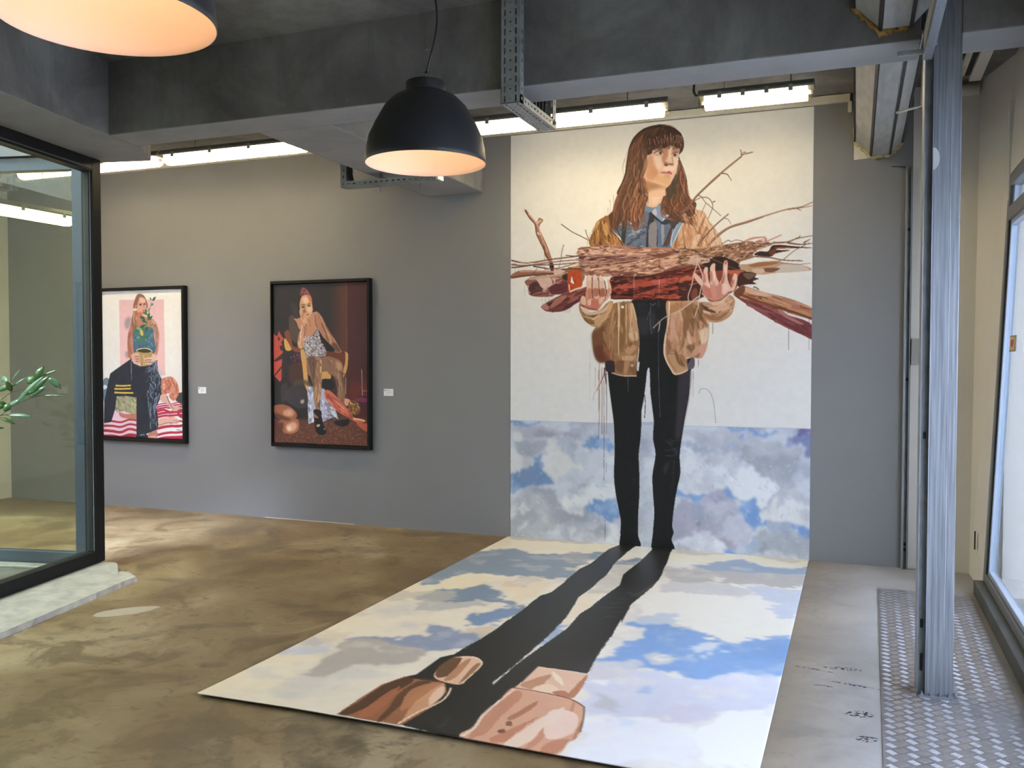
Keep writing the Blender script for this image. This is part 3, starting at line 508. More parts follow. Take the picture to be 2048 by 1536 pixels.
    c.ruled([(760, 1250), (640, 1600), (560, 2000)], [(900, 1200), (940, 1500), (800, 2150)], 30, 2.2, [(200, 136, 96), (176, 108, 70)], .6, .1, (.15, .4))
    c.poly([(1350, 1370), (1480, 1250), (1560, 1100), (1560, 1400), (1500, 1560), (1330, 1560)], (62, 52, 42), a=.9, blur=4)
    face = [(985, 700), (1080, 600), (1200, 560), (1350, 540), (1430, 500), (1560, 530), (1630, 600), (1612, 700), (1592, 800), (1597, 900), (1570, 1020), (1510, 1160), (1450, 1300), (1385, 1372), (1280, 1335), (1150, 1300), (960, 1240), (890, 1200), (935, 1050), (985, 900), (960, 780)]
    c.poly([(880, 1200), (1000, 1250), (1200, 1300), (1400, 1350), (1340, 1420), (1330, 1560), (960, 1560), (940, 1430)], (224, 178, 140))
    c.poly([(890, 1220), (1000, 1260), (1150, 1300), (1300, 1368), (1385, 1370), (1335, 1400), (1200, 1408), (1060, 1440), (950, 1470)], (176, 124, 84), blur=5)
    c.poly(face, (222, 176, 142))
    for P, k, b, a in [([(960, 780), (1080, 740), (1150, 950), (1170, 1150), (1100, 1240), (960, 1230), (930, 1080)], (204, 144, 104), 22, .9), ([(1030, 1000), (1170, 980), (1180, 1150), (1060, 1160)], (204, 138, 98), 18, .8), ([(1150, 1150), (1350, 1170), (1440, 1200), (1400, 1330), (1250, 1300), (1130, 1250)], (214, 162, 114), 14, .9),
                       ([(1100, 740), (1260, 770), (1260, 950), (1180, 1020), (1120, 880)], (234, 198, 168), 16, .9), ([(1320, 960), (1520, 950), (1540, 1040), (1420, 1050), (1300, 1040)], (236, 204, 178), 10, .9), ([(1500, 780), (1590, 780), (1590, 920), (1530, 1000)], (234, 202, 174), 8, .9),
                       ([(1180, 580), (1380, 560), (1400, 700), (1350, 820), (1300, 900), (1260, 780), (1300, 680), (1140, 660), (1060, 700)], (186, 124, 90), 8, .85), ([(1520, 560), (1620, 600), (1610, 680), (1500, 660), (1460, 640)], (176, 118, 86), 6, .8), ([(1400, 560), (1470, 560), (1450, 700), (1460, 860), (1410, 860), (1400, 700)], (232, 196, 164), 6, .9)]:
        c.poly(P, k, a=a, blur=b*.2+1)
    c.poly([(1125, 700), (1160, 665), (1225, 645), (1285, 665), (1300, 705), (1270, 725), (1180, 725)], (214, 178, 152)); c.poly([(1478, 715), (1525, 682), (1580, 690), (1585, 740), (1520, 752)], (212, 178, 152))
    for x, y in ((1240, 682), (1531, 718)):
        c.poly([(x-36, y), (x, y-36), (x+36, y), (x, y+34)], (104, 80, 66)); c.poly([(x-15, y), (x, y-15), (x+15, y), (x, y+15)], (30, 24, 22))
    c.line([(1100, 695), (1165, 652), (1230, 636), (1290, 664), (1302, 695)], 1.6, (62, 36, 28), 1.1); c.line([(1466, 705), (1520, 668), (1590, 678)], 1.6, (62, 36, 28), 1.1); c.line([(1130, 712), (1190, 730), (1275, 728)], .8, (150, 96, 74)); c.line([(1482, 735), (1530, 756), (1585, 746)], .8, (150, 96, 74))
    c.poly([(1305, 905), (1345, 855), (1420, 880), (1500, 905), (1490, 938), (1420, 930), (1370, 952), (1320, 945)], (150, 94, 66), blur=1.2); c.poly([(1330, 925), (1370, 915), (1380, 940), (1340, 945)], (84, 46, 36)); c.poly([(1440, 915), (1480, 912), (1475, 932)], (96, 54, 42)); c.poly([(1350, 860), (1430, 830), (1470, 880), (1400, 890)], (222, 180, 146), blur=2)
    c.line([(1470, 760), (1490, 860), (1500, 910)], 1.4, (168, 112, 82), a=.8)
    c.poly([(1228, 1088), (1310, 1064), (1352, 1074), (1425, 1052), (1475, 1112), (1380, 1092), (1290, 1095)], (166, 92, 78)); c.poly([(1270, 1094), (1380, 1088), (1468, 1112), (1420, 1138), (1335, 1132)], (214, 146, 126)); c.line([(1235, 1090), (1350, 1086), (1472, 1114)], .9, (120, 58, 50)); c.poly([(1300, 1150), (1420, 1150), (1440, 1185), (1350, 1180)], (188, 134, 96), a=.8, blur=3)
    c.poly([(985, 720), (940, 640), (900, 500), (900, 300), (1100, 150), (1300, 115), (1500, 180), (1650, 300), (1722, 480), (1702, 620), (1625, 700), (1640, 600), (1560, 580), (1520, 555), (1430, 520), (1420, 560), (1360, 565), (1330, 590), (1260, 580), (1200, 605), (1150, 590), (1080, 625), (1060, 690)], (58, 36, 28), warp=2)
    c.ruled([(1180, 150), (1020, 350), (960, 640)], [(1500, 180), (1690, 330), (1690, 600)], 150, 1.7, [(92, 54, 38), (128, 78, 54), (64, 40, 30), (46, 28, 22)], .8, .08, (.15, .5))
    for x0, y0, x1, y1 in [(1100, 400, 1130, 530), (1190, 430, 1195, 510), (1150, 350, 1160, 420), (1330, 320, 1320, 480), (1380, 340, 1370, 470), (1440, 280, 1450, 480), (1500, 330, 1490, 470), (1560, 330, 1570, 470), (1610, 380, 1620, 500), (1655, 330, 1670, 480), (1010, 380, 1020, 520), (1250, 380, 1245, 480), (1540, 420, 1520, 500), (1650, 480, 1640, 600)]:
        c.line([(x0, y0), ((x0+x1)/2+6, (y0+y1)/2), (x1, y1)], 1.6, (198, 146, 112), .5, .85)
    for P in ([(1350, 110), (1480, 130), (1560, 190)], [(1290, 130), (1430, 130), (1530, 175)]): c.line(P, 1.4, (176, 116, 80), .6, .8)
    c.ruled([(1060, 180), (880, 360), (840, 640), (860, 900)], [(1240, 150), (1040, 380), (980, 640), (960, 760)], 70, 2., [(112, 68, 46), (74, 46, 34), (138, 84, 56), (60, 38, 30)], .6, .1, (.15, .4))
    c.ruled([(1200, 300), (1140, 420), (1120, 590)], [(1640, 300), (1690, 420), (1660, 560)], 70, 1.5, [(176, 120, 86), (198, 146, 112), (120, 74, 52), (70, 44, 34)], .6, .05, (.2, .5))
    c.ruled([(830, 1150), (850, 1400), (800, 1750)], [(915, 1200), (985, 1470), (985, 1760)], 55, 2.2, [(120, 72, 48), (84, 52, 38), (160, 100, 66), (140, 86, 58)], .75, .08, (.2, .5))
    c.ruled([(1420, 1340), (1340, 1480), (1300, 1640)], [(1500, 1300), (1460, 1500), (1420, 1700)], 30, 2.2, [(70, 50, 38), (96, 60, 42), (56, 42, 34)], .75, .08, (.2, .5))
    # ---- timber in her arms
    WD = [(176, 122, 94), (206, 158, 128), (226, 184, 154), (140, 88, 66), (112, 62, 48)]
    V4()
    c.poly([(640, 600), (900, 560), (1200, 540), (1600, 470), (2048, 380), (2400, 330), (2500, 500), (2300, 700), (2100, 900), (1800, 955), (1500, 955), (1000, 935), (680, 935), (640, 870)], (92, 34, 30))
    c.ruled([(650, 580), (1200, 560), (1700, 470), (2300, 380)], [(660, 930), (1200, 930), (1700, 950), (2100, 880)], 130, 6, [(58, 24, 24), (120, 46, 36), (160, 66, 48), (80, 32, 30), (44, 18, 18)], .85, .05, (.06, .3))
    for P, k in [([(800, 720), (1000, 680), (1400, 620), (1700, 600), (1650, 670), (1300, 720), (900, 780), (680, 800), (700, 770)], (178, 82, 60)), ([(1740, 580), (1920, 540), (1960, 600), (1900, 640), (1760, 650)], (196, 92, 62)), ([(1050, 820), (1400, 770), (1700, 740), (1720, 770), (1300, 830)], (166, 72, 52)), ([(1420, 890), (1600, 860), (1780, 880), (1700, 930), (1480, 930)], (186, 84, 54)), ([(1300, 640), (1500, 620), (1480, 690), (1350, 690)], (192, 92, 76)), ([(660, 620), (850, 600), (900, 680), (700, 740)], (56, 24, 22)), ([(900, 780), (1300, 740), (1250, 800), (950, 850)], (66, 24, 26)), ([(1650, 680), (1900, 680), (1850, 740), (1700, 730)], (40, 18, 18))]: c.poly(P, k, a=.85, warp=4)
    c.poly([(150, 430), (400, 380), (900, 340), (1400, 285), (1600, 245), (1950, 180), (2250, 170), (2500, 260), (2300, 340), (2048, 395), (1600, 475), (1200, 560), (900, 570), (650, 570), (560, 580), (200, 545)], (194, 144, 114))
    c.ruled([(170, 430), (900, 340), (1500, 270), (2200, 180)], [(200, 540), (900, 565), (1500, 490), (2250, 350)], 150, 5, WD+[(196, 140, 110)], .75, .05, (.05, .25))
    for P, k in [([(650, 540), (1000, 520), (1250, 540), (1000, 570), (700, 570)], (86, 44, 36)), ([(1600, 430), (2048, 350), (2048, 385), (1650, 470)], (110, 62, 46)), ([(1150, 430), (1300, 370), (1250, 430)], (232, 196, 166)), ([(1000, 520), (1300, 500), (1280, 540)], (214, 170, 132)), ([(200, 500), (380, 470), (400, 530), (260, 545)], (116, 66, 56)), ([(1420, 330), (1560, 290), (1560, 420), (1430, 450)], (206, 152, 122)), ([(1850, 350), (1980, 290), (2000, 330), (1880, 380)], (232, 206, 178))]: c.poly(P, k, a=.8, warp=3)
    c.poly([(140, 235), (500, 235), (1000, 235), (1400, 285), (1100, 350), (800, 380), (160, 440)], (88, 44, 40), smooth=False)
    for y0, y1, y2, k in [(300, 250, 245, (176, 130, 110)), (330, 280, 240, (150, 100, 86)), (350, 320, 260, (190, 146, 122)), (375, 340, 300, (166, 116, 96)), (400, 370, 320, (204, 160, 132)), (290, 300, 290, (120, 72, 64)), (420, 400, 350, (186, 134, 108))]: c.line([(140, y0), (560, y1), (1000, y2), (1350, 275)], 2.6, k, 1.2, .95)
    c.poly([(130, 160), (170, 115), (300, 105), (550, 82), (850, 88), (1000, 112), (1300, 118), (1750, 128), (1880, 170), (1580, 250), (1400, 292), (1000, 240), (500, 235), (140, 240)], (166, 112, 88))
    c.ruled([(140, 150), (550, 90), (1000, 120), (1800, 140)], [(140, 235), (500, 232), (1000, 240), (1700, 220)], 110, 4.5, WD, .8, .06, (.06, .25))
    for P, k in [([(150, 150), (300, 120), (600, 110), (850, 130), (700, 190), (400, 190), (160, 200)], (220, 176, 150)), ([(200, 145), (290, 140), (280, 165), (220, 160)], (70, 40, 36)), ([(1200, 220), (1500, 190), (1800, 150), (1500, 260), (1380, 285)], (112, 62, 46)), ([(850, 120), (1000, 130), (980, 210), (850, 220)], (186, 136, 106))]: c.poly(P, k, a=.8, warp=4)
    for x, y0, y1 in [(1010, 540, 900), (1405, 280, 480), (1405, 620, 920), (1570, 560, 640), (175, 340, 450)]: c.line([(x, y0), (x, y1)], 1., (206, 196, 190) if y0 > 500 else (70, 36, 34), a=.7)
    V3()
    c.poly([(500, 870), (720, 840), (900, 840), (900, 1000), (720, 1000), (560, 960)], (150, 102, 80)); pass
    c.poly([(18, 922), (130, 868), (330, 866), (560, 876), (570, 915), (330, 925), (130, 952), (18, 965)], (150, 98, 72)); c.line([(20, 955), (200, 930), (560, 905)], 3, (96, 56, 44)); c.line([(120, 880), (340, 875), (540, 885)], 2.4, (196, 150, 116))
    c.poly([(190, 1000), (330, 940), (560, 918), (730, 880), (730, 1130), (560, 1165), (500, 1190), (262, 1178), (232, 1085)], (140, 88, 72), warp=3)
    c.ruled([(200, 1000), (400, 940), (720, 890)], [(250, 1170), (480, 1180), (720, 1120)], 60, 6, [(120, 62, 56), (186, 132, 110), (90, 44, 42), (212, 172, 148), (150, 96, 78)], .8, .08, (.1, .4))
    for P, k in [([(240, 1060), (330, 1010), (400, 1060), (400, 1120), (270, 1150)], (70, 38, 34)), ([(330, 960), (480, 940), (520, 1040), (420, 1100), (350, 1020)], (222, 186, 164)), ([(500, 1060), (720, 1010), (720, 1120), (520, 1160)], (86, 34, 40)), ([(230, 970), (500, 920), (720, 890), (720, 930), (520, 950), (300, 990)], (196, 156, 130)), ([(640, 930), (720, 900), (720, 980), (670, 980)], (50, 32, 30)), ([(530, 970), (560, 970), (550, 1030)], (226, 200, 178))]: c.poly(P, k, a=.85, warp=3)
    c.poly([(388, 1305), (470, 1250), (650, 1160), (880, 1085), (960, 1075), (960, 1190), (860, 1240), (660, 1364), (470, 1372), (402, 1335)], (124, 62, 54))
    c.ruled([(400, 1300), (650, 1160), (930, 1080)], [(470, 1370), (660, 1360), (930, 1200)], 40, 6, [(96, 46, 44), (160, 96, 80), (110, 54, 50), (80, 36, 36)], .8)
    for P, k in [([(450, 1290), (550, 1230), (540, 1270), (480, 1300)], (50, 26, 26)), ([(540, 1240), (640, 1180), (700, 1180), (620, 1270), (500, 1330)], (176, 116, 94)), ([(390, 1300), (450, 1270), (480, 1350), (420, 1340)], (186, 130, 108)), ([(700, 1180), (820, 1140), (760, 1220)], (166, 88, 66)), ([(700, 1290), (940, 1170), (860, 1240), (670, 1355)], (78, 36, 44))]: c.poly(P, k, a=.85, warp=2)
    c.poly([(715, 890), (760, 868), (858, 858), (886, 960), (880, 1068), (742, 1130), (716, 1110)], (178, 74, 36)); c.ruled([(730, 890), (730, 1110)], [(870, 870), (870, 1060)], 26, 6, [(198, 88, 44), (150, 54, 28), (180, 70, 34)], .7)
    c.poly([(762, 940), (775, 985), (792, 1030), (760, 1020), (750, 1000)], (236, 222, 204)); c.line([(735, 1130), (830, 1090), (900, 1075)], 3, (226, 204, 180)); c.line([(728, 1040), (735, 1110)], 2.4, (222, 190, 160)); c.line([(715, 835), (850, 825)], 4, (206, 130, 66))
    c.poly([(182, 130), (206, 124), (262, 205), (330, 270), (362, 222), (412, 250), (372, 310), (372, 370), (422, 480), (484, 620), (545, 840), (498, 850), (468, 740), (400, 580), (348, 470), (318, 340), (300, 292), (236, 220)], (166, 112, 86))
    for P, k, w in [([(190, 130), (250, 230), (310, 300), (330, 420), (400, 570), (480, 740)], (92, 54, 44), 2.2), ([(230, 170), (300, 250), (350, 330), (400, 480), (470, 640)], (214, 170, 142), 2.6), ([(420, 560), (440, 680), (500, 760)], (120, 66, 46), 3), ([(330, 290), (390, 250)], (224, 186, 160), 4), ([(340, 400), (370, 430)], (226, 186, 156), 4)]: c.line(P, w, k, w*.6)
    c.poly([(495, 760), (525, 760), (545, 850), (500, 860)], (44, 28, 26)); c.poly([(548, 840), (600, 850), (680, 870), (640, 900), (550, 920)], (206, 174, 148)); c.poly([(550, 838), (600, 846), (580, 862)], (176, 92, 76))
    for P, k, w in [([(20, 742), (150, 772), (280, 770), (480, 735), (700, 708), (870, 688)], (110, 74, 58), 3), ([(20, 797), (200, 806), (420, 780), (640, 752), (870, 735)], (150, 106, 84), 3), ([(20, 830), (130, 822), (330, 792)], (92, 60, 48), 3), ([(290, 815), (420, 836), (510, 852)], (80, 52, 44), 2.6), ([(300, 800), (560, 795), (860, 768)], (120, 80, 64), 2.6), ([(430, 848), (600, 838), (800, 782), (960, 740)], (140, 94, 74), 2.4), ([(120, 770), (330, 775), (520, 750)], (196, 158, 130), 1.4), ([(690, 682), (790, 690), (900, 676)], (100, 72, 56), 2), ([(20, 790), (90, 790)], (120, 84, 64), 2), ([(640, 855), (760, 845), (880, 850)], (50, 36, 32), 2.4),
                    ([(632, 298), (760, 390), (880, 450), (1000, 515), (1120, 585), (1230, 650)], (98, 68, 54), 1.7), ([(930, 368), (948, 430), (978, 492)], (84, 62, 50), 1.5), ([(664, 548), (640, 640), (626, 740), (600, 850)], (120, 92, 74), 1.5), ([(340, 840), (290, 910), (230, 975)], (96, 70, 58), 1.2)]: c.line(P, w, k, w*.7)
    # right-hand end of the bundle
    V6()
    c.poly([(-20, 210), (300, 200), (600, 150), (850, 110), (1050, 90), (1100, 120), (1400, 110), (1330, 150), (1100, 230), (1060, 290), (1080, 330), (880, 390), (850, 440), (900, 480), (870, 560), (700, 530), (400, 420), (200, 430), (-20, 470)], (150, 104, 76), smooth=False)
    c.dabs([(-20, 230), (300, 210), (700, 140), (1080, 110), (1350, 120), (1080, 260), (860, 380), (600, 360), (300, 400), (-20, 430)], 260, 11, 3, [(120, 76, 54), (206, 176, 146), (168, 118, 84), (76, 46, 34), (184, 136, 102), (222, 198, 170), (60, 36, 28), (150, 100, 70)], .9, -.25, .35)
    c.poly([(330, 430), (480, 330), (620, 320), (760, 370), (860, 430), (900, 480), (720, 520), (640, 400), (600, 600), (560, 640), (420, 560), (400, 470)], (46, 28, 24)); c.poly([(190, 300), (300, 330), (420, 340), (420, 400), (250, 420), (110, 420)], (216, 184, 156), a=.8)
    c.poly([(0, 620), (190, 570), (700, 510), (960, 520), (900, 600), (840, 660), (830, 760), (700, 860), (300, 860), (0, 700)], (136, 62, 46)); c.poly([(0, 640), (160, 590), (200, 640), (60, 680)], (186, 96, 66)); c.poly([(700, 520), (930, 530), (860, 600), (700, 560)], (184, 92, 62))
    c.poly([(0, 690), (300, 700), (340, 850), (250, 950), (100, 960), (0, 940)], (70, 32, 28)); c.poly([(170, 820), (240, 780), (250, 900), (180, 940)], (120, 66, 48))
    c.poly([(860, 440), (1040, 420), (1150, 395), (1460, 375), (1480, 400), (1780, 440), (1920, 510), (1680, 540), (1400, 555), (1200, 580), (1050, 560), (900, 500)], (186, 146, 112)); c.poly([(1390, 490), (1500, 430), (1760, 440), (1880, 510), (1680, 535), (1380, 545)], (204, 184, 160)); c.poly([(1210, 490), (1450, 485), (1370, 540), (1250, 540)], (120, 78, 54)); c.poly([(1010, 440), (1200, 400), (1440, 400), (1330, 440), (1080, 470)], (158, 102, 64)); c.poly([(1060, 500), (1220, 500), (1200, 560), (1080, 550)], (206, 174, 140))
    c.poly([(870, 560), (1000, 540), (1110, 570), (1090, 620), (1150, 640), (1060, 680), (1110, 715), (940, 730), (860, 760), (830, 700)], (66, 34, 30)); c.poly([(930, 560), (1100, 570), (1010, 650), (940, 610)], (112, 86, 60))
    c.poly([(1080, 280), (1160, 240), (1280, 240), (1340, 160), (1440, 145), (1700, 170), (1930, 188), (1700, 195), (1480, 195), (1400, 220), (1600, 225), (1400, 270), (1330, 315), (1200, 310), (1110, 300)], (52, 30, 24)); c.poly([(1380, 190), (1500, 180), (1620, 185), (1480, 205)], (170, 90, 54)); c.poly([(1300, 240), (1390, 200), (1390, 270), (1320, 300)], (104, 54, 36))
    for P, k, w, w1 in [([(1350, 115), (1560, 105), (1700, 55), (1930, 12)], (140, 98, 72), 4, 1.5), ([(1560, 115), (1750, 140), (1930, 125)], (120, 82, 60), 4, 1.2), ([(1680, 60), (1740, 30), (1750, 5)], (130, 92, 66), 3, 1), ([(1800, 120), (1900, 60)], (128, 92, 66), 4, 1), ([(1510, 360), (1640, 250), (1760, 180), (1900, 110)], (112, 80, 62), 1.6, 1), ([(1080, 315), (1300, 330), (1510, 370), (1790, 378)], (120, 84, 64), 3, 2), ([(1460, 405), (1700, 430), (1900, 415)], (140, 108, 84), 2, 1), ([(1240, 105), (1480, 0)], (186, 128, 110), 2.6, 2), ([(940, 100), (1060, 50), (1250, 30)], (196, 138, 122), 5, 3), ([(600, 140), (700, 80), (740, 100), (830, 75), (960, 110)], (110, 78, 58), 1.6, 1.2), ([(780, 370), (850, 340), (900, 345)], (220, 190, 160), 2, 1)]: c.line(P, w, k, w1)
    c.poly([(1090, 100), (1250, 45), (1250, 90), (1150, 115)], (180, 116, 100)); c.poly([(1170, 70), (1250, 55), (1220, 100)], (226, 190, 172))
    V6()
    c.poly([(790, 820), (900, 740), (950, 750), (1200, 830), (1600, 930), (1900, 1050), (1940, 1100), (1930, 1240), (1800, 1200), (1560, 1130), (1300, 1060), (1000, 950), (800, 900)], (176, 122, 84))
    c.ruled([(940, 750), (1300, 860), (1930, 1070)], [(850, 900), (1300, 1050), (1930, 1230)], 70, 6, [(206, 156, 116), (150, 92, 56), (120, 70, 48), (192, 130, 84), (170, 112, 96)], .75, .06, (.1, .4)); c.poly([(940, 770), (1200, 840), (1350, 900), (1100, 880), (960, 830)], (224, 184, 150), a=.8, blur=1); c.line([(870, 870), (1000, 920), (1300, 1030), (1600, 1110), (1920, 1225)], 4, (112, 64, 40), 5)
    c.poly([(800, 890), (1000, 960), (1300, 1040), (1480, 1110), (1600, 1180), (1800, 1240), (1930, 1330), (1930, 1520), (1800, 1470), (1500, 1330), (1200, 1160), (980, 1020)], (122, 58, 52)); c.ruled([(950, 950), (1400, 1080), (1920, 1340)], [(980, 1020), (1400, 1270), (1920, 1500)], 50, 6, [(140, 70, 62), (98, 44, 44), (156, 92, 80), (110, 50, 54)], .75, .06, (.1, .4)); c.poly([(1420, 1080), (1600, 1190), (1800, 1300), (1700, 1290), (1500, 1180)], (180, 122, 112), a=.8)
    c.poly([(790, 830), (930, 740), (940, 830), (840, 920)], (96, 56, 38), a=.8)
    c.line([(1070, 780), (1090, 760), (1150, 800)], 2, (90, 64, 48))
    # twigs
    V5()
    for P, k, w, w1 in [([(-40, 930), (40, 870), (130, 740), (300, 570), (450, 435), (600, 310), (720, 215)], (150, 106, 84), 4.5, 3.4), ([(-40, 940), (60, 850), (140, 740), (310, 575), (450, 450)], (98, 66, 52), 1.8, 1.2), ([(720, 215), (715, 160), (705, 125)], (112, 80, 64), 2, 1.4), ([(725, 195), (790, 178), (865, 158)], (110, 80, 62), 2.6, 1.8), ([(460, 430), (530, 440), (560, 475), (592, 525)], (110, 78, 60), 2.6, 1), ([(90, 800), (200, 740), (290, 745), (340, 800), (350, 870), (290, 1020)], (120, 84, 64), 1.8, 1.3), ([(140, 725), (200, 720), (250, 790), (340, 870), (460, 975)], (120, 86, 66), 1.5, 1.2), ([(265, 810), (230, 890), (195, 985)], (140, 100, 78), 1.4, 1), ([(350, 800), (385, 785)], (120, 84, 64), 2.4, 2),
                        ([(160, 1360), (250, 1240), (380, 1100), (480, 1010), (555, 948)], (110, 70, 54), 3, 2), ([(500, 1005), (550, 1020), (585, 1085)], (120, 90, 70), 1.5, .8), ([(280, 1360), (400, 1230), (560, 1120), (780, 1050), (1000, 980), (1300, 890), (1480, 860), (1630, 795)], (166, 118, 86), 4, 2), ([(290, 1365), (410, 1245), (570, 1130), (790, 1062), (1000, 988)], (104, 66, 48), 1.8, 1.2), ([(1300, 895), (1480, 870), (1625, 845)], (140, 98, 72), 2, 1.2), ([(1430, 880), (1480, 905)], (120, 84, 62), 1.8, 1)]: c.line(P, w, k, w1)
    c.poly([(735, 165), (765, 150), (785, 175), (750, 198)], (196, 140, 122)); c.line([(-10, 1395), (120, 1415), (220, 1470), (360, 1535)], 2.2, (92, 66, 54), 2)
    V6(); c.line([(0, 195), (150, 220), (300, 280), (430, 340), (560, 390), (700, 460), (900, 520)], 2.2, (110, 82, 66), 1.4)
    V4(); c.dabs([(150, 150), (600, 100), (1200, 130), (1800, 150), (1500, 240), (900, 220), (160, 230)], 70, 16, 3, [(228, 190, 162), (92, 50, 42), (206, 160, 132), (120, 70, 56)], .75, .05, .12)
    c.dabs([(180, 430), (900, 350), (1500, 280), (2200, 190), (2200, 330), (1600, 460), (900, 560), (220, 530)], 130, 16, 3, [(232, 192, 162), (112, 62, 48), (214, 164, 132), (150, 92, 70), (84, 44, 38)], .75, -.12, .12)
    c.dabs([(660, 600), (1400, 560), (2100, 420), (2200, 700), (1700, 940), (700, 920)], 120, 18, 3, [(190, 84, 62), (52, 20, 20), (150, 62, 46), (34, 14, 14), (206, 104, 80)], .75, -.1, .12)
    c.dabs([(150, 250), (1000, 250), (1300, 285), (800, 370), (170, 430)], 60, 22, 2, [(206, 164, 138), (60, 30, 28), (170, 120, 98)], .8, -.08, .08)
    V7(); c.dabs([(420, 200), (740, 260), (760, 760), (470, 770), (330, 600)], 44, 34, 3, [(196, 150, 106), (122, 82, 52), (210, 168, 126), (140, 98, 64)], .4, 1.5, .15); c.dabs([(1150, 120), (1480, 120), (1600, 450), (1500, 720), (1120, 660)], 60, 34, 3.2, [(214, 168, 132), (136, 92, 60), (204, 150, 118), (156, 106, 72)], .4, 1.4, .18)
    V2(); c.dabs([(200, 620), (400, 450), (430, 620), (560, 800), (170, 810)], 30, 26, 3, [(196, 144, 84), (104, 64, 38), (170, 112, 62)], .5, 1.4, .2); c.dabs([(1420, 520), (1700, 400), (1880, 700), (1850, 830), (1300, 850)], 40, 28, 3.4, [(222, 182, 146), (160, 110, 74), (200, 146, 104)], .45, 1.25, .2)
    # ---- hands
    SK = (196, 128, 100)
    V4()
    c.poly([(178, 900), (210, 876), (242, 900), (262, 800), (350, 790), (460, 780), (555, 780), (650, 800), (640, 860), (600, 920), (520, 1000), (440, 1095), (300, 1070), (160, 1015)], SK)
    for P in ([(262, 620), (275, 560), (305, 548), (335, 575), (342, 700), (352, 820), (330, 960), (275, 900), (262, 760)], [(358, 590), (372, 555), (395, 545), (432, 580), (440, 700), (466, 780), (470, 900), (400, 920), (362, 800)], [(458, 590), (472, 562), (492, 555), (526, 600), (552, 740), (572, 810), (550, 920), (490, 900), (470, 740)], [(588, 640), (600, 612), (620, 640), (652, 740), (648, 830), (600, 900), (560, 930), (575, 840), (600, 740)], [(178, 920), (208, 878), (242, 905), (252, 1010), (215, 1020), (178, 990)]):
        c.poly(P, (216, 174, 146))
    for P, k in [([(275, 780), (345, 775), (345, 900), (290, 930)], (186, 112, 84)), ([(365, 770), (450, 770), (455, 870), (390, 890), (362, 830)], (168, 92, 66)), ([(475, 780), (550, 770), (550, 880), (490, 890)], (150, 82, 62)), ([(575, 800), (640, 760), (610, 860), (570, 900)], (196, 128, 98)), ([(270, 990), (350, 950), (440, 960), (440, 1080), (320, 1060)], (190, 106, 82)), ([(280, 960), (330, 940), (330, 1020), (290, 1030)], (228, 186, 162)), ([(460, 930), (540, 900), (520, 970), (470, 1010)], (226, 184, 158)), ([(290, 570), (325, 575), (325, 630), (290, 635)], (232, 198, 176)), ([(375, 560), (415, 565), (415, 620), (378, 625)], (232, 198, 176)), ([(470, 570), (510, 580), (515, 640), (478, 640)], (232, 198, 176)), ([(160, 1010), (300, 1065), (440, 1095), (420, 1110), (280, 1090), (165, 1035)], (120, 48, 42))]: c.poly(P, k, a=.85, blur=1.2)
    for P in ([(350, 580), (352, 800), (362, 920)], [(447, 580), (462, 780), (475, 900)], [(545, 640), (572, 800), (556, 920)]): c.line(P, 1.8, (78, 36, 32), 1.2)
    V6()
    c.poly([(318, 690), (380, 690), (450, 680), (540, 690), (600, 670), (700, 690), (745, 790), (705, 850), (605, 935), (480, 965), (395, 925), (328, 835)], (200, 130, 106))
    for P in ([(190, 570), (215, 552), (310, 645), (338, 710), (310, 745), (240, 675), (202, 615)], [(342, 530), (366, 476), (404, 478), (402, 560), (412, 650), (440, 740), (370, 740), (338, 660)], [(438, 480), (476, 420), (512, 425), (510, 500), (532, 620), (565, 690), (540, 740), (450, 720), (438, 600)], [(638, 400), (668, 374), (692, 395), (690, 560), (694, 650), (728, 750), (680, 800), (598, 720), (578, 684), (620, 600)], [(768, 610), (798, 564), (832, 590), (830, 670), (792, 800), (722, 832), (698, 780), (748, 700)]):
        c.poly(P, (224, 182, 156))
    for P, k in [([(340, 560), (365, 580), (370, 700), (335, 660)], (184, 112, 90)), ([(440, 530), (470, 560), (470, 690), (440, 640)], (190, 118, 92)), ([(590, 690), (630, 600), (650, 520), (650, 640), (625, 720)], (176, 100, 78)), ([(735, 700), (780, 650), (790, 690), (745, 780)], (180, 106, 82)), ([(330, 760), (420, 780), (470, 900), (400, 900)], (192, 116, 96)), ([(470, 700), (510, 700), (530, 900), (480, 930), (450, 800)], (206, 140, 116)), ([(620, 720), (690, 720), (700, 820), (620, 870)], (232, 194, 170)), ([(380, 680), (430, 720), (440, 770), (400, 760)], (230, 190, 166)), ([(560, 720), (600, 720), (590, 880), (540, 900)], (190, 128, 110)), ([(650, 385), (680, 385), (680, 430), (648, 430)], (180, 96, 76)), ([(480, 520), (510, 530), (515, 640), (490, 640)], (240, 206, 182)), ([(655, 480), (685, 480), (680, 560), (655, 570)], (238, 200, 176))]: c.poly(P, k, a=.85, blur=1.2)
    c.line([(330, 850), (395, 935), (480, 970), (605, 942), (750, 820)], 2.6, (100, 38, 34), 1.5)
    for P in ([(420, 560), (432, 700)], [(560, 690), (600, 650)], [(705, 560), (712, 690), (750, 760)]): c.line(P, 1.8, (84, 40, 34), 1.2)
    # ---- cuffs
    V7()
    c.poly([(55, 110), (90, 175), (170, 210), (300, 180), (410, 80), (462, 100), (405, 260), (290, 392), (240, 376), (130, 322), (60, 200)], (160, 118, 78))
    c.ruled([(60, 120), (180, 220), (420, 80)], [(130, 320), (260, 380), (420, 240)], 44, 5, [(140, 98, 60), (190, 148, 106), (118, 80, 48), (206, 166, 126)], .8, .08, (.15, .5))
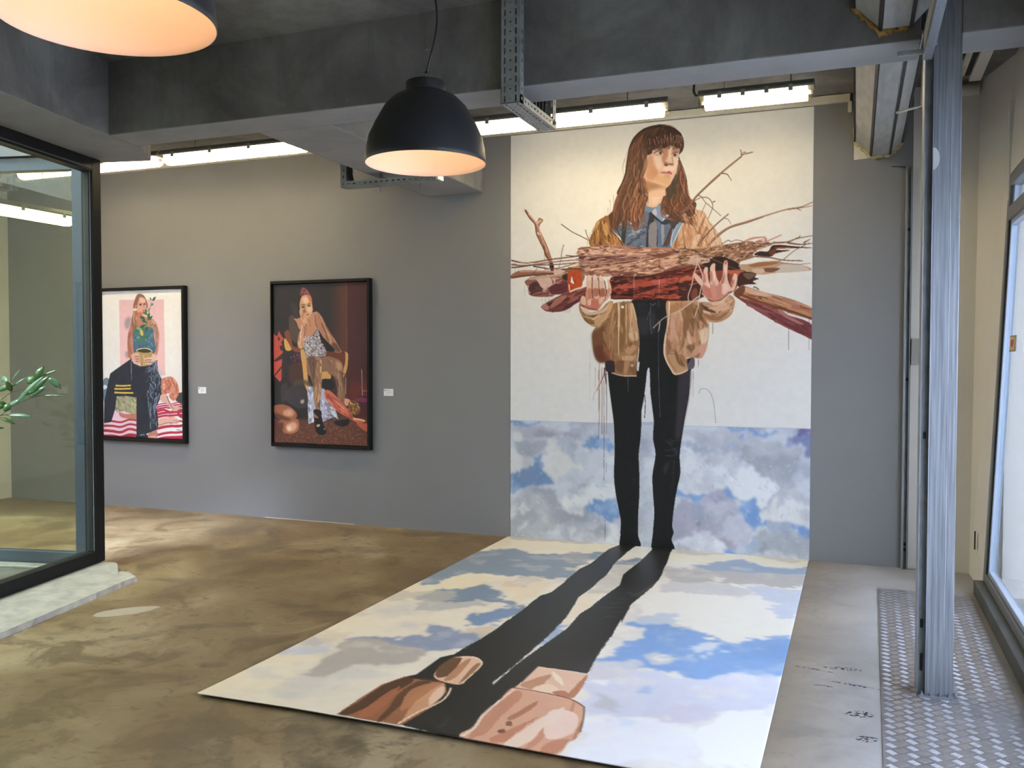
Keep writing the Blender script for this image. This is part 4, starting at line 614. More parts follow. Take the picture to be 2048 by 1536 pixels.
    for P, k in [([(85, 190), (110, 150), (160, 170), (200, 205), (330, 180), (400, 110), (380, 190), (250, 240), (150, 230)], (216, 180, 146)), ([(90, 200), (150, 245), (280, 240), (200, 260), (110, 240)], (84, 54, 34)), ([(230, 320), (400, 200), (330, 330), (290, 385)], (196, 154, 112)), ([(130, 290), (220, 300), (230, 360), (150, 330)], (128, 90, 54)), ([(400, 100), (455, 95), (440, 180), (390, 240)], (210, 160, 110))]: c.poly(P, k, a=.85, blur=1)
    c.poly([(1490, 90), (1640, 85), (1780, 60), (1860, 0), (1918, 50), (1918, 120), (1882, 232), (1780, 310), (1660, 332), (1570, 290), (1500, 205)], (184, 134, 96))
    c.ruled([(1500, 100), (1700, 80), (1900, 20)], [(1560, 290), (1700, 320), (1890, 190)], 46, 5, [(206, 158, 122), (150, 104, 70), (222, 180, 146), (172, 122, 86)], .8, .08, (.15, .5))
    for P, k in [([(1510, 110), (1600, 150), (1700, 210), (1660, 215), (1560, 180)], (66, 42, 28)), ([(1640, 90), (1780, 70), (1800, 100), (1680, 130)], (224, 184, 150)), ([(1600, 160), (1850, 110), (1800, 190), (1700, 180)], (212, 164, 130)), ([(1520, 210), (1700, 260), (1860, 190), (1760, 290), (1640, 300)], (146, 98, 64)), ([(1500, 100), (1540, 120), (1530, 250), (1500, 200)], (120, 80, 50)), ([(1780, 60), (1860, 10), (1850, 60)], (206, 156, 118))]: c.poly(P, k, a=.85, blur=1)
    # pale twig that hangs over the right hand
    V6()
    for P, w in [([(250, 290), (245, 430), (200, 570), (170, 730), (120, 880), (125, 980)], 2.4), ([(260, 420), (310, 540), (330, 620), (310, 760), (285, 880), (260, 1050), (205, 1220)], 2.4), ([(320, 850), (380, 920), (445, 1000)], 2.4), ([(280, 890), (160, 980), (60, 1065), (-80, 1160)], 2.2)]: c.line(P, w, (206, 180, 156), w*.7)
    V7()
    c.line([(1490, 20), (1320, 150), (1100, 260), (1020, 320), (940, 400)], 2., (196, 168, 142), 1.4); c.line([(1022, 325), (1015, 400), (1000, 440)], 1.8, (200, 176, 152), 1.2)
    c.grain(4)
    return c.out([(238, 224, 196), (232, 219, 194), (216, 211, 208), (214, 212, 211)], .78)
FX0, FX1, FY0 = -2.797, -0.318, -3.91            # painted board on the floor, from the wall towards the viewer
def paint_floor():
    c = Canvas(FX1-FX0, -FY0, 150, lambda P: (on_floor(P)-[FX0, 0])*[1, -1], (230, 224, 216), 11)
    F1 = lambda: c.view(900, 1060, 2.7676); F2 = lambda: c.view(380, 1200, 3.303); F3 = lambda: c.view(900, 1200, 2.7676)
    c.px_last = 1.
    u = np.linspace(0, 1, c.W)[None, :, None]; v = np.linspace(0, 1, c.H)[:, None, None]
    c.img[:] = np.array((231, 220, 202))*(1-u)+np.array((226, 226, 236))*u
    n = fbm(c.H, c.W, 120, c.rng, 6)[..., None]; k = np.clip((n-.52)*5, 0, 1)*.5; c.img[:] = c.img*(1-k)+np.array((188, 190, 202))*k
    def P(L, w=30, b=3):
        for pts, col, a in L: c.poly(pts, col, a=a, warp=w, blur=b)
    F1(); P([([(240, 45), (360, 35), (900, 75), (860, 130), (700, 120), (450, 110), (250, 100)], (226, 216, 198), 1), ([(330, 25), (900, 70), (700, 75), (400, 60)], (182, 178, 172), .8),
        ([(-150, 240), (100, 130), (330, 115), (560, 135), (830, 125), (850, 150), (720, 200), (640, 270), (500, 275), (330, 265), (100, 250), (-100, 300)], (130, 146, 168), 1), ([(600, 130), (760, 130), (760, 190), (640, 190)], (158, 162, 172), .8), ([(650, 225), (720, 215), (660, 260)], (214, 206, 198), .9),
        ([(-100, 330), (60, 310), (190, 310), (330, 380), (420, 425), (250, 405), (60, 390), (-200, 400)], (122, 140, 166), 1), ([(110, 500), (250, 430), (430, 428), (300, 515), (200, 525)], (122, 142, 172), 1), ([(-60, 540), (120, 570), (190, 620), (60, 650), (-80, 664)], (136, 150, 178), 1), ([(120, 560), (260, 540), (210, 610), (130, 600)], (206, 192, 178), .9),
        ([(-40, 290), (100, 255), (210, 285), (120, 320), (-60, 330)], (230, 218, 198), 1), ([(300, 310), (470, 280), (590, 300), (500, 370), (400, 420), (330, 360)], (228, 214, 196), 1), ([(300, 300), (450, 270), (560, 290), (420, 320)], (200, 192, 184), .7),
        ([(930, 180), (1050, 160), (1000, 220), (930, 215)], (132, 146, 168), 1), ([(900, 220), (1020, 210), (940, 330), (800, 370), (760, 360)], (196, 194, 194), 1), ([(700, 380), (850, 360), (740, 460), (650, 540), (620, 500)], (228, 216, 202), 1), ([(600, 540), (660, 550), (500, 660), (470, 660)], (150, 170, 205), 1),
        ([(1230, 110), (1400, 110), (1580, 140), (1500, 190), (1330, 180), (1220, 180)], (224, 218, 206), 1), ([(1220, 100), (1560, 130), (1500, 145), (1240, 125)], (186, 184, 180), .8), ([(1590, 130), (1980, 165), (1970, 210), (1750, 195), (1640, 165)], (224, 216, 202), 1), ([(1700, 145), (1980, 170), (1900, 185)], (186, 182, 176), .7),
        ([(1350, 205), (1520, 180), (1600, 165), (1660, 175), (1760, 205), (1990, 215), (1970, 255), (1700, 245), (1500, 255)], (144, 162, 192), 1), ([(1180, 225), (1400, 220), (1700, 245), (1960, 260), (1940, 310), (1700, 300), (1450, 290), (1200, 290)], (176, 177, 184), 1), ([(1400, 265), (1470, 265), (1480, 285), (1420, 285)], (218, 216, 216), .9),
        ([(1160, 290), (1500, 300), (1700, 340), (1500, 370), (1160, 340)], (196, 198, 210), .9), ([(1660, 310), (1940, 330), (1910, 400), (1760, 390)], (188, 196, 222), .9), ([(1700, 350), (1930, 350), (1905, 480), (1790, 485), (1740, 430), (1790, 400)], (190, 200, 228), .9),
        ([(1060, 360), (1300, 350), (1560, 390), (1760, 440), (1780, 490), (1900, 500), (1890, 570), (1640, 590), (1500, 610), (1350, 590), (1300, 540), (1100, 480), (1000, 470)], (230, 227, 230), 1)])
    F3(); P([([(980, 130), (1200, 150), (1330, 190), (1420, 220), (1550, 232), (1650, 190), (1890, 210), (1840, 420), (1600, 430), (1300, 415), (1100, 385), (900, 375), (810, 340), (870, 260), (1020, 200)], (128, 164, 222), 1), ([(970, 160), (1030, 190), (900, 250), (880, 230)], (220, 220, 228), .9), ([(1000, 120), (1160, 70), (1260, 110), (1200, 150)], (180, 196, 224), .8),
        ([(1480, 250), (1860, 240), (1850, 330), (1600, 330)], (122, 160, 222), .8), ([(1800, 430), (1560, 420), (1300, 430), (1160, 400), (900, 400), (780, 440), (740, 600), (1000, 640), (1500, 640), (1780, 600)], (200, 206, 236), .8), ([(780, 370), (1000, 340), (1080, 380), (1000, 440), (800, 450)], (206, 206, 222), .9),
        ([(1040, 290), (1200, 285), (1230, 340), (1130, 350), (1080, 320)], (196, 200, 216), .95), ([(1120, 310), (1200, 290), (1180, 325)], (228, 226, 230), .9), ([(1370, 280), (1480, 255), (1500, 295), (1400, 300)], (212, 220, 238), .9), ([(1260, 300), (1330, 300), (1310, 318)], (190, 206, 236), .9),
        ([(810, 560), (840, 530), (930, 555), (980, 580), (860, 605), (820, 590)], (190, 190, 206), .95), ([(1060, 480), (1190, 470), (1160, 490), (1070, 500)], (160, 182, 226), .8), ([(790, 455), (900, 445), (880, 475)], (232, 232, 244), .9), ([(1100, 600), (1300, 580), (1480, 640), (1300, 680), (1120, 640)], (202, 200, 224), .8),
        ([(720, 680), (1000, 640), (1300, 700), (1400, 800), (1300, 940), (900, 930), (650, 880)], (228, 230, 248), .9), ([(860, 660), (1000, 650), (1020, 690), (900, 700)], (206, 218, 244), .8), ([(1380, 760), (1560, 640), (1760, 640), (1720, 920), (1500, 940)], (236, 240, 250), .9)])
    F2(); P([([(1100, 245), (1300, 225), (1500, 240), (1700, 180), (1870, 215), (1700, 335), (1400, 345)], (140, 152, 182), 1), ([(840, 430), (960, 340), (1080, 260), (1250, 240), (1420, 320), (1530, 370), (1450, 410), (1250, 440), (1000, 505), (920, 515)], (178, 172, 170), 1), ([(1200, 300), (1260, 295), (1250, 330)], (206, 206, 212), .9), ([(1090, 265), (1120, 265), (1110, 285)], (210, 204, 198), .8),
        ([(590, 345), (700, 290), (830, 310), (950, 290), (900, 330), (700, 350)], (196, 200, 216), .9), ([(730, 260), (850, 240), (1000, 260), (800, 300)], (190, 188, 192), .9), ([(850, 200), (1100, 200), (1000, 270), (900, 260)], (214, 204, 190), .8), ([(1850, 120), (1950, 80), (2080, 40), (2080, 170), (1900, 150)], (122, 146, 186), 1), ([(1550, 20), (1750, 0), (1900, 30), (1650, 70), (1500, 60)], (176, 178, 184), .8), ([(1250, -20), (1400, -60), (1700, -40), (1600, 20)], (190, 186, 182), .7), ([(400, 450), (600, 440), (650, 510), (500, 530)], (214, 210, 206), .8), ([(1050, 100), (1200, 80), (1180, 130)], (208, 202, 194), .8)])
    n3 = fbm(c.H, c.W, 50, c.rng, 5)[..., None]; k = np.clip((n3-.55)*5, 0, 1)*.3; c.img[:] = c.img*(1-k)+np.array((240, 234, 228))*k
    # ---- painted shadows of the legs and the boots
    BK = (34, 34, 34)
    f1 = lambda L: [(900+x/2.7676, 1060+y/2.7676) for x, y in L]; f2 = lambda L: [(380+x/3.303, 1200+y/3.303) for x, y in L]; f3 = lambda L: [(900+x/2.7676, 1200+y/2.7676) for x, y in L]
    c.view(0, 0, 1)
    left = f1([(945, 60), (940, 85), (880, 110), (780, 190), (720, 220), (650, 275), (630, 300), (560, 350), (500, 370), (400, 450), (250, 560), (80, 664)])+f2([(1900, 270), (1750, 365), (1660, 385), (1500, 500), (1430, 515), (1270, 575), (1140, 665), (980, 785), (1400, 860), (1800, 950)])+f3([(70, 785), (160, 640), (240, 480), (240, 462), (360, 370), (450, 290), (520, 230), (640, 110), (690, 30)])+f1([(712, 378), (780, 330), (870, 250), (900, 210), (920, 180), (990, 120), (1056, 78), (1050, 60)])
    right = f1([(1118, 80), (1118, 115), (1050, 180), (960, 250), (940, 310), (850, 375), (780, 430), (720, 470), (650, 550), (490, 664)])+f3([(400, 340), (256, 462), (150, 560), (70, 785), (300, 830), (420, 600), (490, 372), (762, 412), (772, 400), (830, 290), (890, 210), (950, 110)])+f1([(950, 520), (1000, 420), (1060, 370), (1120, 320), (1168, 262), (1185, 215), (1200, 190), (1220, 130), (1242, 95), (1240, 70)])
    for q in (left, right): c.poly(q, BK, smooth=False, warp=2)
    F1()
    for L, w in [([(860, 485), (930, 480)], 3), ([(840, 435), (960, 432)], 3), ([(890, 410), (990, 405)], 3), ([(930, 385), (990, 385)], 3), ([(890, 460), (970, 455)], 2), ([(980, 350), (1050, 355), (1140, 295)], 4), ([(1000, 370), (1060, 365)], 4)]: c.line(L, w, (84, 82, 82), w*.4, .7)
    F3(); c.poly([(690, 390), (800, 300), (770, 400)], (50, 50, 54), a=.7, blur=3)
    c.view(0, 0, 1)
    # left boot
    c.poly(f2([(1430, 512), (1490, 530), (1690, 555), (1700, 620), (1600, 730), (1400, 862), (1250, 838), (975, 790), (1140, 662), (1270, 572)]), (150, 98, 70), smooth=False)
    F2()
    for q, k in [([(1290, 570), (1440, 520), (1490, 540), (1400, 600), (1200, 720), (1060, 790), (1000, 780), (1150, 670)], (74, 52, 38)), ([(1280, 650), (1390, 580), (1330, 680), (1200, 800), (1120, 790)], (168, 104, 76)), ([(1400, 620), (1520, 550), (1600, 560), (1440, 680), (1280, 830), (1250, 820), (1330, 720)], (90, 60, 42)), ([(1450, 620), (1600, 560), (1680, 570), (1560, 660), (1400, 760)], (184, 126, 92)), ([(1500, 690), (1660, 570), (1690, 570), (1680, 640), (1560, 740), (1420, 820)], (206, 156, 122)), ([(1600, 640), (1680, 580), (1670, 650), (1590, 720)], (232, 200, 180))]: c.poly(q, k, a=.9, warp=3)
    c.line([(1380, 852), (1520, 760), (1640, 700), (1700, 650), (1730, 590)], 3.4, (232, 206, 188), 2.4); c.line([(1490, 530), (1600, 535), (1700, 560)], 2, (96, 64, 48))
    c.poly([(1760, 382), (1880, 380), (1936, 412), (1922, 452), (1850, 515), (1800, 565), (1720, 560), (1620, 522), (1640, 460), (1700, 410)], (222, 184, 160))
    for q, k in [([(1740, 385), (1800, 395), (1720, 500), (1640, 520), (1640, 460)], (92, 64, 42)), ([(1800, 420), (1860, 400), (1780, 500), (1720, 540), (1690, 530)], (176, 124, 96)), ([(1880, 440), (1925, 430), (1850, 510), (1780, 560)], (150, 104, 78))]: c.poly(q, k, a=.9, warp=2)
    c.line([(1760, 385), (1880, 385), (1930, 412), (1918, 450), (1800, 560)], 1.6, (236, 212, 192))
    # right boot
    F3()
    c.poly([(352, 492), (480, 510), (660, 552), (742, 602), (740, 665), (720, 745), (660, 805), (590, 878), (420, 850), (66, 784), (140, 720), (190, 640), (280, 560)], (212, 164, 142))
    c.poly([(490, 372), (765, 418), (725, 500), (682, 548), (560, 532), (358, 492), (412, 450), (462, 402)], (222, 186, 166), smooth=False)
    for q, k in [([(400, 470), (540, 420), (560, 430), (500, 490), (440, 500)], (184, 132, 108)), ([(570, 400), (620, 440), (630, 480), (580, 440)], (240, 220, 204)), ([(700, 480), (760, 420), (750, 460), (690, 545), (650, 535)], (176, 116, 92)), ([(570, 515), (640, 510), (660, 545), (600, 535)], (178, 114, 92)), ([(460, 500), (540, 470), (600, 500), (540, 520)], (234, 206, 188)),
                 ([(280, 570), (370, 510), (400, 540), (300, 640), (220, 740), (150, 780), (110, 780), (200, 650)], (192, 134, 110)), ([(330, 660), (480, 570), (470, 600), (400, 650), (340, 680)], (168, 112, 86)), ([(220, 790), (420, 690), (490, 660), (380, 740), (300, 810)], (190, 126, 100)), ([(300, 820), (480, 680), (640, 600), (560, 700), (400, 830)], (236, 212, 200)), ([(420, 840), (540, 700), (520, 780), (450, 845)], (196, 138, 114)), ([(560, 800), (660, 790), (590, 870), (500, 860)], (190, 128, 104)), ([(680, 570), (695, 580), (670, 660), (660, 650)], (192, 134, 110)), ([(560, 620), (700, 640), (690, 740), (560, 790), (520, 740)], (234, 208, 200)), ([(690, 750), (735, 680), (715, 750), (670, 800)], (184, 122, 100)), ([(310, 690), (340, 685), (345, 710), (315, 712)], (120, 76, 58)), ([(265, 740), (300, 730), (305, 752), (272, 755)], (110, 68, 52))]: c.poly(q, k, a=.9, warp=2)
    c.line([(66, 784), (140, 725), (190, 648), (280, 566), (360, 500)], 4.5, (234, 210, 196), 3); c.line([(355, 492), (480, 512), (660, 552), (745, 600)], 2.4, (120, 80, 64)); c.line([(745, 600), (740, 665), (722, 745)], 1.8, (90, 70, 64))
    F2(); c.poly([(1620, 890), (1730, 780), (1690, 860)], (72, 72, 76), a=.7, blur=2)
    c.grain(4)
    return c.out([(226, 228, 230), (220, 221, 228), (232, 238, 246), (238, 239, 248)], .9)  # cool tint on the left keeps the warm light in the board's colours
CY = -0.035                                        # picture plane of the two framed canvases
P1 = (-7.361, -6.312, 0.733, 2.247)                # x0, x1, z0, z1
P2 = (-5.215, -4.183, 0.742, 2.254)
def paint_canvas():
    a = Canvas(P1[1]-P1[0], P1[3]-P1[2], 210, lambda P: (on_wall(P, CY)-[P1[0], P1[3]])*[1, -1], (228, 207, 176), 21)
    A = lambda: a.view(195, 560, 8.904); B = lambda: a.view(195, 720, 8.535); a.px_last = 2.2
    v = np.linspace(0, 1, a.H)[:, None, None]; a.img[:] = np.array((230, 211, 178))*(1-v)+np.array((216, 200, 178))*v
    A(); a.poly([(385, 360), (1178, 350), (1205, 1700), (410, 1700)], (222, 170, 150), smooth=False)
    a.poly([(490, 720), (560, 660), (600, 700), (560, 850), (500, 860)], (150, 128, 116), a=.8, blur=5); a.poly([(500, 1290), (560, 1270), (560, 1390), (500, 1370)], (150, 130, 118), a=.8, blur=4)
    a.poly([(660, 640), (760, 620), (900, 680), (1000, 715), (980, 900), (640, 920), (620, 760)], (182, 112, 82))
    a.poly([(612, 740), (560, 900), (535, 1060), (540, 1300), (560, 1380), (620, 1420), (700, 1340), (640, 1120), (660, 860)], (168, 102, 76)); a.ruled([(600, 760), (545, 1050), (560, 1360)], [(650, 800), (630, 1100), (660, 1340)], 26, 3, [(196, 132, 100), (140, 78, 58), (116, 66, 52), (186, 116, 86)], .7)
    a.poly([(960, 715), (1040, 760), (1095, 950), (1085, 1200), (1050, 1360), (970, 1260), (1000, 1000)], (192, 132, 100)); a.ruled([(970, 730), (1000, 1000), (980, 1260)], [(1040, 770), (1090, 960), (1050, 1340)], 24, 3, [(214, 160, 124), (160, 100, 76), (112, 78, 64), (196, 130, 98)], .7)
    a.poly([(640, 910), (700, 860), (960, 850), (1000, 1000), (1010, 1300), (680, 1300), (640, 1130)], (72, 98, 100)); a.dabs([(640, 910), (960, 860), (1000, 1000), (1000, 1280), (680, 1280)], 50, 9, 5, [(54, 76, 82), (92, 122, 124), (110, 138, 136), (60, 84, 86)], .7, 1.4, .5)
    a.poly([(640, 520), (640, 440), (690, 290), (740, 250), (820, 275), (870, 370), (895, 470), (860, 530), (850, 360), (760, 310), (720, 420), (720, 560), (700, 760), (720, 830), (640, 880), (605, 720), (640, 580)], (138, 88, 58)); a.ruled([(660, 440), (620, 700), (650, 860)], [(720, 420), (700, 650), (720, 830)], 26, 2.4, [(206, 160, 112), (168, 112, 74), (110, 66, 44)], .8); a.poly([(640, 520), (700, 515), (715, 535), (650, 550)], (226, 200, 170))
    a.poly([(715, 420), (760, 315), (830, 335), (862, 420), (870, 490), (850, 560), (790, 645), (720, 630), (705, 520)], (208, 144, 112)); a.poly([(720, 580), (800, 590), (780, 640), (720, 630)], (196, 92, 62), blur=3); a.poly([(760, 330), (830, 340), (845, 400), (770, 400)], (220, 170, 136), blur=3)
    a.line([(735, 435), (790, 425)], 1., (84, 46, 36)); a.line([(820, 420), (855, 415)], 1., (84, 46, 36)); a.poly([(745, 442), (785, 438), (780, 455), (750, 458)], (70, 44, 38)); a.poly([(822, 432), (852, 428), (848, 445), (826, 448)], (70, 44, 38)); a.line([(815, 430), (825, 480), (810, 495)], .9, (160, 92, 68)); a.line([(800, 550), (838, 545)], 1.3, (158, 72, 58))
    GRN = [(70, 124, 62), (104, 150, 78), (134, 170, 92), (46, 92, 50), (60, 110, 66)]
    for x, y, l, t in [(945, 340, 60, -1.9), (1005, 340, 100, -.85), (975, 440, 60, -.7), (905, 540, 90, -1.1), (850, 600, 110, .6), (800, 680, 120, .7), (940, 680, 110, -.7), (830, 740, 100, .5), (800, 830, 130, -.4), (860, 560, 80, 1.4), (740, 870, 110, .3), (790, 940, 110, 1.4), (690, 960, 110, .7), (870, 880, 110, -1.2), (950, 810, 80, -.5), (770, 1060, 120, .2), (870, 1015, 140, -.25), (720, 1030, 60, 0), (880, 780, 110, -1.2), (910, 640, 110, -1.2)]:
        d = np.array([math.cos(t), math.sin(t)])*l/2; nn = np.array([-d[1], d[0]])*.42; q = np.array([x, y])
        k = a.rnd.choice(GRN); a.poly([q-d, q-d*.3+nn, q+d*.4+nn*.6, q+d, q+d*.3-nn, q-d*.5-nn*.7], k); a.line([q-d*.8, q+d*.8], .7, np.array(k)*.65)
    a.poly([(755, 900), (800, 900), (815, 980), (775, 990)], (200, 170, 74)); a.line([(960, 400), (900, 640), (850, 900), (825, 1240)], 1.1, (84, 100, 60))
    a.poly([(690, 1258), (760, 1225), (880, 1225), (970, 1262), (968, 1400), (930, 1640), (850, 1670), (780, 1640), (750, 1420)], (172, 132, 76)); a.poly([(705, 1258), (800, 1228), (880, 1232), (955, 1265), (900, 1295), (780, 1290)], (60, 56, 34)); a.line([(690, 1256), (760, 1224), (880, 1222), (972, 1262)], 1.5, (214, 190, 142)); a.ruled([(760, 1330), (800, 1640)], [(960, 1330), (920, 1620)], 16, 4, [(196, 156, 92), (140, 104, 56), (206, 172, 110)], .7)
    for q, k in [([(600, 1340), (690, 1290), (745, 1330), (750, 1480), (690, 1500), (640, 1440)], (206, 152, 118)), ([(830, 1400), (960, 1370), (1050, 1330), (1030, 1450), (980, 1510), (860, 1490)], (214, 166, 126))]: a.poly(q, k)
    for L in ([(660, 1370), (740, 1365)], [(670, 1410), (745, 1405)], [(680, 1450), (745, 1445)], [(840, 1430), (960, 1420)], [(840, 1465), (950, 1460)]): a.line(L, 1.3, (110, 62, 48))
    B()
    a.poly([(110, 640), (500, 640), (700, 700), (1050, 700), (1480, 720), (1480, 1380), (110, 1380)], (214, 170, 166), smooth=False); a.poly([(1040, 715), (1480, 715), (1480, 1380), (1000, 1380)], (228, 206, 200), smooth=False)
    for y0, y1, w in [(1010, 1040, 3.6), (1090, 1120, 4), (1180, 1200, 5), (1265, 1300, 6), (1330, 1340, 6)]: a.line([(110, y1), (250, y0+30), (400, y0+50), (540, y1-25), (670, y0+20)], w, (150, 42, 46), w*.8)
    for y0, y1, w in [(738, 735, 2), (775, 765, 2.6), (812, 800, 3), (850, 870, 4), (900, 880, 4.4), (950, 930, 4), (1050, 1060, 3), (1140, 1110, 5), (1250, 1220, 4.5), (1345, 1320, 9)]: a.line([(1010, y0+30), (1130, y0), (1250, y1+15), (1370, y0-15), (1480, y1)], w, (176, 40, 56), w*.9)
    a.line([(1390, 840), (1380, 930), (1470, 990)], 6, (172, 40, 54), 4); a.poly([(1330, 560), (1480, 550), (1480, 720), (1420, 750), (1330, 690)], (66, 62, 56), smooth=False); a.poly([(100, 350), (200, 330), (180, 600), (110, 700)], (92, 108, 106), a=.9); a.poly([(105, 430), (150, 430), (170, 470), (110, 500)], (196, 200, 190))
    a.poly([(330, 640), (660, 620), (665, 920), (450, 870), (300, 850)], (150, 138, 98)); a.dabs([(330, 640), (660, 630), (660, 900), (450, 870), (310, 840)], 50, 14, 4, [(120, 108, 74), (176, 164, 122), (136, 124, 88)], .8, .8, .6)
    a.poly([(370, 890), (480, 920), (670, 920), (665, 1005), (540, 1000), (400, 970)], (176, 106, 78))
    a.poly([(570, -20), (300, 170), (220, 230), (180, 400), (120, 700), (112, 1075), (235, 1058), (300, 850), (330, 625), (480, 610), (665, 640), (665, 1300), (720, 1325), (850, 1250), (1000, 1200), (1045, 1100), (1000, 800), (1095, 600), (1090, 320), (1015, 160), (1020, 0), (900, 90), (740, 110), (620, 60)], (38, 39, 42), smooth=False)
    a.ruled([(780, 190), (830, 500), (870, 800), (900, 1180)], [(1060, 260), (1080, 560), (980, 860), (1030, 1130)], 130, 2.6, [(130, 134, 138), (90, 96, 102), (60, 64, 70), (156, 160, 160), (46, 50, 56)], .75, .16, (.06, .2)); a.ruled([(900, 20), (800, 200)], [(1015, 10), (1040, 250)], 40, 2.6, [(120, 124, 128), (150, 152, 152), (80, 84, 90)], .7, .16, (.2, .5))
    a.poly([(1020, 190), (1090, 190), (1120, 260), (1060, 280)], (176, 172, 162), a=.6, blur=6)
    for L in ([(310, 438), (450, 440), (572, 432)], [(290, 490), (430, 492), (572, 486)], [(290, 552), (440, 560), (612, 560)]): a.line(L, 2.9, (206, 164, 66), 2.3)
    a.line([(575, 0), (582, 345)], .9, (150, 150, 146)); a.poly([(330, 840), (365, 850), (330, 870)], (180, 178, 172))
    a.poly([(1090, 330), (1160, 295), (1270, 290), (1360, 400), (1385, 560), (1310, 690), (1230, 650), (1210, 570), (1100, 590), (1085, 450)], (192, 112, 80)); a.ruled([(1130, 310), (1100, 450), (1130, 580)], [(1300, 310), (1380, 500), (1310, 680)], 50, 3, [(206, 136, 100), (170, 84, 58), (222, 168, 132), (140, 64, 48)], .7, .12, (.15, .4))
    a.poly([(1075, 600), (1165, 590), (1260, 750), (1400, 800), (1412, 830), (1290, 870), (1185, 745), (1075, 690)], (204, 156, 128)); a.line([(1180, 610), (1230, 740), (1300, 840)], 3, (176, 96, 76), 1.5)
    a.poly([(1040, 1010), (1190, 975), (1300, 965), (1392, 1040), (1380, 1075), (1210, 1085), (1070, 1125), (1040, 1100)], (208, 156, 126)); a.line([(1050, 1110), (1200, 1070), (1360, 1075)], 1.6, (168, 108, 86)); a.line([(1290, 1020), (1380, 1050)], 1.1, (160, 100, 80)); a.line([(1280, 985), (1340, 1010)], 1.1, (224, 186, 160))
    a.poly([(840, 1320), (880, 1250), (1000, 1195), (1022, 1290), (960, 1345), (860, 1345)], (176, 110, 86))
    for x in (865, 905, 940, 975): a.poly([(x-14, 1310), (x, 1285), (x+16, 1300), (x+10, 1340), (x-10, 1340)], (214, 162, 132))
    a.poly([(660, 1300), (840, 1270), (840, 1350), (660, 1340)], (44, 34, 34)); a.line([(725, 1278), (800, 1270)], 1.2, (150, 160, 160)); a.line([(1340, 1195), (1370, 1190), (1420, 1205)], .9, (90, 80, 80))
    a.grain(4)
    # -------------------------------- second canvas: seated figure in the dark
    b = Canvas(P2[1]-P2[0], P2[3]-P2[2], 210, lambda P: (on_wall(P, CY)-[P2[0], P2[3]])*[1, -1], (40, 32, 27), 22)
    C = lambda: b.view(530, 545, 7.585); D = lambda: b.view(530, 720, 7.585); b.px_last = 2.2
    C(); b.grad([(950, 100), (1250, 100), (1250, 2400), (950, 2400)], (40, 32, 27), (98, 52, 32), (950, 500), (1250, 500), smooth=False, blur=10); b.poly([(1240, 100), (1600, 100), (1600, 2400), (1250, 2400)], (72, 34, 28), smooth=False); b.line([(1235, 150), (1240, 1200)], 1.2, (150, 84, 44)); b.poly([(1300, 1700), (1560, 1700), (1560, 1950), (1300, 1950)], (104, 40, 30), a=.8, blur=12)
    D(); b.line([(1465, 140), (1478, 580)], 1., (190, 160, 136)); b.line([(1478, 470), (1560, 468)], 1.4, (150, 110, 90)); b.line([(1225, 270), (1225, 520)], .9, (176, 150, 130))
    b.poly([(120, 880), (600, 900), (1000, 900), (1300, 880), (1580, 900), (1580, 1330), (120, 1330)], (92, 54, 38), smooth=False, blur=6); b.dabs([(130, 1120), (600, 1000), (1000, 930), (1300, 950), (1570, 1080), (1570, 1310), (130, 1260)], 700, 3.4, 2, [(120, 68, 44), (150, 84, 54), (70, 42, 30), (166, 92, 60), (104, 50, 40), (132, 96, 62)], .8, 0, 1.5)
    b.poly([(1060, 930), (1260, 900), (1270, 980), (1180, 1010), (1080, 980)], (26, 22, 22)); b.poly([(1400, 560), (1560, 560), (1560, 720), (1430, 700)], (70, 28, 44))
    C(); b.poly([(125, 920), (150, 950), (190, 970), (215, 885), (250, 960), (290, 1010), (250, 1060), (290, 1180), (290, 1400), (290, 1560), (230, 1660), (135, 1560)], (190, 74, 52), smooth=False)
    for q in ([(200, 985), (225, 985), (228, 1030), (200, 1030)], [(230, 1110), (290, 1125), (300, 1190), (240, 1180)], [(140, 1340), (240, 1250), (300, 1210), (290, 1290), (180, 1350)], [(260, 930), (300, 990), (290, 1040)], [(140, 1560), (280, 1390), (270, 1430), (150, 1580)]): b.poly(q, (60, 40, 26))
    b.poly([(285, 1130), (285, 2000), (560, 1900), (560, 1180)], (44, 34, 30), a=.9); b.poly([(390, 1230), (470, 1200), (540, 1260), (545, 1400), (440, 1400), (390, 1320)], (56, 32, 32)); b.dabs([(400, 1240), (530, 1240), (540, 1390), (430, 1390)], 40, 4, 2, [(120, 60, 76), (176, 130, 140), (90, 40, 52)], .8, .7, 1)
    b.poly([(380, 1400), (600, 1400), (640, 1700), (400, 1700)], (78, 46, 32), a=.8, blur=3); b.poly([(300, 950), (330, 880), (370, 890), (400, 1000), (430, 1120), (540, 1150), (540, 1210), (420, 1180)], (128, 66, 36)); b.poly([(290, 1060), (310, 1000), (390, 1130), (400, 1180), (320, 1180)], (206, 150, 70)); b.poly([(540, 1190), (600, 1190), (640, 1380), (650, 1600), (670, 1760), (640, 1790), (600, 1720), (570, 1440)], (204, 146, 78)); b.poly([(1195, 1215), (1255, 1230), (1258, 1340), (1240, 1480), (1180, 1620), (1160, 1620), (1200, 1400)], (198, 142, 70)); b.poly([(1100, 1190), (1210, 1200), (1210, 1400), (1150, 1420), (930, 1240), (930, 1180)], (104, 50, 32))
    b.poly([(370, 680), (440, 660), (470, 760), (520, 900), (500, 1050), (440, 1060), (380, 960)], (84, 66, 48), a=.9, blur=2); b.poly([(390, 480), (450, 470), (500, 560), (540, 700), (500, 720), (420, 620)], (60, 48, 38), a=.8, blur=4)
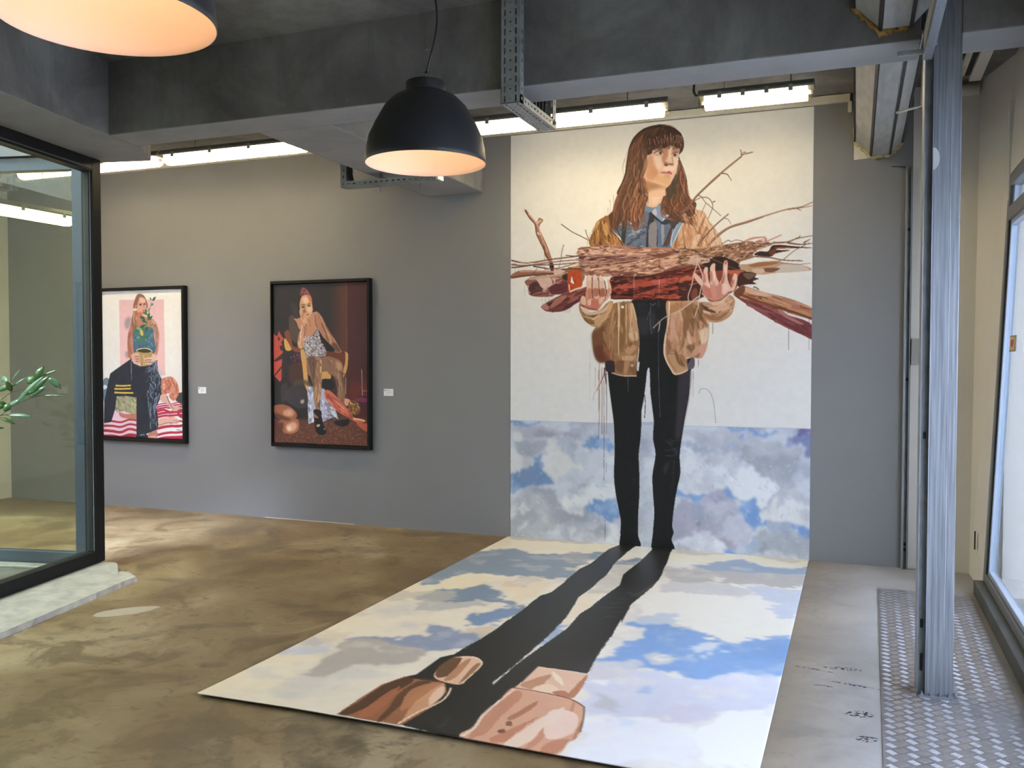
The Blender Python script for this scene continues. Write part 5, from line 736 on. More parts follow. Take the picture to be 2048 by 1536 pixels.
    b.poly([(440, 700), (500, 700), (640, 640), (760, 600), (800, 605), (860, 690), (880, 800), (800, 850), (700, 980), (620, 960), (520, 860), (480, 760)], (190, 128, 86))
    b.poly([(800, 612), (850, 660), (950, 860), (1040, 990), (1130, 1140), (1160, 1210), (1060, 1210), (960, 1080), (860, 960), (790, 820), (770, 720)], (176, 114, 76)); b.ruled([(800, 640), (960, 1080), (1080, 1200)], [(850, 670), (1040, 1000), (1150, 1200)], 36, 4, [(206, 148, 104), (140, 88, 58), (112, 72, 50), (186, 116, 76)], .7, .1, (.15, .4)); b.poly([(1000, 1080), (1080, 1080), (1150, 1200), (1060, 1200)], (84, 52, 40), a=.8, blur=4)
    b.poly([(820, 880), (880, 980), (1060, 1180), (920, 1180), (840, 1020)], (30, 24, 24))
    b.poly([(610, 960), (660, 985), (760, 930), (800, 830), (820, 900), (830, 1000), (900, 1150), (935, 1250), (850, 1280), (680, 1280), (630, 1340), (620, 1230), (580, 1170), (620, 1030)], (150, 134, 122)); b.dabs([(610, 970), (700, 980), (800, 860), (840, 1010), (930, 1240), (700, 1280), (630, 1320), (600, 1180)], 420, 3., 1.9, [(226, 214, 200), (58, 42, 38), (196, 176, 160), (84, 56, 48), (236, 228, 216)], .9, .5, 1.5); b.line([(800, 840), (770, 780), (760, 640)], 1.4, (110, 64, 58)); b.line([(660, 720), (680, 740), (690, 830)], .8, (90, 50, 36))
    b.poly([(560, 240), (620, 240), (680, 320), (705, 380), (640, 360), (560, 370), (530, 320)], (112, 56, 46)); b.dabs([(560, 250), (630, 250), (690, 350), (570, 360)], 26, 6, 2, [(160, 90, 76), (90, 44, 38), (186, 120, 104)], .8, 1., .6)
    b.poly([(560, 370), (640, 345), (700, 380), (715, 480), (725, 580), (690, 660), (650, 690), (590, 650), (540, 580), (528, 480)], (204, 146, 98)); b.poly([(640, 350), (700, 380), (712, 470), (670, 430)], (206, 94, 58), a=.9, blur=3); b.poly([(570, 400), (640, 380), (660, 460), (600, 470)], (226, 178, 126), blur=3); b.poly([(640, 520), (700, 520), (710, 600), (650, 600)], (222, 172, 122), blur=3)
    b.line([(545, 505), (580, 488), (612, 500)], 1.3, (70, 38, 26)); b.line([(640, 490), (690, 470)], 1.3, (70, 38, 26)); b.poly([(560, 520), (600, 515), (596, 535), (562, 538)], (50, 30, 24)); b.poly([(650, 505), (690, 495), (688, 515), (655, 520)], (50, 30, 24)); b.poly([(605, 520), (620, 590), (650, 600), (625, 610), (600, 590)], (140, 84, 54)); b.line([(625, 645), (670, 640)], 1.6, (140, 66, 48)); b.poly([(590, 560), (610, 580), (600, 630), (570, 600)], (140, 80, 48), a=.8, blur=2)
    b.poly([(535, 560), (560, 600), (610, 660), (635, 720), (632, 800), (620, 900), (600, 1080), (570, 1150), (520, 1150), (495, 1080), (520, 940), (570, 780), (540, 680), (525, 600)], (208, 150, 104)); b.ruled([(560, 760), (510, 960), (510, 1100)], [(632, 780), (610, 950), (570, 1130)], 26, 3.4, [(226, 174, 126), (176, 112, 74), (150, 92, 60)], .7, .1, (.2, .5)); b.line([(560, 620), (600, 680)], 1.2, (120, 66, 44)); b.line([(545, 650), (585, 710)], 1.2, (120, 66, 44))
    # legs, cloth, shoes
    b.poly([(640, 1340), (700, 1270), (850, 1290), (930, 1270), (1060, 1300), (1150, 1380), (1170, 1480), (1200, 1560), (900, 1540), (880, 1480), (850, 1560), (660, 1560)], (132, 92, 62))
    D(); b.poly([(860, 190), (960, 180), (1000, 240), (980, 292), (860, 290)], (198, 144, 74)); b.poly([(640, 420), (700, 400), (900, 440), (1050, 700), (1100, 850), (960, 900), (880, 940), (820, 700), (740, 940), (660, 975), (650, 700)], (170, 164, 166), smooth=False); b.dabs([(660, 430), (720, 500), (740, 900), (670, 960)], 24, 16, 5, [(206, 204, 206), (120, 112, 118), (226, 224, 222)], .7, 1.4, .4); b.dabs([(840, 640), (1000, 700), (1090, 850), (900, 920)], 40, 18, 5, [(196, 194, 198), (110, 102, 110), (214, 212, 210), (140, 130, 134)], .7, .7, .8); b.poly([(870, 300), (1010, 300), (1060, 420), (920, 440)], (30, 24, 24))
    b.poly([(640, -30), (760, -60), (860, 0), (862, 150), (860, 400), (840, 600), (835, 760), (790, 775), (740, 600), (730, 400), (690, 250)], (160, 110, 72)); b.ruled([(700, 0), (740, 350), (770, 760)], [(850, 0), (860, 350), (830, 760)], 60, 3.6, [(196, 148, 104), (120, 80, 54), (84, 60, 44), (214, 168, 120), (150, 98, 62)], .7, .08, (.1, .35)); b.poly([(650, -20), (760, -40), (760, 200), (740, 500), (700, 240)], (74, 56, 42), a=.7, blur=4)
    b.poly([(900, -20), (1080, -20), (1170, 60), (1180, 200), (1210, 420), (1205, 660), (1110, 700), (1090, 420), (1040, 250), (960, 200)], (134, 94, 64)); b.ruled([(940, 0), (1060, 300), (1120, 680)], [(1120, 20), (1190, 250), (1205, 640)], 50, 3.6, [(176, 128, 90), (96, 66, 48), (110, 76, 54), (150, 100, 68)], .7, .08, (.1, .35)); b.poly([(1070, 20), (1160, 60), (1160, 160), (1100, 140)], (196, 146, 100), a=.8, blur=4)
    b.poly([(905, 480), (960, 455), (1060, 530), (1150, 640), (1280, 770), (1350, 870), (1440, 890), (1520, 915), (1500, 945), (1380, 940), (1290, 890), (1100, 780), (960, 640), (910, 560)], (196, 96, 66)); b.ruled([(930, 480), (1150, 660), (1340, 870)], [(940, 600), (1120, 780), (1340, 920)], 44, 3.6, [(222, 130, 96), (160, 70, 48), (206, 108, 76), (130, 54, 40)], .7, .08, (.1, .4)); b.poly([(1380, 940), (1500, 960), (1580, 980), (1580, 1090), (1460, 1040)], (178, 84, 60)); b.line([(1340, 890), (1440, 905), (1510, 925)], 2.6, (236, 176, 134))
    b.poly([(1210, 590), (1290, 610), (1270, 680), (1215, 690)], (206, 140, 112)); b.poly([(1280, 630), (1380, 620), (1445, 720), (1420, 820), (1330, 830), (1260, 740)], (110, 66, 36)); b.dabs([(1290, 640), (1380, 640), (1430, 730), (1330, 820), (1270, 730)], 40, 8, 2, [(206, 160, 84), (64, 36, 26), (168, 112, 56), (226, 190, 120)], .8, .9, .8); b.poly([(1380, 590), (1440, 570), (1560, 590), (1560, 640), (1400, 630)], (112, 40, 62))
    b.poly([(410, 380), (480, 330), (560, 330), (620, 420), (650, 560), (640, 700), (520, 740), (440, 700), (330, 620), (300, 560), (340, 460)], (58, 50, 46)); b.poly([(540, 620), (590, 600), (590, 650), (550, 660)], (176, 156, 126), blur=2); b.poly([(240, 420), (340, 360), (330, 560), (260, 660)], (70, 58, 56), a=.6, blur=4); b.poly([(470, 310), (560, 300), (680, 330), (700, 400), (560, 370), (430, 390)], (78, 66, 42), a=.8, blur=3)
    for q, k in [([(140, 700), (260, 675), (380, 710), (470, 790), (485, 860), (430, 910), (320, 920), (200, 880), (140, 800)], (150, 88, 56)), ([(260, 900), (470, 890), (520, 950), (510, 1060), (430, 1115), (320, 1110), (230, 1040), (200, 960)], (158, 94, 62))]: b.poly(q, k)
    for q, k in [([(280, 780), (380, 740), (440, 800), (400, 860), (300, 850)], (206, 150, 112)), ([(150, 800), (280, 850), (400, 900), (320, 920), (180, 870)], (84, 46, 32)), ([(330, 990), (440, 940), (490, 1000), (440, 1080), (340, 1070)], (216, 164, 128)), ([(340, 1010), (400, 1010), (390, 1070), (350, 1070)], (240, 206, 172)), ([(350, 800), (380, 800), (370, 830)], (240, 212, 180)), ([(170, 960), (280, 950), (260, 1080), (180, 1060)], (84, 48, 34))]: b.poly(q, k, a=.85, blur=4)
    b.poly([(740, 760), (850, 770), (860, 880), (880, 960), (930, 1060), (920, 1120), (850, 1140), (780, 1090), (750, 940)], (22, 20, 20)); b.poly([(735, 800), (800, 860), (810, 880), (750, 870)], (150, 100, 66)); b.poly([(785, 985), (830, 975), (830, 1005), (790, 1015)], (186, 150, 110)); b.poly([(880, 1045), (920, 1040), (910, 1058)], (160, 158, 156))
    b.line([(1110, 790), (1112, 920)], 1.4, (60, 54, 54)); b.grain(3)
    return a.out([(232, 212, 178)]*2+[(218, 203, 184)]*2), b.out([(232, 212, 178)]*2+[(214, 205, 190)]*2)
# ---------------------------------------------------------------- the setting
ZB = 2.997                                         # underside of the beams
C0 = np.array([-5.17, -2.16, 0.]); D1 = np.array([.2050, -.9788, 0.]); N1 = np.array([.9788, .2050, 0.]); UZ = np.array([0, 0, 1.]); D2 = -N1
struct(MB().box(-9.2, 1.25, -9.8, .2, -.12, 0), 'floor', 'floor_concrete', 'worn brown-grey concrete floor with stains')
struct(MB().box(-8.75, .376, 0, .2, 0, 3.9), 'wall_back', 'grey_paint', 'grey painted gallery wall behind the pictures')
struct(MB().box(.376, 1.1, 0, .2, 0, 3.9), 'wall_end', 'cream_paint', 'narrow cream wall beyond the steel track')
struct(MB().box(-9.0, -8.75, -6.2, .2, 0, 3.9), 'wall_left', 'cream_paint', 'cream side wall seen through the glass')
struct(MB().box(-9.2, 1.4, -10.0, -9.8, 0, 3.9), 'wall_rear', 'grey_paint', 'grey wall behind the viewer')
e = C0+D2*3.9
struct(MB().prism([(-9.0, .2, 3.53), (-9.0, float(e[1]), 3.53), tuple(C0+UZ*3.53), (-4.9, -2.38, 3.53), (1.3, -2.38, 3.53), (1.3, .2, 3.53)], (0, 0, .3)), 'ceiling', 'concrete', 'concrete ceiling over the picture wall')
q0 = C0+N1*.4+D1*.3; q1 = C0+N1*.4+D1*7.9
struct(MB().prism([(float(q0[0]), -2.68, 3.47), (float(q1[0]), -9.9, 3.47), (1.3, -9.9, 3.47), (1.3, -2.68, 3.47)], (0, 0, .4)), 'ceiling', 'concrete', 'concrete ceiling over the pendant lamps')
def beam(pts, label, z1=3.75):
    o = MB().prism([(float(p[0]), float(p[1]), ZB) for p in pts], (0, 0, z1-ZB)).build('concrete_beam', 'concrete', bevel=.008)
    o.data.materials.append(M['beam_soffit']); 
    for f in o.data.polygons:
        if abs(f.normal.z) > .9: f.material_index = 1
    return tag(o, label, None, None, 'structure')
beam([(-4.541, -2.68), (.262, -2.68), (.262, -2.38), (-4.604, -2.38)], 'long concrete beam parallel to the picture wall')
beam([(.425, -2.70), (1.3, -2.70), (1.3, -2.40), (.425, -2.40)], 'short beam end right of the steel post')
beam([(-3.595, -2.38), (-3.04, -2.38), (-3.04, 0), (-3.595, 0)], 'cross beam running into the picture wall')
a0 = C0+D1*-.09; a1 = C0+D1*7.6
beam([a0-N1*.12, a0+N1*.36, C0+D1*.28+N1*.51, a1+N1*.51, a1-N1*.12], 'beam above the glass courtyard front')
struct(MB().obox(C0, D2, -D1, UZ, .0, 3.9, -.06, .06, 3.035, 4.3), 'wall_courtyard', 'courtyard_render', 'grey upper wall of the glazed courtyard')
struct(MB().obox(C0, D2, -D1, UZ, 3.9, 4.05, -7.6, .06, 0, 3.7), 'wall_courtyard', 'white_paint', 'far side wall of the glazed courtyard')
struct(MB().obox(C0+D1*7.6, D2, -D1, UZ, -.5, 3.9, -.15, 0, 0, 3.7), 'wall_courtyard', 'white_paint', 'near end wall of the glazed courtyard')
# white batten that closes the top of the back wall
for x0, x1, z0, z1, lab in ((-8.75, -3.6, 3.468, 3.525, 'pale batten along the top of the wall above the framed paintings'), (-3.035, -.058, 3.468, 3.525, 'pale batten along the top of the mural'), (-.075, -.045, 3.39, 3.468, 'short batten end dropping beside the duct')):
    struct(MB().box(x0, x1, -.045, 0, z0, z1), 'trim_top', 'trim_paint', lab, .006)
struct(MB().box(-5.35, -4.35, -.004, 0, 0, .004), 'baseboard_back', 'trim_paint', 'thin pale line of filler where the grey wall meets the floor')
# low mortar curb under the courtyard glazing
rr = random.Random(3)
def curb(prof, t0, jit, label, shear=(0,)*9):
    cm = MB(); N = 150; n = len(prof); rows = []; w = [0.]*n
    for i in range(N+1):
        t = t0+(7.4-t0)*(i/N)**1.4; w = [.72*w[k]+rr.uniform(-1, 1)*jit[k] for k in range(n)]
        rows.append([C0+D1*(t+shear[k]*max(0, 1-i/24)+(rr.uniform(-.01, .01) if i == 0 else 0))+N1*(o+w[k])+UZ*max(0, z+w[k]*.25) for k, (o, z) in enumerate(prof)])
    cm.add([p for r in rows for p in r], [(i*n+k, i*n+k+1, (i+1)*n+k+1, (i+1)*n+k) for i in range(N) for k in range(n-1)]); cm.f.append(tuple(range(n))); cm.sm.append(False)
    return struct(cm, 'trim_curb', 'curb_paint', label)
curb([(-.10, 0), (-.10, .05), (.115, .052), (.155, .050), (.33, .026), (.345, 0)], .0, [0, 0, .001, .0015, .003, 0], 'white mortar riser under the courtyard glazing', (0, 0, .04, .07, .32, .34))
curb([(.20, 0), (.20, .022), (.33, .028), (.455, .030), (.475, .0)], .16, [0, 0, .001, .004, .004], 'rough white mortar slab in front of the courtyard glazing', (0, 0, .04, .15, .17))
# dark bed inside the courtyard
struct(MB().obox(C0, D2, D1, UZ, .0, 3.9, .05, 7.6, -.1, .012), 'floor_courtyard', 'kerb_paint', 'dark courtyard floor behind the glass')

# ---------------------------------------------------------------- courtyard glazing
def bar(o, ax, ay, name, parent, m, x0, x1, y0, y1, z0, z1): return MB().obox(o, ax, ay, UZ, x0, x1, y0, y1, z0, z1).build(name, m, parent, bevel=.004)
w2 = bpy.data.objects.new('window_2', None); COL.objects.link(w2); tag(w2, 'dark framed glass front of the planted courtyard', None, None, 'structure')
bar(C0, D1, N1, 'corner_post', w2, 'dark_metal', -.02, .08, -.09, .0, .05, 3.0)
bar(C0, D1, N1, 'top_rail', w2, 'dark_metal', .08, 7.4, -.09, .0, 2.9, 2.997); bar(C0, D1, N1, 'bottom_rail', w2, 'dark_metal', .08, 7.4, -.09, .0, .05, .14)
bar(C0, D1, N1, 'rail_lip', w2, 'frame_grey', .08, 7.4, -.012, .006, 2.915, 2.925); bar(C0, D1, N1, 'glazing_bead', w2, 'gasket', .08, .095, -.07, -.02, .14, 2.9)
bar(C0, D1, N1, 'glazing_bead', w2, 'galvanised', .082, .088, -.02, -.014, .14, 2.9)
bar(C0, D1, N1, 'mullion', w2, 'dark_metal', 2.9, 2.97, -.09, .0, .14, 2.9); bar(C0, D1, N1, 'mullion', w2, 'dark_metal', 5.2, 5.27, -.09, .0, .14, 2.9)
for x0, x1 in ((.08, 2.9), (2.97, 5.2), (5.27, 7.4)): bar(C0, D1, N1, 'pane', w2, 'glass_green', x0, x1, -.05, -.042, .13, 2.91).modifiers.clear()
w3 = bpy.data.objects.new('window_3', None); COL.objects.link(w3); tag(w3, 'inner return glass screen of the courtyard facing the grey wall', None, None, 'structure')
E2 = -D1
bar(C0, D2, E2, 'jamb', w3, 'frame_blue', .09, .205, -.03, .04, .0, 3.03); bar(C0, D2, E2, 'top_rail', w3, 'frame_blue', .205, 3.9, -.03, .04, 2.93, 3.03); bar(C0, D2, E2, 'bottom_rail', w3, 'frame_blue', .205, 3.9, -.03, .04, .0, .11)
bar(C0, D2, E2, 'mullion', w3, 'frame_blue', 2.0, 2.1, -.03, .04, .11, 2.93); bar(C0, D2, E2, 'drip_sill', w3, 'galvanised', .3, 3.9, -.16, -.06, .012, .03)
for x0, x1 in ((.205, 2.0), (2.1, 3.9)): bar(C0, D2, E2, 'pane', w3, 'glass_return', x0, x1, .0, .008, .10, 2.94).modifiers.clear()

# ---------------------------------------------------------------- right side: pier, window, outside
LEAN = .0427
def lean(x, y, z): return (x+LEAN*z, y, z)
pm = MB(); pm.add([(.783, 0, 0), (.81, 0, 3.9), (.795+LEAN*3.9, -.6, 3.9), (.795, -.6, 0), (1.3, 0, 0), (1.3, 0, 3.9), (1.3, -.6, 3.9), (1.3, -.6, 0)], [(0, 1, 2, 3), (7, 6, 5, 4), (3, 2, 6, 7), (0, 4, 5, 1), (1, 5, 6, 2), (0, 3, 7, 4)])
struct(pm, 'wall_right', 'cream_paint', 'cream pier between the back corner and the window')
am = MB(); am.add([lean(.795, -.6, 2.74), lean(.795, -.6, 3.9), lean(.795, -9.8, 3.9), lean(.795, -9.8, 2.74), (1.3, -.6, 2.74), (1.3, -.6, 3.9), (1.3, -9.8, 3.9), (1.3, -9.8, 2.74)], [(0, 1, 2, 3), (7, 6, 5, 4), (0, 4, 5, 1), (3, 2, 6, 7), (0, 3, 7, 4), (1, 5, 6, 2)])
struct(MB().box(.905, 1.3, -.64, -.56, 0, 3.2), 'wall_reveal', 'white_paint', 'white window reveal outside the glass'); struct(MB().box(.90, 1.25, -2.72, -2.38, 0, 2.9), 'wall_pier', 'white_paint', 'window pier in line with the long beam')
struct(am, 'wall_right_upper', 'cream_paint', 'cream wall above the window')
struct(MB().box(.742, .90, -9.8, -.62, 0, .095), 'trim_kerb', 'kerb_paint', 'dark painted kerb under the window', .004)
pm = MB().prism([lean(.795, -6.46, 0), lean(.795, -6.46, 2.74), lean(.795, -9.8, 2.74), lean(.795, -9.8, 0)], (.4, 0, 0)); struct(pm, 'wall_fill_block', 'cream_paint', 'unseen cream wall past the window, added to cut daylight fill')  # unseen wall, put in to cut the daylight fill from the right
w1 = bpy.data.objects.new('window_1', None); COL.objects.link(w1); w1.location = (.795, -.6, 0); w1.rotation_euler = (0, math.atan(LEAN), 0); tag(w1, 'tall grey framed window on the right', None, None, 'structure')
def wbar(name, m, y0, y1, z0, z1, x0=0., x1=.07, bev=.004): return MB().box(x0, x1, y0, y1, z0, z1).build(name, m, w1, bevel=bev)
wbar('jamb', 'window_paint', -.07, .0, .095, 2.74); wbar('jamb', 'window_paint', -5.87, -5.80, .15, 2.66); wbar('sill_rail', 'window_paint', -5.87, -.07, .095, .15); wbar('head_rail', 'window_paint', -5.87, -.07, 2.66, 2.74); wbar('transom', 'window_paint', -5.87, -.07, 2.44, 2.53)
wbar('sash_jamb', 'gasket', -.085, -.07, .15, 2.44, .01, .06, 0); wbar('sash_jamb', 'window_inner', -.115, -.085, .15, 2.44, .015, .06); wbar('sash_rail', 'window_inner', -5.8, -.115, .15, .18, .015, .06); wbar('sash_jamb', 'window_inner', -.115, -.07, 2.53, 2.66, .02, .06); wbar('sash_rail', 'window_inner', -5.8, -.115, 2.41, 2.44, .015, .06)
ys = [-.115, -1.85, -3.9, -5.8]
for i in range(3):
    y1, y0 = ys[i]-(.05 if i else 0), ys[i+1]
    if i: wbar('mullion', 'window_paint', ys[i]-.05, ys[i], .15, 2.66)
    wbar('pane', 'glass_clear', y0, y1, .17, 2.42, .034, .042, 0); wbar('pane', 'glass_clear', y0, y1, 2.52, 2.67, .034, .042, 0)
struct(MB().box(1.25, 14, -14, 6, -.25, -.02), 'ground', 'paving', 'pale paving outside the window')
struct(MB().box(2.3, 2.5, -1.0, 5.0, -.02, 3.2), 'wall_outside', 'white_paint', 'white wall outside the window')
struct(MB().box(1.55, 1.75, .6, 1.2, -.02, 3.4), 'trim_outside_pier', 'white_paint', 'pale pier outside the window')
stk = thing('window_sticker', (.866, -1.2, 1.642), 'small square yellow sticker with a red heart shield on the window pane', 'sticker'); stk.rotation_euler = (0, math.atan(LEAN), 0)
MB().box(-.006, 0, -.105, .105, -.047, .047).build('backing', 'sticker_edge', stk); MB().box(-.008, -.006, -.092, .092, -.04, .04).build('face', 'sticker_yellow', stk)
MB().prism([(-.0085, y*.105, z*.042) for y, z in ((0, -.62), (-.45, -.1), (-.5, .45), (-.2, .6), (0, .4), (.2, .6), (.5, .45), (.45, -.1))], (-.001, 0, 0)).build('heart', 'sticker_red', stk)

# ---------------------------------------------------------------- painted surfaces
def painted_panel(name, img, origin, ux, vx, w, h, thick, m, parent=None, back=True):
    """a board whose front is a fine grid carrying the brushed colours"""
    H, W = img.shape[:2]; o, ux, vx = map(np.array, (origin, ux, vx)); nrm = np.cross(ux, vx)*thick
    u = np.linspace(0, w, W); v = np.linspace(0, h, H)
    P = (o+u[None, :, None]*ux+v[:, None, None]*vx).reshape(-1, 3)
    i = np.arange(H-1)[:, None]*W+np.arange(W-1)[None]; Q = np.stack([i, i+W, i+W+1, i+1], -1).reshape(-1, 4)
    nb = len(P); k = nb; g = np.concatenate([np.arange(W-1), np.arange(H-1)*W+W-1, H*W-1-np.arange(W-1), (H-1-np.arange(H-1))*W]); n_ = len(g); P = np.concatenate([P, P[g]+nrm]); r_ = np.arange(n_)
    Q = np.concatenate([Q, np.stack([g, np.roll(g, -1), k+(r_+1) % n_, k+r_], 1)])
    if back: c4 = [k, k+W-1, k+W+H-2, k+2*W+H-3]; Q = np.concatenate([Q, [c4]])
    me = bpy.data.meshes.new(name); me.vertices.add(len(P)); me.vertices.foreach_set('co', P.astype(np.float32).ravel()); me.loops.add(Q.size); me.loops.foreach_set('vertex_index', Q.astype(np.int32).ravel())
    me.polygons.add(len(Q)); me.polygons.foreach_set('loop_start', np.arange(0, Q.size, 4, dtype=np.int32)); me.update(calc_edges=True)
    at = me.color_attributes.new('paint', 'FLOAT_COLOR', 'POINT'); col = np.ones((len(P), 4), np.float32); col[:nb, :3] = img.reshape(-1, 3); col[nb:, :3] = .06; at.data.foreach_set('color', col.ravel())
    me.materials.append(M[m]); ob = bpy.data.objects.new(name, me); COL.objects.link(ob)
    if parent: ob.parent = parent
    return ob
mu = painted_panel('wall_mural', paint_wall(), (MX0, -.004, MZ1), (1, 0, 0), (0, 0, -1), MX1-MX0, MZ1, .0035, 'mural_paint')
tag(mu, 'tall wall painting of a standing figure in a tan jacket carrying timber', 'mural')
fb = painted_panel('floor_mural', paint_floor(), (FX0, -.006, .007), (1, 0, 0), (0, -1, 0), FX1-FX0, -FY0-.006, .005, 'floor_board_paint', None, False)
tag(fb, 'painted board on the floor with clouds, black legs and boots', 'painting')
fb.data.vertices  # the front edge curls up a little
co = np.empty(len(fb.data.vertices)*3, np.float32); fb.data.vertices.foreach_get('co', co); co = co.reshape(-1, 3)
co[:, 2] += np.clip((-co[:, 1]-3.1)/.8, 0, 1)**2*(.008+.010*np.clip((-.6-co[:, 0])/1.2, 0, 1)*np.clip((2.9+co[:, 0])/.6, .2, 1)); fb.data.vertices.foreach_set('co', co.ravel()); fb.data.update()
ca, cb = paint_canvas()
def framed(box, img, out, label):
    x0, x1, z0, z1 = out; t = thing('framed_painting', ((x0+x1)/2, 0, z0), label, 'painting', 'framed canvases on the grey wall'); ox, oz = -(x0+x1)/2, -z0
    for name, b in (('frame_side', (x0, box[0]-.004, z0, z1)), ('frame_side', (box[1]+.012, x1, z0, z1)), ('frame_rail', (box[0]-.004, box[1]+.012, box[3]+.004, z1)), ('frame_rail', (box[0]-.004, box[1]+.012, z0, box[2]-.004))):
        MB().box(b[0]+ox, b[1]+ox, -.062, -.001, b[2]+oz, b[3]+oz).build(name, 'black_frame', t, bevel=.003)
    MB().box(box[0]-.004+ox, box[1]+.012+ox, -.012, -.002, box[2]-.004+oz, box[3]+.004+oz).build('backboard', 'gasket', t)
    cnv = painted_panel('canvas', img, (box[0]+ox, CY, box[3]+oz), (1, 0, 0), (0, 0, -1), box[1]-box[0], box[3]-box[2], .022, 'canvas_paint', t)
    return t
framed(P1, ca, (-7.385, -6.272, .690, 2.279), 'black framed painting of a woman holding a potted plant against pink')
framed(P2, cb, (-5.231, -4.145, .706, 2.286), 'black framed dark painting of a seated woman in a white patterned top')
for x, z, side in ((-6.145, 1.198, 'woman with the potted plant'), (-4.028, 1.208, 'seated woman in the dark')):
    t = thing('wall_label', (x+.049, 0, z), f'small white caption card beside the painting of the {side}', 'label', 'caption cards')
    MB().box(-.049, .049, -.006, 0, 0, .064).build('card', 'card', t, bevel=.001); MB().prism([(-.034+.006*math.cos(a), -.0065, .050+.006*math.sin(a)) for a in np.linspace(0, 6.283, 11)[:-1]], (0, .0004, 0)).build('dot', 'ink', t)
    for i, (w, zz) in enumerate(((.03, .05), (.05, .04), (.056, .033), (.044, .026), (.03, .018))): MB().box(-.018, -.018+w, -.0064, -.006, zz, zz+.0022).build('text_line', 'ink' if i == 0 else 'ink_light', t)

# ---------------------------------------------------------------- pendant lamps
def pendant(loc, ztop, label, wob):
    t = thing('pendant_lamp', loc, label, 'lamp', 'black dome pendant lamps')
    prof = [(.25, 0), (.2525, .004), (.251, .02), (.247, .06), (.236, .11), (.210, .165), (.171, .233), (.135, .27), (.092, .292), (.082, .296)]
    sh = MB().lathe(prof, n=72).build('shade', 'lamp_black', t)
    inn = [(.082, .291), (.09, .287), (.131, .265), (.166, .229), (.205, .161), (.231, .106), (.242, .06), (.246, .02), (.2475, .004), (.25, 0)]
    MB().lathe(inn, n=72).build('inner_lining', 'lamp_copper', sh)
    MB().lathe([(.082, .29), (.083, .30), (.083, .334), (.079, .338), (.02, .34), (.0001, .34)], n=48).build('collar', 'lamp_black', t)
    MB().lathe([(.0001, .291), (.082, .291)], n=32).build('cover_disc', 'lamp_copper', t)
    MB().lathe([(.022, .291), (.024, .225), (.018, .215), (.0001, .215)], n=24).build('socket', 'card', t)
    MB().lathe([(.0001, .115)]+[(.036*math.sin(a), .15-.036*math.cos(a)) for a in np.linspace(.2, 2.4, 9)]+[(.014, .215)], n=24).build('bulb', 'bulb_light', t)
    MB().lathe([(.006, .338), (.010, .345), (.010, .365), (.005, .375), (.0001, .378)], n=16).build('cable_gland', 'rod_steel', t)
    L = ztop-loc[2]; P = [(wob*.055*math.sin((z-.37)*7.5)*(.4+z), 0, z) for z in np.linspace(.372, L, 26)]
    MB().tube(P, .0048, 8).build('cord', 'cord_black', t)
    MB().tube([(-.012, 0, .385), (.014, 0, .385)], .004, 8, False).build('cord_clamp', 'rod_steel', t); MB().tube([(-.002, 0, .47), (.024, 0, .472)], .0045, 8, False).build('cord_clamp', 'rod_steel', t)
    MB().lathe([(.0001, L-.03), (.05, L-.03), (.05, L-.001), (.0001, L-.001)], n=24).build('ceiling_rose', 'lamp_black', t)
    return t
pendant((-1.683, -3.792, 2.362), 3.47, 'black dome pendant lamp hanging in front of the concrete beam', 1)
pendant((-1.69, -5.47, 2.362), 3.47, 'black dome pendant lamp cut off by the top left corner', -1)

# ---------------------------------------------------------------- fluorescent battens
def batten(L, rods):
    t = thing('fluorescent_light', (0, 0, 0), None, 'light', 'fluorescent battens under the ceiling'); h = L/2
    sec = lambda pts, x: [(x, y, z) for y, z in pts]
    up = [(-.072, .0), (-.076, .014), (-.056, .046), (.056, .046), (.076, .014), (.072, .0)]
    MB().prism(sec(up, -h), (L, 0, 0)).build('housing', 'housing', t, bevel=.004)
    lo = [(-.068, .0), (-.068, -.03), (-.052, -.062), (-.024, -.078), (.024, -.078), (.052, -.062), (.068, -.03), (.068, .0)]
    df = MB().prism(sec(lo, -h+.045), (L-.09, 0, 0)).build('diffuser', 'tube_side', t); df.data.materials.append(M['tube_light'])
    for f_ in df.data.polygons:
        if f_.normal.z < -.6: f_.material_index = 1
    for s in (-1, 1):
        x = s*h; MB().add([(x-s*.045, y, z) for y, z in lo]+[(x, y*.75, z*.7) for y, z in lo], [tuple(range(8)), tuple(range(8, 16))]+[(i, i+1, i+9, i+8) for i in range(7)]).build('end_cap', 'clear_plastic', t)
        MB().tube([(x-s*.045, 0, -.026), (x-s*.012, 0, -.026)], .015, 12).build('lamp_holder', 'card', t)
    for x in np.linspace(-h+.15, h-.15, 4): [MB().box(x-.014, x+.014, y-.005, y+.005, -.022, .02).build('clip', 'clip_grey', t) for y in (-.073, .073)]
    for x in (-h*.55, h*.6): MB().tube([(x, 0, .046), (x, 0, .046+rods)], .004, 6).build('hanging_rod', 'rod_steel', t)
    return t
ZF, YF = 3.36, -.80
f = batten(.77, .122); f.location = (-.662, YF, ZF+.014); f['label'] = 'short fluorescent batten lit above the right of the mural'
MB().tube([(-.37, 0, .03), (-.41, 0, .03), (-.425, 0, .06), (-.42, 0, .13)], .008, 8).build('feed_cable', 'cord_black', f)
b160 = batten(1.53, .122); b160.location = (-2.022, YF, ZF); b160['label'] = 'fluorescent batten lit above the left of the mural behind the perforated tray'
f = copy_tree(b160); f.location = (-5.045, YF, ZF); f['label'] = 'fluorescent batten lit above the dark seated-woman painting'
b178 = batten(1.76, .122); b178.location = (-6.72, YF, ZF); b178['label'] = 'fluorescent batten above the pink painting, running behind the glass'
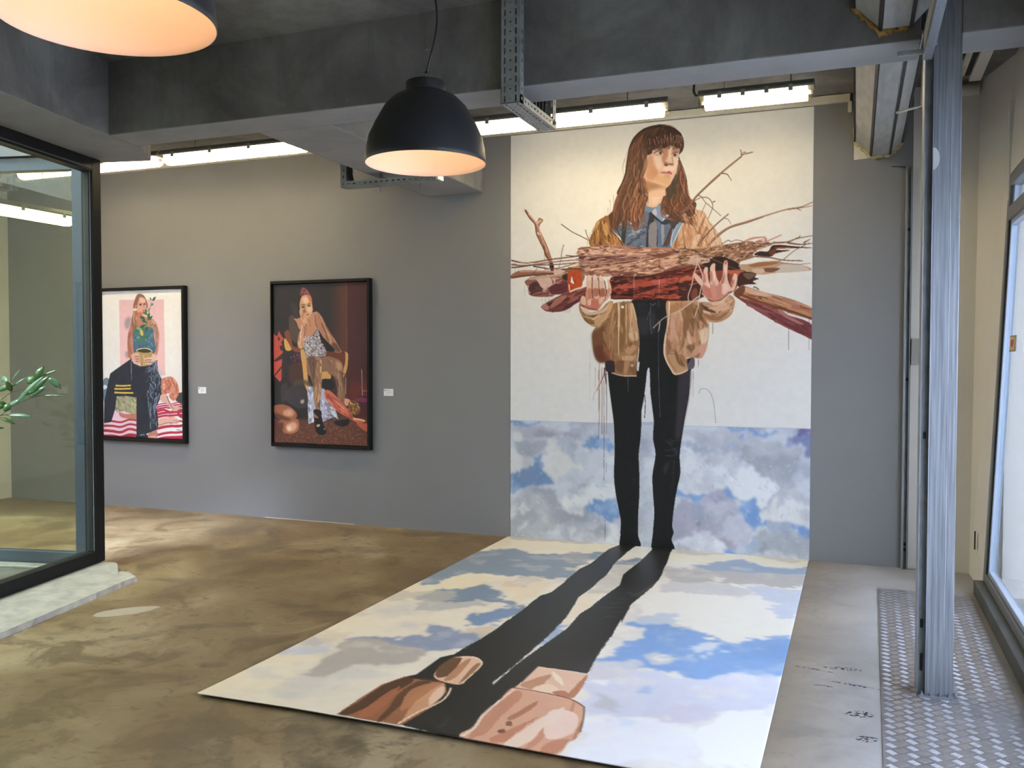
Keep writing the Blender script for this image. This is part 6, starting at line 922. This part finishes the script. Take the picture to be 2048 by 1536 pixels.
f = copy_tree(b160); f.location = (-6.535, -1.92, 2.80); f.rotation_euler = (0, 0, math.pi/2); f['label'] = 'fluorescent batten added crosswise behind the courtyard glass for a mirrored tube'  # added lamp in place of a tube's reflection in the return glass
for ch in f.children:
    if ch.name.startswith('hanging_rod'): ch.data = ch.data.copy(); [setattr(vv.co, 'z', .73) for vv in ch.data.vertices if vv.co.z > .1]

# ---------------------------------------------------------------- perforated cable trays
def perforated(o, ux, uy, L, W, slots, thick=.003, along=None, lips=.04, round_holes=True):
    """U section: base L x W with real slots, two upturned lips with their own slots; o = corner, ux along, uy across"""
    o, ux, uy = map(np.array, (o, ux, uy)); uz = np.cross(ux, uy); mb = MB()
    def plate(o, a, b, n, la, lb, rows):
        xs = {0., la}; ys = {0., lb}; holes = []
        k = max(1, int(round(la/.05))); pitch = la/k
        for (y0, y1, frac) in rows:
            for i in range(k): holes.append((i*pitch+pitch*(.5-frac/2), i*pitch+pitch*(.5+frac/2), y0, y1))
        for h in holes: xs |= {h[0], h[1]}; ys |= {h[2], h[3]}
        xs, ys = sorted(xs), sorted(ys)
        for x0, x1 in zip(xs, xs[1:]):
            for y0, y1 in zip(ys, ys[1:]):
                cx, cy = (x0+x1)/2, (y0+y1)/2
                if any(h[0] < cx < h[1] and h[2] < cy < h[3] for h in holes): continue
                mb.obox(o, a, b, n, x0, x1, y0, y1, 0, thick)
    plate(o, ux, uy, uz, L, W, [(W*.17, W*.25, .66), (W*.5-.004, W*.5+.004, .16), (W*.75, W*.83, .66)])
    plate(o, ux, uz, -uy, L, lips, [(lips*.4, lips*.62, .4)]); plate(o+uy*W, ux, uz, -uy, L, lips, [(lips*.4, lips*.62, .4)])
    return mb.weld()
t = thing('cable_tray', (-1.70, -2.74, 2.885), 'perforated grey steel cable tray bent down over the long beam', 'cable tray')
def part(mb, name, m, t, **k):
    mb.v = [tuple(np.array(v)-np.array(t.location)) for v in mb.v]; return mb.build(name, m, t, **k)
part(perforated((-1.645, -2.785, 3.43), (0, 0, -1), (-1, 0, 0), .545, .107, 0, lips=.05), 'drop_section', 'galvanised', t)
part(perforated((-1.645, -2.785, 2.885), (0, 1, 0), (-1, 0, 0), .60, .107, 0, lips=.045), 'floor_section', 'galvanised', t)
part(perforated((-1.645, -2.20, 2.90), (0, 0, 1), (-1, 0, 0), .62, .107, 0, lips=.05), 'rise_section', 'galvanised', t)
for i in range(4): part(MB().tube([(-1.73+.02*i, -2.31+.01*(i % 2), 3.52), (-1.73+.02*i, -2.315, 3.05), (-1.725+.02*i, -2.34, 2.925), (-1.725+.02*i, -2.55, 2.9), (-1.725+.02*i, -2.68, 2.915), (-1.73+.02*i, -2.70, 3.0), (-1.73+.02*i, -2.70, 3.40)], .007, 8), 'cable', 'cord_black', t)
t = thing('cable_tray', (-3.4, -1.0, 2.905), 'perforated grey steel cable tray slung under the cross beam behind the lamp', 'cable tray')
part(perforated((-3.82, -1.05, 2.905), (1, 0, 0), (0, 1, 0), .84, .10, 0, lips=.045), 'floor_section', 'galvanised', t)
part(perforated((-3.82, -.95, 2.91), (0, 0, 1), (0, -1, 0), .61, .10, 0, lips=.05), 'rise_section', 'galvanised', t)
part(MB().box(-3.0, -2.965, -1.05, -.95, 2.912, 2.945), 'end_fitting', 'card', t)
for i in range(4): part(MB().tube([(-3.775, -1.03+.02*i, 3.52), (-3.77, -1.03+.02*i, 3.02), (-3.74, -1.03+.02*i, 2.935), (-3.66, -1.03+.02*i, 2.92), (-3.45, -1.03+.02*i, 2.955-.01*i), (-3.2, -1.03+.02*i, 2.925), (-3.02, -1.03+.02*i, 2.925)], .007, 8), 'cable', 'cord_black', t)
for x in (-3.49, -3.14): part(MB().tube([(x, -1.0, 2.86), (x, -1.0, 2.999)], .004, 6), 'hanging_rod', 'rod_steel', t)
t = thing('cable_tray', (-8.16, -.42, 3.3), 'short pale tray bracket at the end of the lights behind the glass', 'cable tray')
part(perforated((-8.23, -.36, 3.30), (0, 0, 1), (0, -1, 0), .29, .12, 0, lips=.05), 'rise_section', 'galvanised', t); part(perforated((-8.35, -.48, 3.295), (1, 0, 0), (0, 1, 0), .2, .12, 0, lips=.03), 'floor_section', 'galvanised', t)

# ---------------------------------------------------------------- duct with foam seals
sec = [(-.022, 3.462), (-.022, 3.17), (.092, 3.055), (.222, 3.058), (.300, 3.14), (.300, 3.462)]
t = thing('air_duct', (.14, -1.5, 3.05), 'pale sheet-metal duct running through the beam to the wall', 'duct')
for y0, y1 in ((-4.6, -2.705), (-2.378, -.002)):     # in front of the beam and between beam and wall
    for i in range(5):
        (xa, za), (xb, zb) = sec[i], sec[i+1]; d = np.array([xb-xa, zb-za]); L = np.hypot(*d); d /= L; nn = np.array([-d[1], d[0]]); g = .005
        a = np.array([xa, za])+d*g; b = np.array([xb, zb])-d*g; q = [a, b, b+nn*.012, a+nn*.012]
        part(MB().prism([(p_[0], y0, p_[1]) for p_ in q], (0, y1-y0, 0)), 'panel', 'duct_metal', t, bevel=.002)
        e = np.array([xb, zb])-d*.012; q = [e, e+d*.016, e+d*.016-nn*.008, e-nn*.008]
        if i < 4: part(MB().prism([(p_[0], y0, p_[1]) for p_ in q], (0, y1-y0, 0)), 'seam', 'gasket', t)
    part(MB().prism([(x, y0+.004, z) for x, z in [(-.02, 3.46), (-.02, 3.18), (.095, 3.065), (.22, 3.068), (.29, 3.145), (.29, 3.46)]], (0, y1-y0-.008, 0)), 'core', 'gasket', t)
def foam(name, y, k, label, r0, seed, scale=(0, 5)):
    rr = random.Random(seed); path = []; rad = []
    for i in range(*scale):
        (xa, za), (xb, zb) = sec[i], sec[i+1]
        if i == 0: za = 3.45
        if i == 4: zb = 3.3
        for j in range(9):
            u = j/9; path.append((xa+(xb-xa)*u+rr.uniform(-.006, .006), y+rr.uniform(-.006, .004), za+(zb-za)*u-.004+rr.uniform(-.008, .006))); rad.append(r0*rr.uniform(.5, 1.5))
    o = MB().tube(path, rad, 10).build(name, k); tag(o, label, 'foam')
foam('sealing_foam', -2.69, 'foam_aged', 'brown expanding foam where the duct enters the beam', .016, 4, (0, 3)); foam('sealing_foam', -.012, 'foam', 'pale expanding foam where the duct enters the grey wall', .014, 7)
tag(MB().prism([(-.03, -.002, 3.035), (.12, -.002, 3.045), (.012, -.002, 3.13), (-.012, -.002, 3.20), (-.03, -.002, 3.24)], (0, -.004, 0)).build('bare_plaster', 'trim_paint'), 'unpainted plaster cut-out left of the duct on the grey wall', 'plaster')

# ---------------------------------------------------------------- steel post and tracks
t = thing('steel_post', (.35, -2.66, 0), 'galvanised steel post standing on the tread plate', 'post')
def ppart(mb, name, m, **k): return part(mb, name, m, t, **k)
ppart(MB().prism([(.316, -2.69, .01), (.388, -2.69, .01), (.3895, -2.6908, .01), (.391, -2.69, .01), (.426, -2.69, .01), (.429, -2.687, .01), (.429, -2.565, .01), (.316, -2.565, .01)], (0, 0, 3.455)), 'box_section', 'post_steel')
ppart(MB().box(.2765, .2795, -2.70, -2.56, .004, 3.465), 'front_flange', 'post_steel', bevel=.001); ppart(MB().box(.2795, .316, -2.662, -2.655, .004, 3.465), 'web', 'galvanised'); ppart(MB().box(.3125, .316, -2.698, -2.662, .004, 3.465), 'inner_lip', 'post_steel', bevel=.001)
for z, h in ((.15, .07), (.33, .03), (1.2, .02)): ppart(MB().prism([(.298+.007*math.cos(a), -2.6625, z+(h/2 if math.sin(a) > 0 else -h/2)+.007*math.sin(a)) for a in np.linspace(.01, 6.293, 17)[:-1]], (0, -.0012, 0)), 'slot', 'gasket')
ppart(MB().box(.285, .452, -2.715, -2.55, .004, .012), 'base_plate', 'post_steel', bevel=.001)
for x, y in ((.30, -2.70), (.335, -2.703), (.375, -2.703), (.412, -2.703), (.441, -2.703), (.441, -2.66)): ppart(MB().lathe([(.008, .012), (.008, .02), (.004, .021), (.004, .028), (.0001, .028)], (x, y, 0), 6, False), 'anchor_bolt', 'post_steel')
ppart(MB().prism([(.3165+.026*math.cos(a)*(1 if math.cos(a) > 0 else .0), -2.6908, 2.455+.05*math.sin(a)) for a in np.linspace(-1.57, 1.57, 12)], (0, -.0008, 0)), 'filler_patch', 'box_grey')
t = thing('door_track', (.35, -.02, 0), 'narrow dark steel track screwed to the wall beside the mural', 'track')
ppart(MB().prism([(x, y, .004) for x, y in ((.327, -.001), (.327, -.045), (.331, -.045), (.331, -.006), (.364, -.006), (.364, -.045), (.368, -.045), (.368, -.001))], (0, 0, 2.946)), 'channel', 'galvanised'); ppart(MB().box(.331, .342, -.045, -.041, .004, 2.95), 'lip', 'post_steel')
for z in (.14, .18, 1.4, 2.5): ppart(MB().prism([(.353+.008*math.cos(a), -.0065, z+.013*math.sin(a)) for a in np.linspace(0, 6.283, 13)[:-1]], (0, -.0012, 0)), 'slot', 'gasket')
t = thing('hanging_rail', (.285, -3.5, 2.9), 'grey steel rail running from the post towards the ceiling corner', 'rail')
ppart(MB().box(.268, .305, -5.2, -2.705, 2.895, 2.935), 'rail_bar', 'post_steel', bevel=.002); ppart(MB().box(.270, .278, -5.2, -2.705, 2.935, 3.02), 'rail_flange', 'trim_paint')
for y in (-2.9, -3.9, -4.9): ppart(MB().box(.303, .311, y-.02, y+.02, 2.90, 3.468), 'hanger', 'galvanised')
ppart(MB().box(.16, .30, -2.715, -2.69, 2.925, 2.945), 'end_bracket', 'galvanised', bevel=.002)
for pth, lab in (([(.22, -.16, 2.93), (.29, -.06, 2.95), (.32, -.004, 2.955)], 'thin threaded rod sticking out of the grey wall below the duct'), ([(.20, -1.55, 2.965), (.30, -1.55, 2.985), (.335, -1.55, 2.99), (.335, -1.55, 3.529)], 'pale bent rod beside the duct in front of the corner')):
    tag(MB().tube(pth, .007, 8).build('threaded_rod', 'trim_paint' if pth[0][1] < -1 else 'rod_steel'), lab, 'rod')
t = thing('junction_box', (.402, -.01, 1.51), 'small grey junction box on the white wall behind the post', 'box')
ppart(MB().box(.377, .43, -.035, 0, 1.51, 1.70), 'body', 'junction_grey', bevel=.004); ppart(MB().box(.381, .426, -.038, -.035, 1.52, 1.69), 'cover', 'junction_grey', bevel=.001)
t = thing('ceiling_hatch', (.66, -.5, 3.49), 'dark ceiling hatch with a pale bar in the right back corner', 'hatch')
ppart(MB().box(.48, .76, -1.0, -.22, 3.515, 3.529), 'opening', 'gasket'); ppart(MB().box(.635, .675, -1.0, -.28, 3.495, 3.52), 'bar', 'trim_paint', bevel=.004); ppart(MB().box(.715, .79, -1.05, -.15, 3.49, 3.53), 'frame', 'cream_paint', bevel=.004); ppart(MB().tube([(.48, -.8, 3.50), (.54, -.72, 3.48), (.58, -.66, 3.50)], .004, 6), 'wire', 'card')
tag(MB().tube([(.45, -.045, 3.45), (.79, -.045, 3.465)], .04, 16).build('wall_pipe', 'cream_paint'), 'cream pipe under the ceiling in the right back corner', 'pipe')
tag(MB().box(.779, .786, -.31, -.285, .235, .36).build('wall_slot_cover', 'gasket'), 'dark narrow slot low on the cream pier', 'slot')

# ---------------------------------------------------------------- tread plate
t = thing('tread_plate', (.42, -2.9, 0), 'raised-pattern metal tread plate on the floor along the window', 'floor plate')
sk = .0138
def tp(x, y): return (x+(y+.70)*sk, y)
mb = MB(); q = [tp(.155, -.70), tp(.155, -6.6), tp(.726, -6.6), tp(.726, -.72)]
ppart(mb.prism([(x, y, .0005) for x, y in q], (0, 0, .004)), 'plate', 'plate_metal')
mb = MB()
for i in range(14):
    for j in range(70):
        cx, cy = .155+.030+i*.0395, -.745-j*.066-(.033 if i % 2 else 0)
        if cy < -5.2: continue
        a = math.radians(45 if i % 2 == 0 else -45); c_, s2 = math.cos(a), math.sin(a); hl, hw = .0150, .0027
        for k in range(5):
            ox = (k-2)*.0082; x_, y_ = tp(cx+ox*(-s2), cy+ox*c_); ax = np.array([c_, s2, 0]); ay = np.array([-s2, c_, 0]); o_ = np.array([x_, y_, .0045])
            if x_-.7*hl < tp(.157, y_)[0] or x_+.7*hl > tp(.724, y_)[0]: continue
            mb.add([o_-ax*hl-ay*hw, o_+ax*hl-ay*hw, o_+ax*hl+ay*hw, o_-ax*hl+ay*hw, o_-ax*hl*.75+UZ*.0016, o_+ax*hl*.75+UZ*.0016], [(0, 1, 5, 4), (2, 3, 4, 5), (1, 2, 5), (3, 0, 4)])
tag(ppart(mb, 'tread_relief', 'lug_metal'), None, None, None, 'stuff')

# ---------------------------------------------------------------- shrub in the courtyard
def ray_pt(x, y, t): d = rays([(x, y)])[0]; return np.array(CAM_LOC)+d*t
base = ray_pt(-170, 1010, 5.6); base[2] = .012
t = thing('courtyard_shrub', tuple(base), 'glossy leaved shrub reaching in behind the courtyard glass', 'plant')
zp = lambda x, y: (x/7.682, 700+y/7.682)
def bp(L, k=6.05): return [ray_pt(*zp(x, y), k+dk) for x, y, dk in L]
ppart(MB().lathe([(.14, 0), (.17, .05), (.2, .3), (.215, .32), (.2, .33), (.185, .30), (.0001, .29)], tuple(base), 32), 'pot', 'terracotta'); ppart(MB().lathe([(.185, .295), (.0001, .30)], tuple(base), 24), 'soil', 'soil')
knot = ray_pt(-60, 870, 6.0)
ppart(MB().tube([base+UZ*.29, base*.6+knot*.4+UZ*.35, knot-UZ*.12, knot], [.016, .014, .011, .008], 10), 'stem', 'bark')
br = [[(-470, 1300, -.05), (-100, 870, -.02), (0, 780, 0), (150, 665, .02), (400, 590, .04), (560, 540, .05)], [(-470, 1300, -.05), (-60, 1050, .0), (60, 970, .02), (250, 840, .03), (470, 740, .05), (620, 700, .06)], [(-470, 1300, -.05), (-100, 1080, 0), (0, 1010, .02), (180, 985, .04)]]
for L in br: ppart(MB().tube(crom(np.array(bp(L)), 4, False), .0028, 6), 'branch', 'bark')
def leaf(x0, y0, x1, y1, w, m, dk=0., bend=.12, tw=0.):
    leaf3(ray_pt(*zp(x0, y0), 6.05+dk), ray_pt(*zp(x1, y1), 6.05+dk+.03), w, m, bend, tw)
def leaf3(a, b, w, m, bend=.12, tw=0.):
    ax = b-a; L = np.linalg.norm(ax); ax /= L
    view = np.array(CAM_LOC)-a; view /= np.linalg.norm(view); side = np.cross(ax, view); side /= np.linalg.norm(side); up = np.cross(side, ax); side, up = side*math.cos(tw)+up*math.sin(tw), up*math.cos(tw)-side*math.sin(tw)
    w = w/7.682*6.05/CPX['f']; vs = []; n = 8
    for i in range(n+1):
        u = i/n; hw = w*.5*math.sin(math.pi*min(1, u*.94+.04))**.75; c_ = a+ax*L*u+up*L*bend*u*(1-u)*1.6; vs += [c_+side*hw+up*hw*.25, c_, c_-side*hw+up*hw*.25]
    fs = [f_ for i in range(n) for f_ in ((3*i, 3*i+1, 3*i+4, 3*i+3), (3*i+1, 3*i+2, 3*i+5, 3*i+4))]
    o = part(MB().add(vs, fs, True), 'leaf', m, t); so = o.modifiers.new('thickness', 'SOLIDIFY'); so.thickness = .0008
G, PL = 'leaf', 'leaf_pale'
for a in [(540, 470, 675, 250, 110, G, .04, .2, .2), (430, 520, 540, 400, 130, G, .05, .1, .3), (560, 440, 880, 308, 46, G, .06, .1, .4), (470, 680, 760, 400, 80, G, -.02, .15, .2), (250, 830, 670, 400, 70, PL, 0, .15, .5), (750, 430, 940, 590, 100, PL, .05, .12, .1), (450, 720, 720, 560, 90, PL, .04, .1, .3), (300, 700, 520, 640, 70, G, .03, .1, .3), (650, 700, 1040, 705, 26, PL, .05, .05, .2), (130, 500, 20, 420, 90, PL, .02, .2, .1), (90, 480, 180, 640, 90, G, -.02, .1, .3), (-60, 640, 240, 520, 90, G, 0, .15, .3), (200, 560, 400, 425, 30, PL, .03, .1, .3), (180, 470, 305, 300, 22, PL, .02, .05, .2), (60, 940, 180, 820, 110, G, .01, .12, .2), (-40, 800, 100, 830, 60, G, .02, .1, .3), (100, 1000, 490, 1020, 66, PL, .03, .08, .4), (0, 1040, 230, 1140, 60, G, .02, .2, .4), (-80, 1200, 65, 1200, 40, G, .0, .1, .3), (-60, 900, 80, 850, 80, G, .03, .1, .3), (120, 870, 380, 740, 70, PL, .03, .15, .4)]: leaf(*a)

# the rest of the shrub, left of the picture's edge
rr = random.Random(9); stem_dir = knot-base
for k in range(9):
    s0 = base+stem_dir*rr.uniform(.55, .98)+UZ*.1; an = rr.uniform(2.0, 5.0); L = rr.uniform(.28, .5)
    d0 = np.array([math.cos(an), math.sin(an)*.7, rr.uniform(.3, 1.0)]); d0 /= np.linalg.norm(d0); tip = s0+d0*L
    P = [s0, s0+d0*L*.5+UZ*.04, tip]; ppart(MB().tube(P, [.004, .003, .0018], 6), 'branch', 'bark')
    for j in range(7):
        q = s0+d0*L*(.3+.11*j); e = np.array([rr.uniform(-1, .4), rr.uniform(-1, 1), rr.uniform(-.2, 1.)]); e /= np.linalg.norm(e)
        leaf3(q, q+e*rr.uniform(.08, .14), rr.uniform(60, 100), rr.choice((G, G, PL)), .12, rr.uniform(-.4, .6))
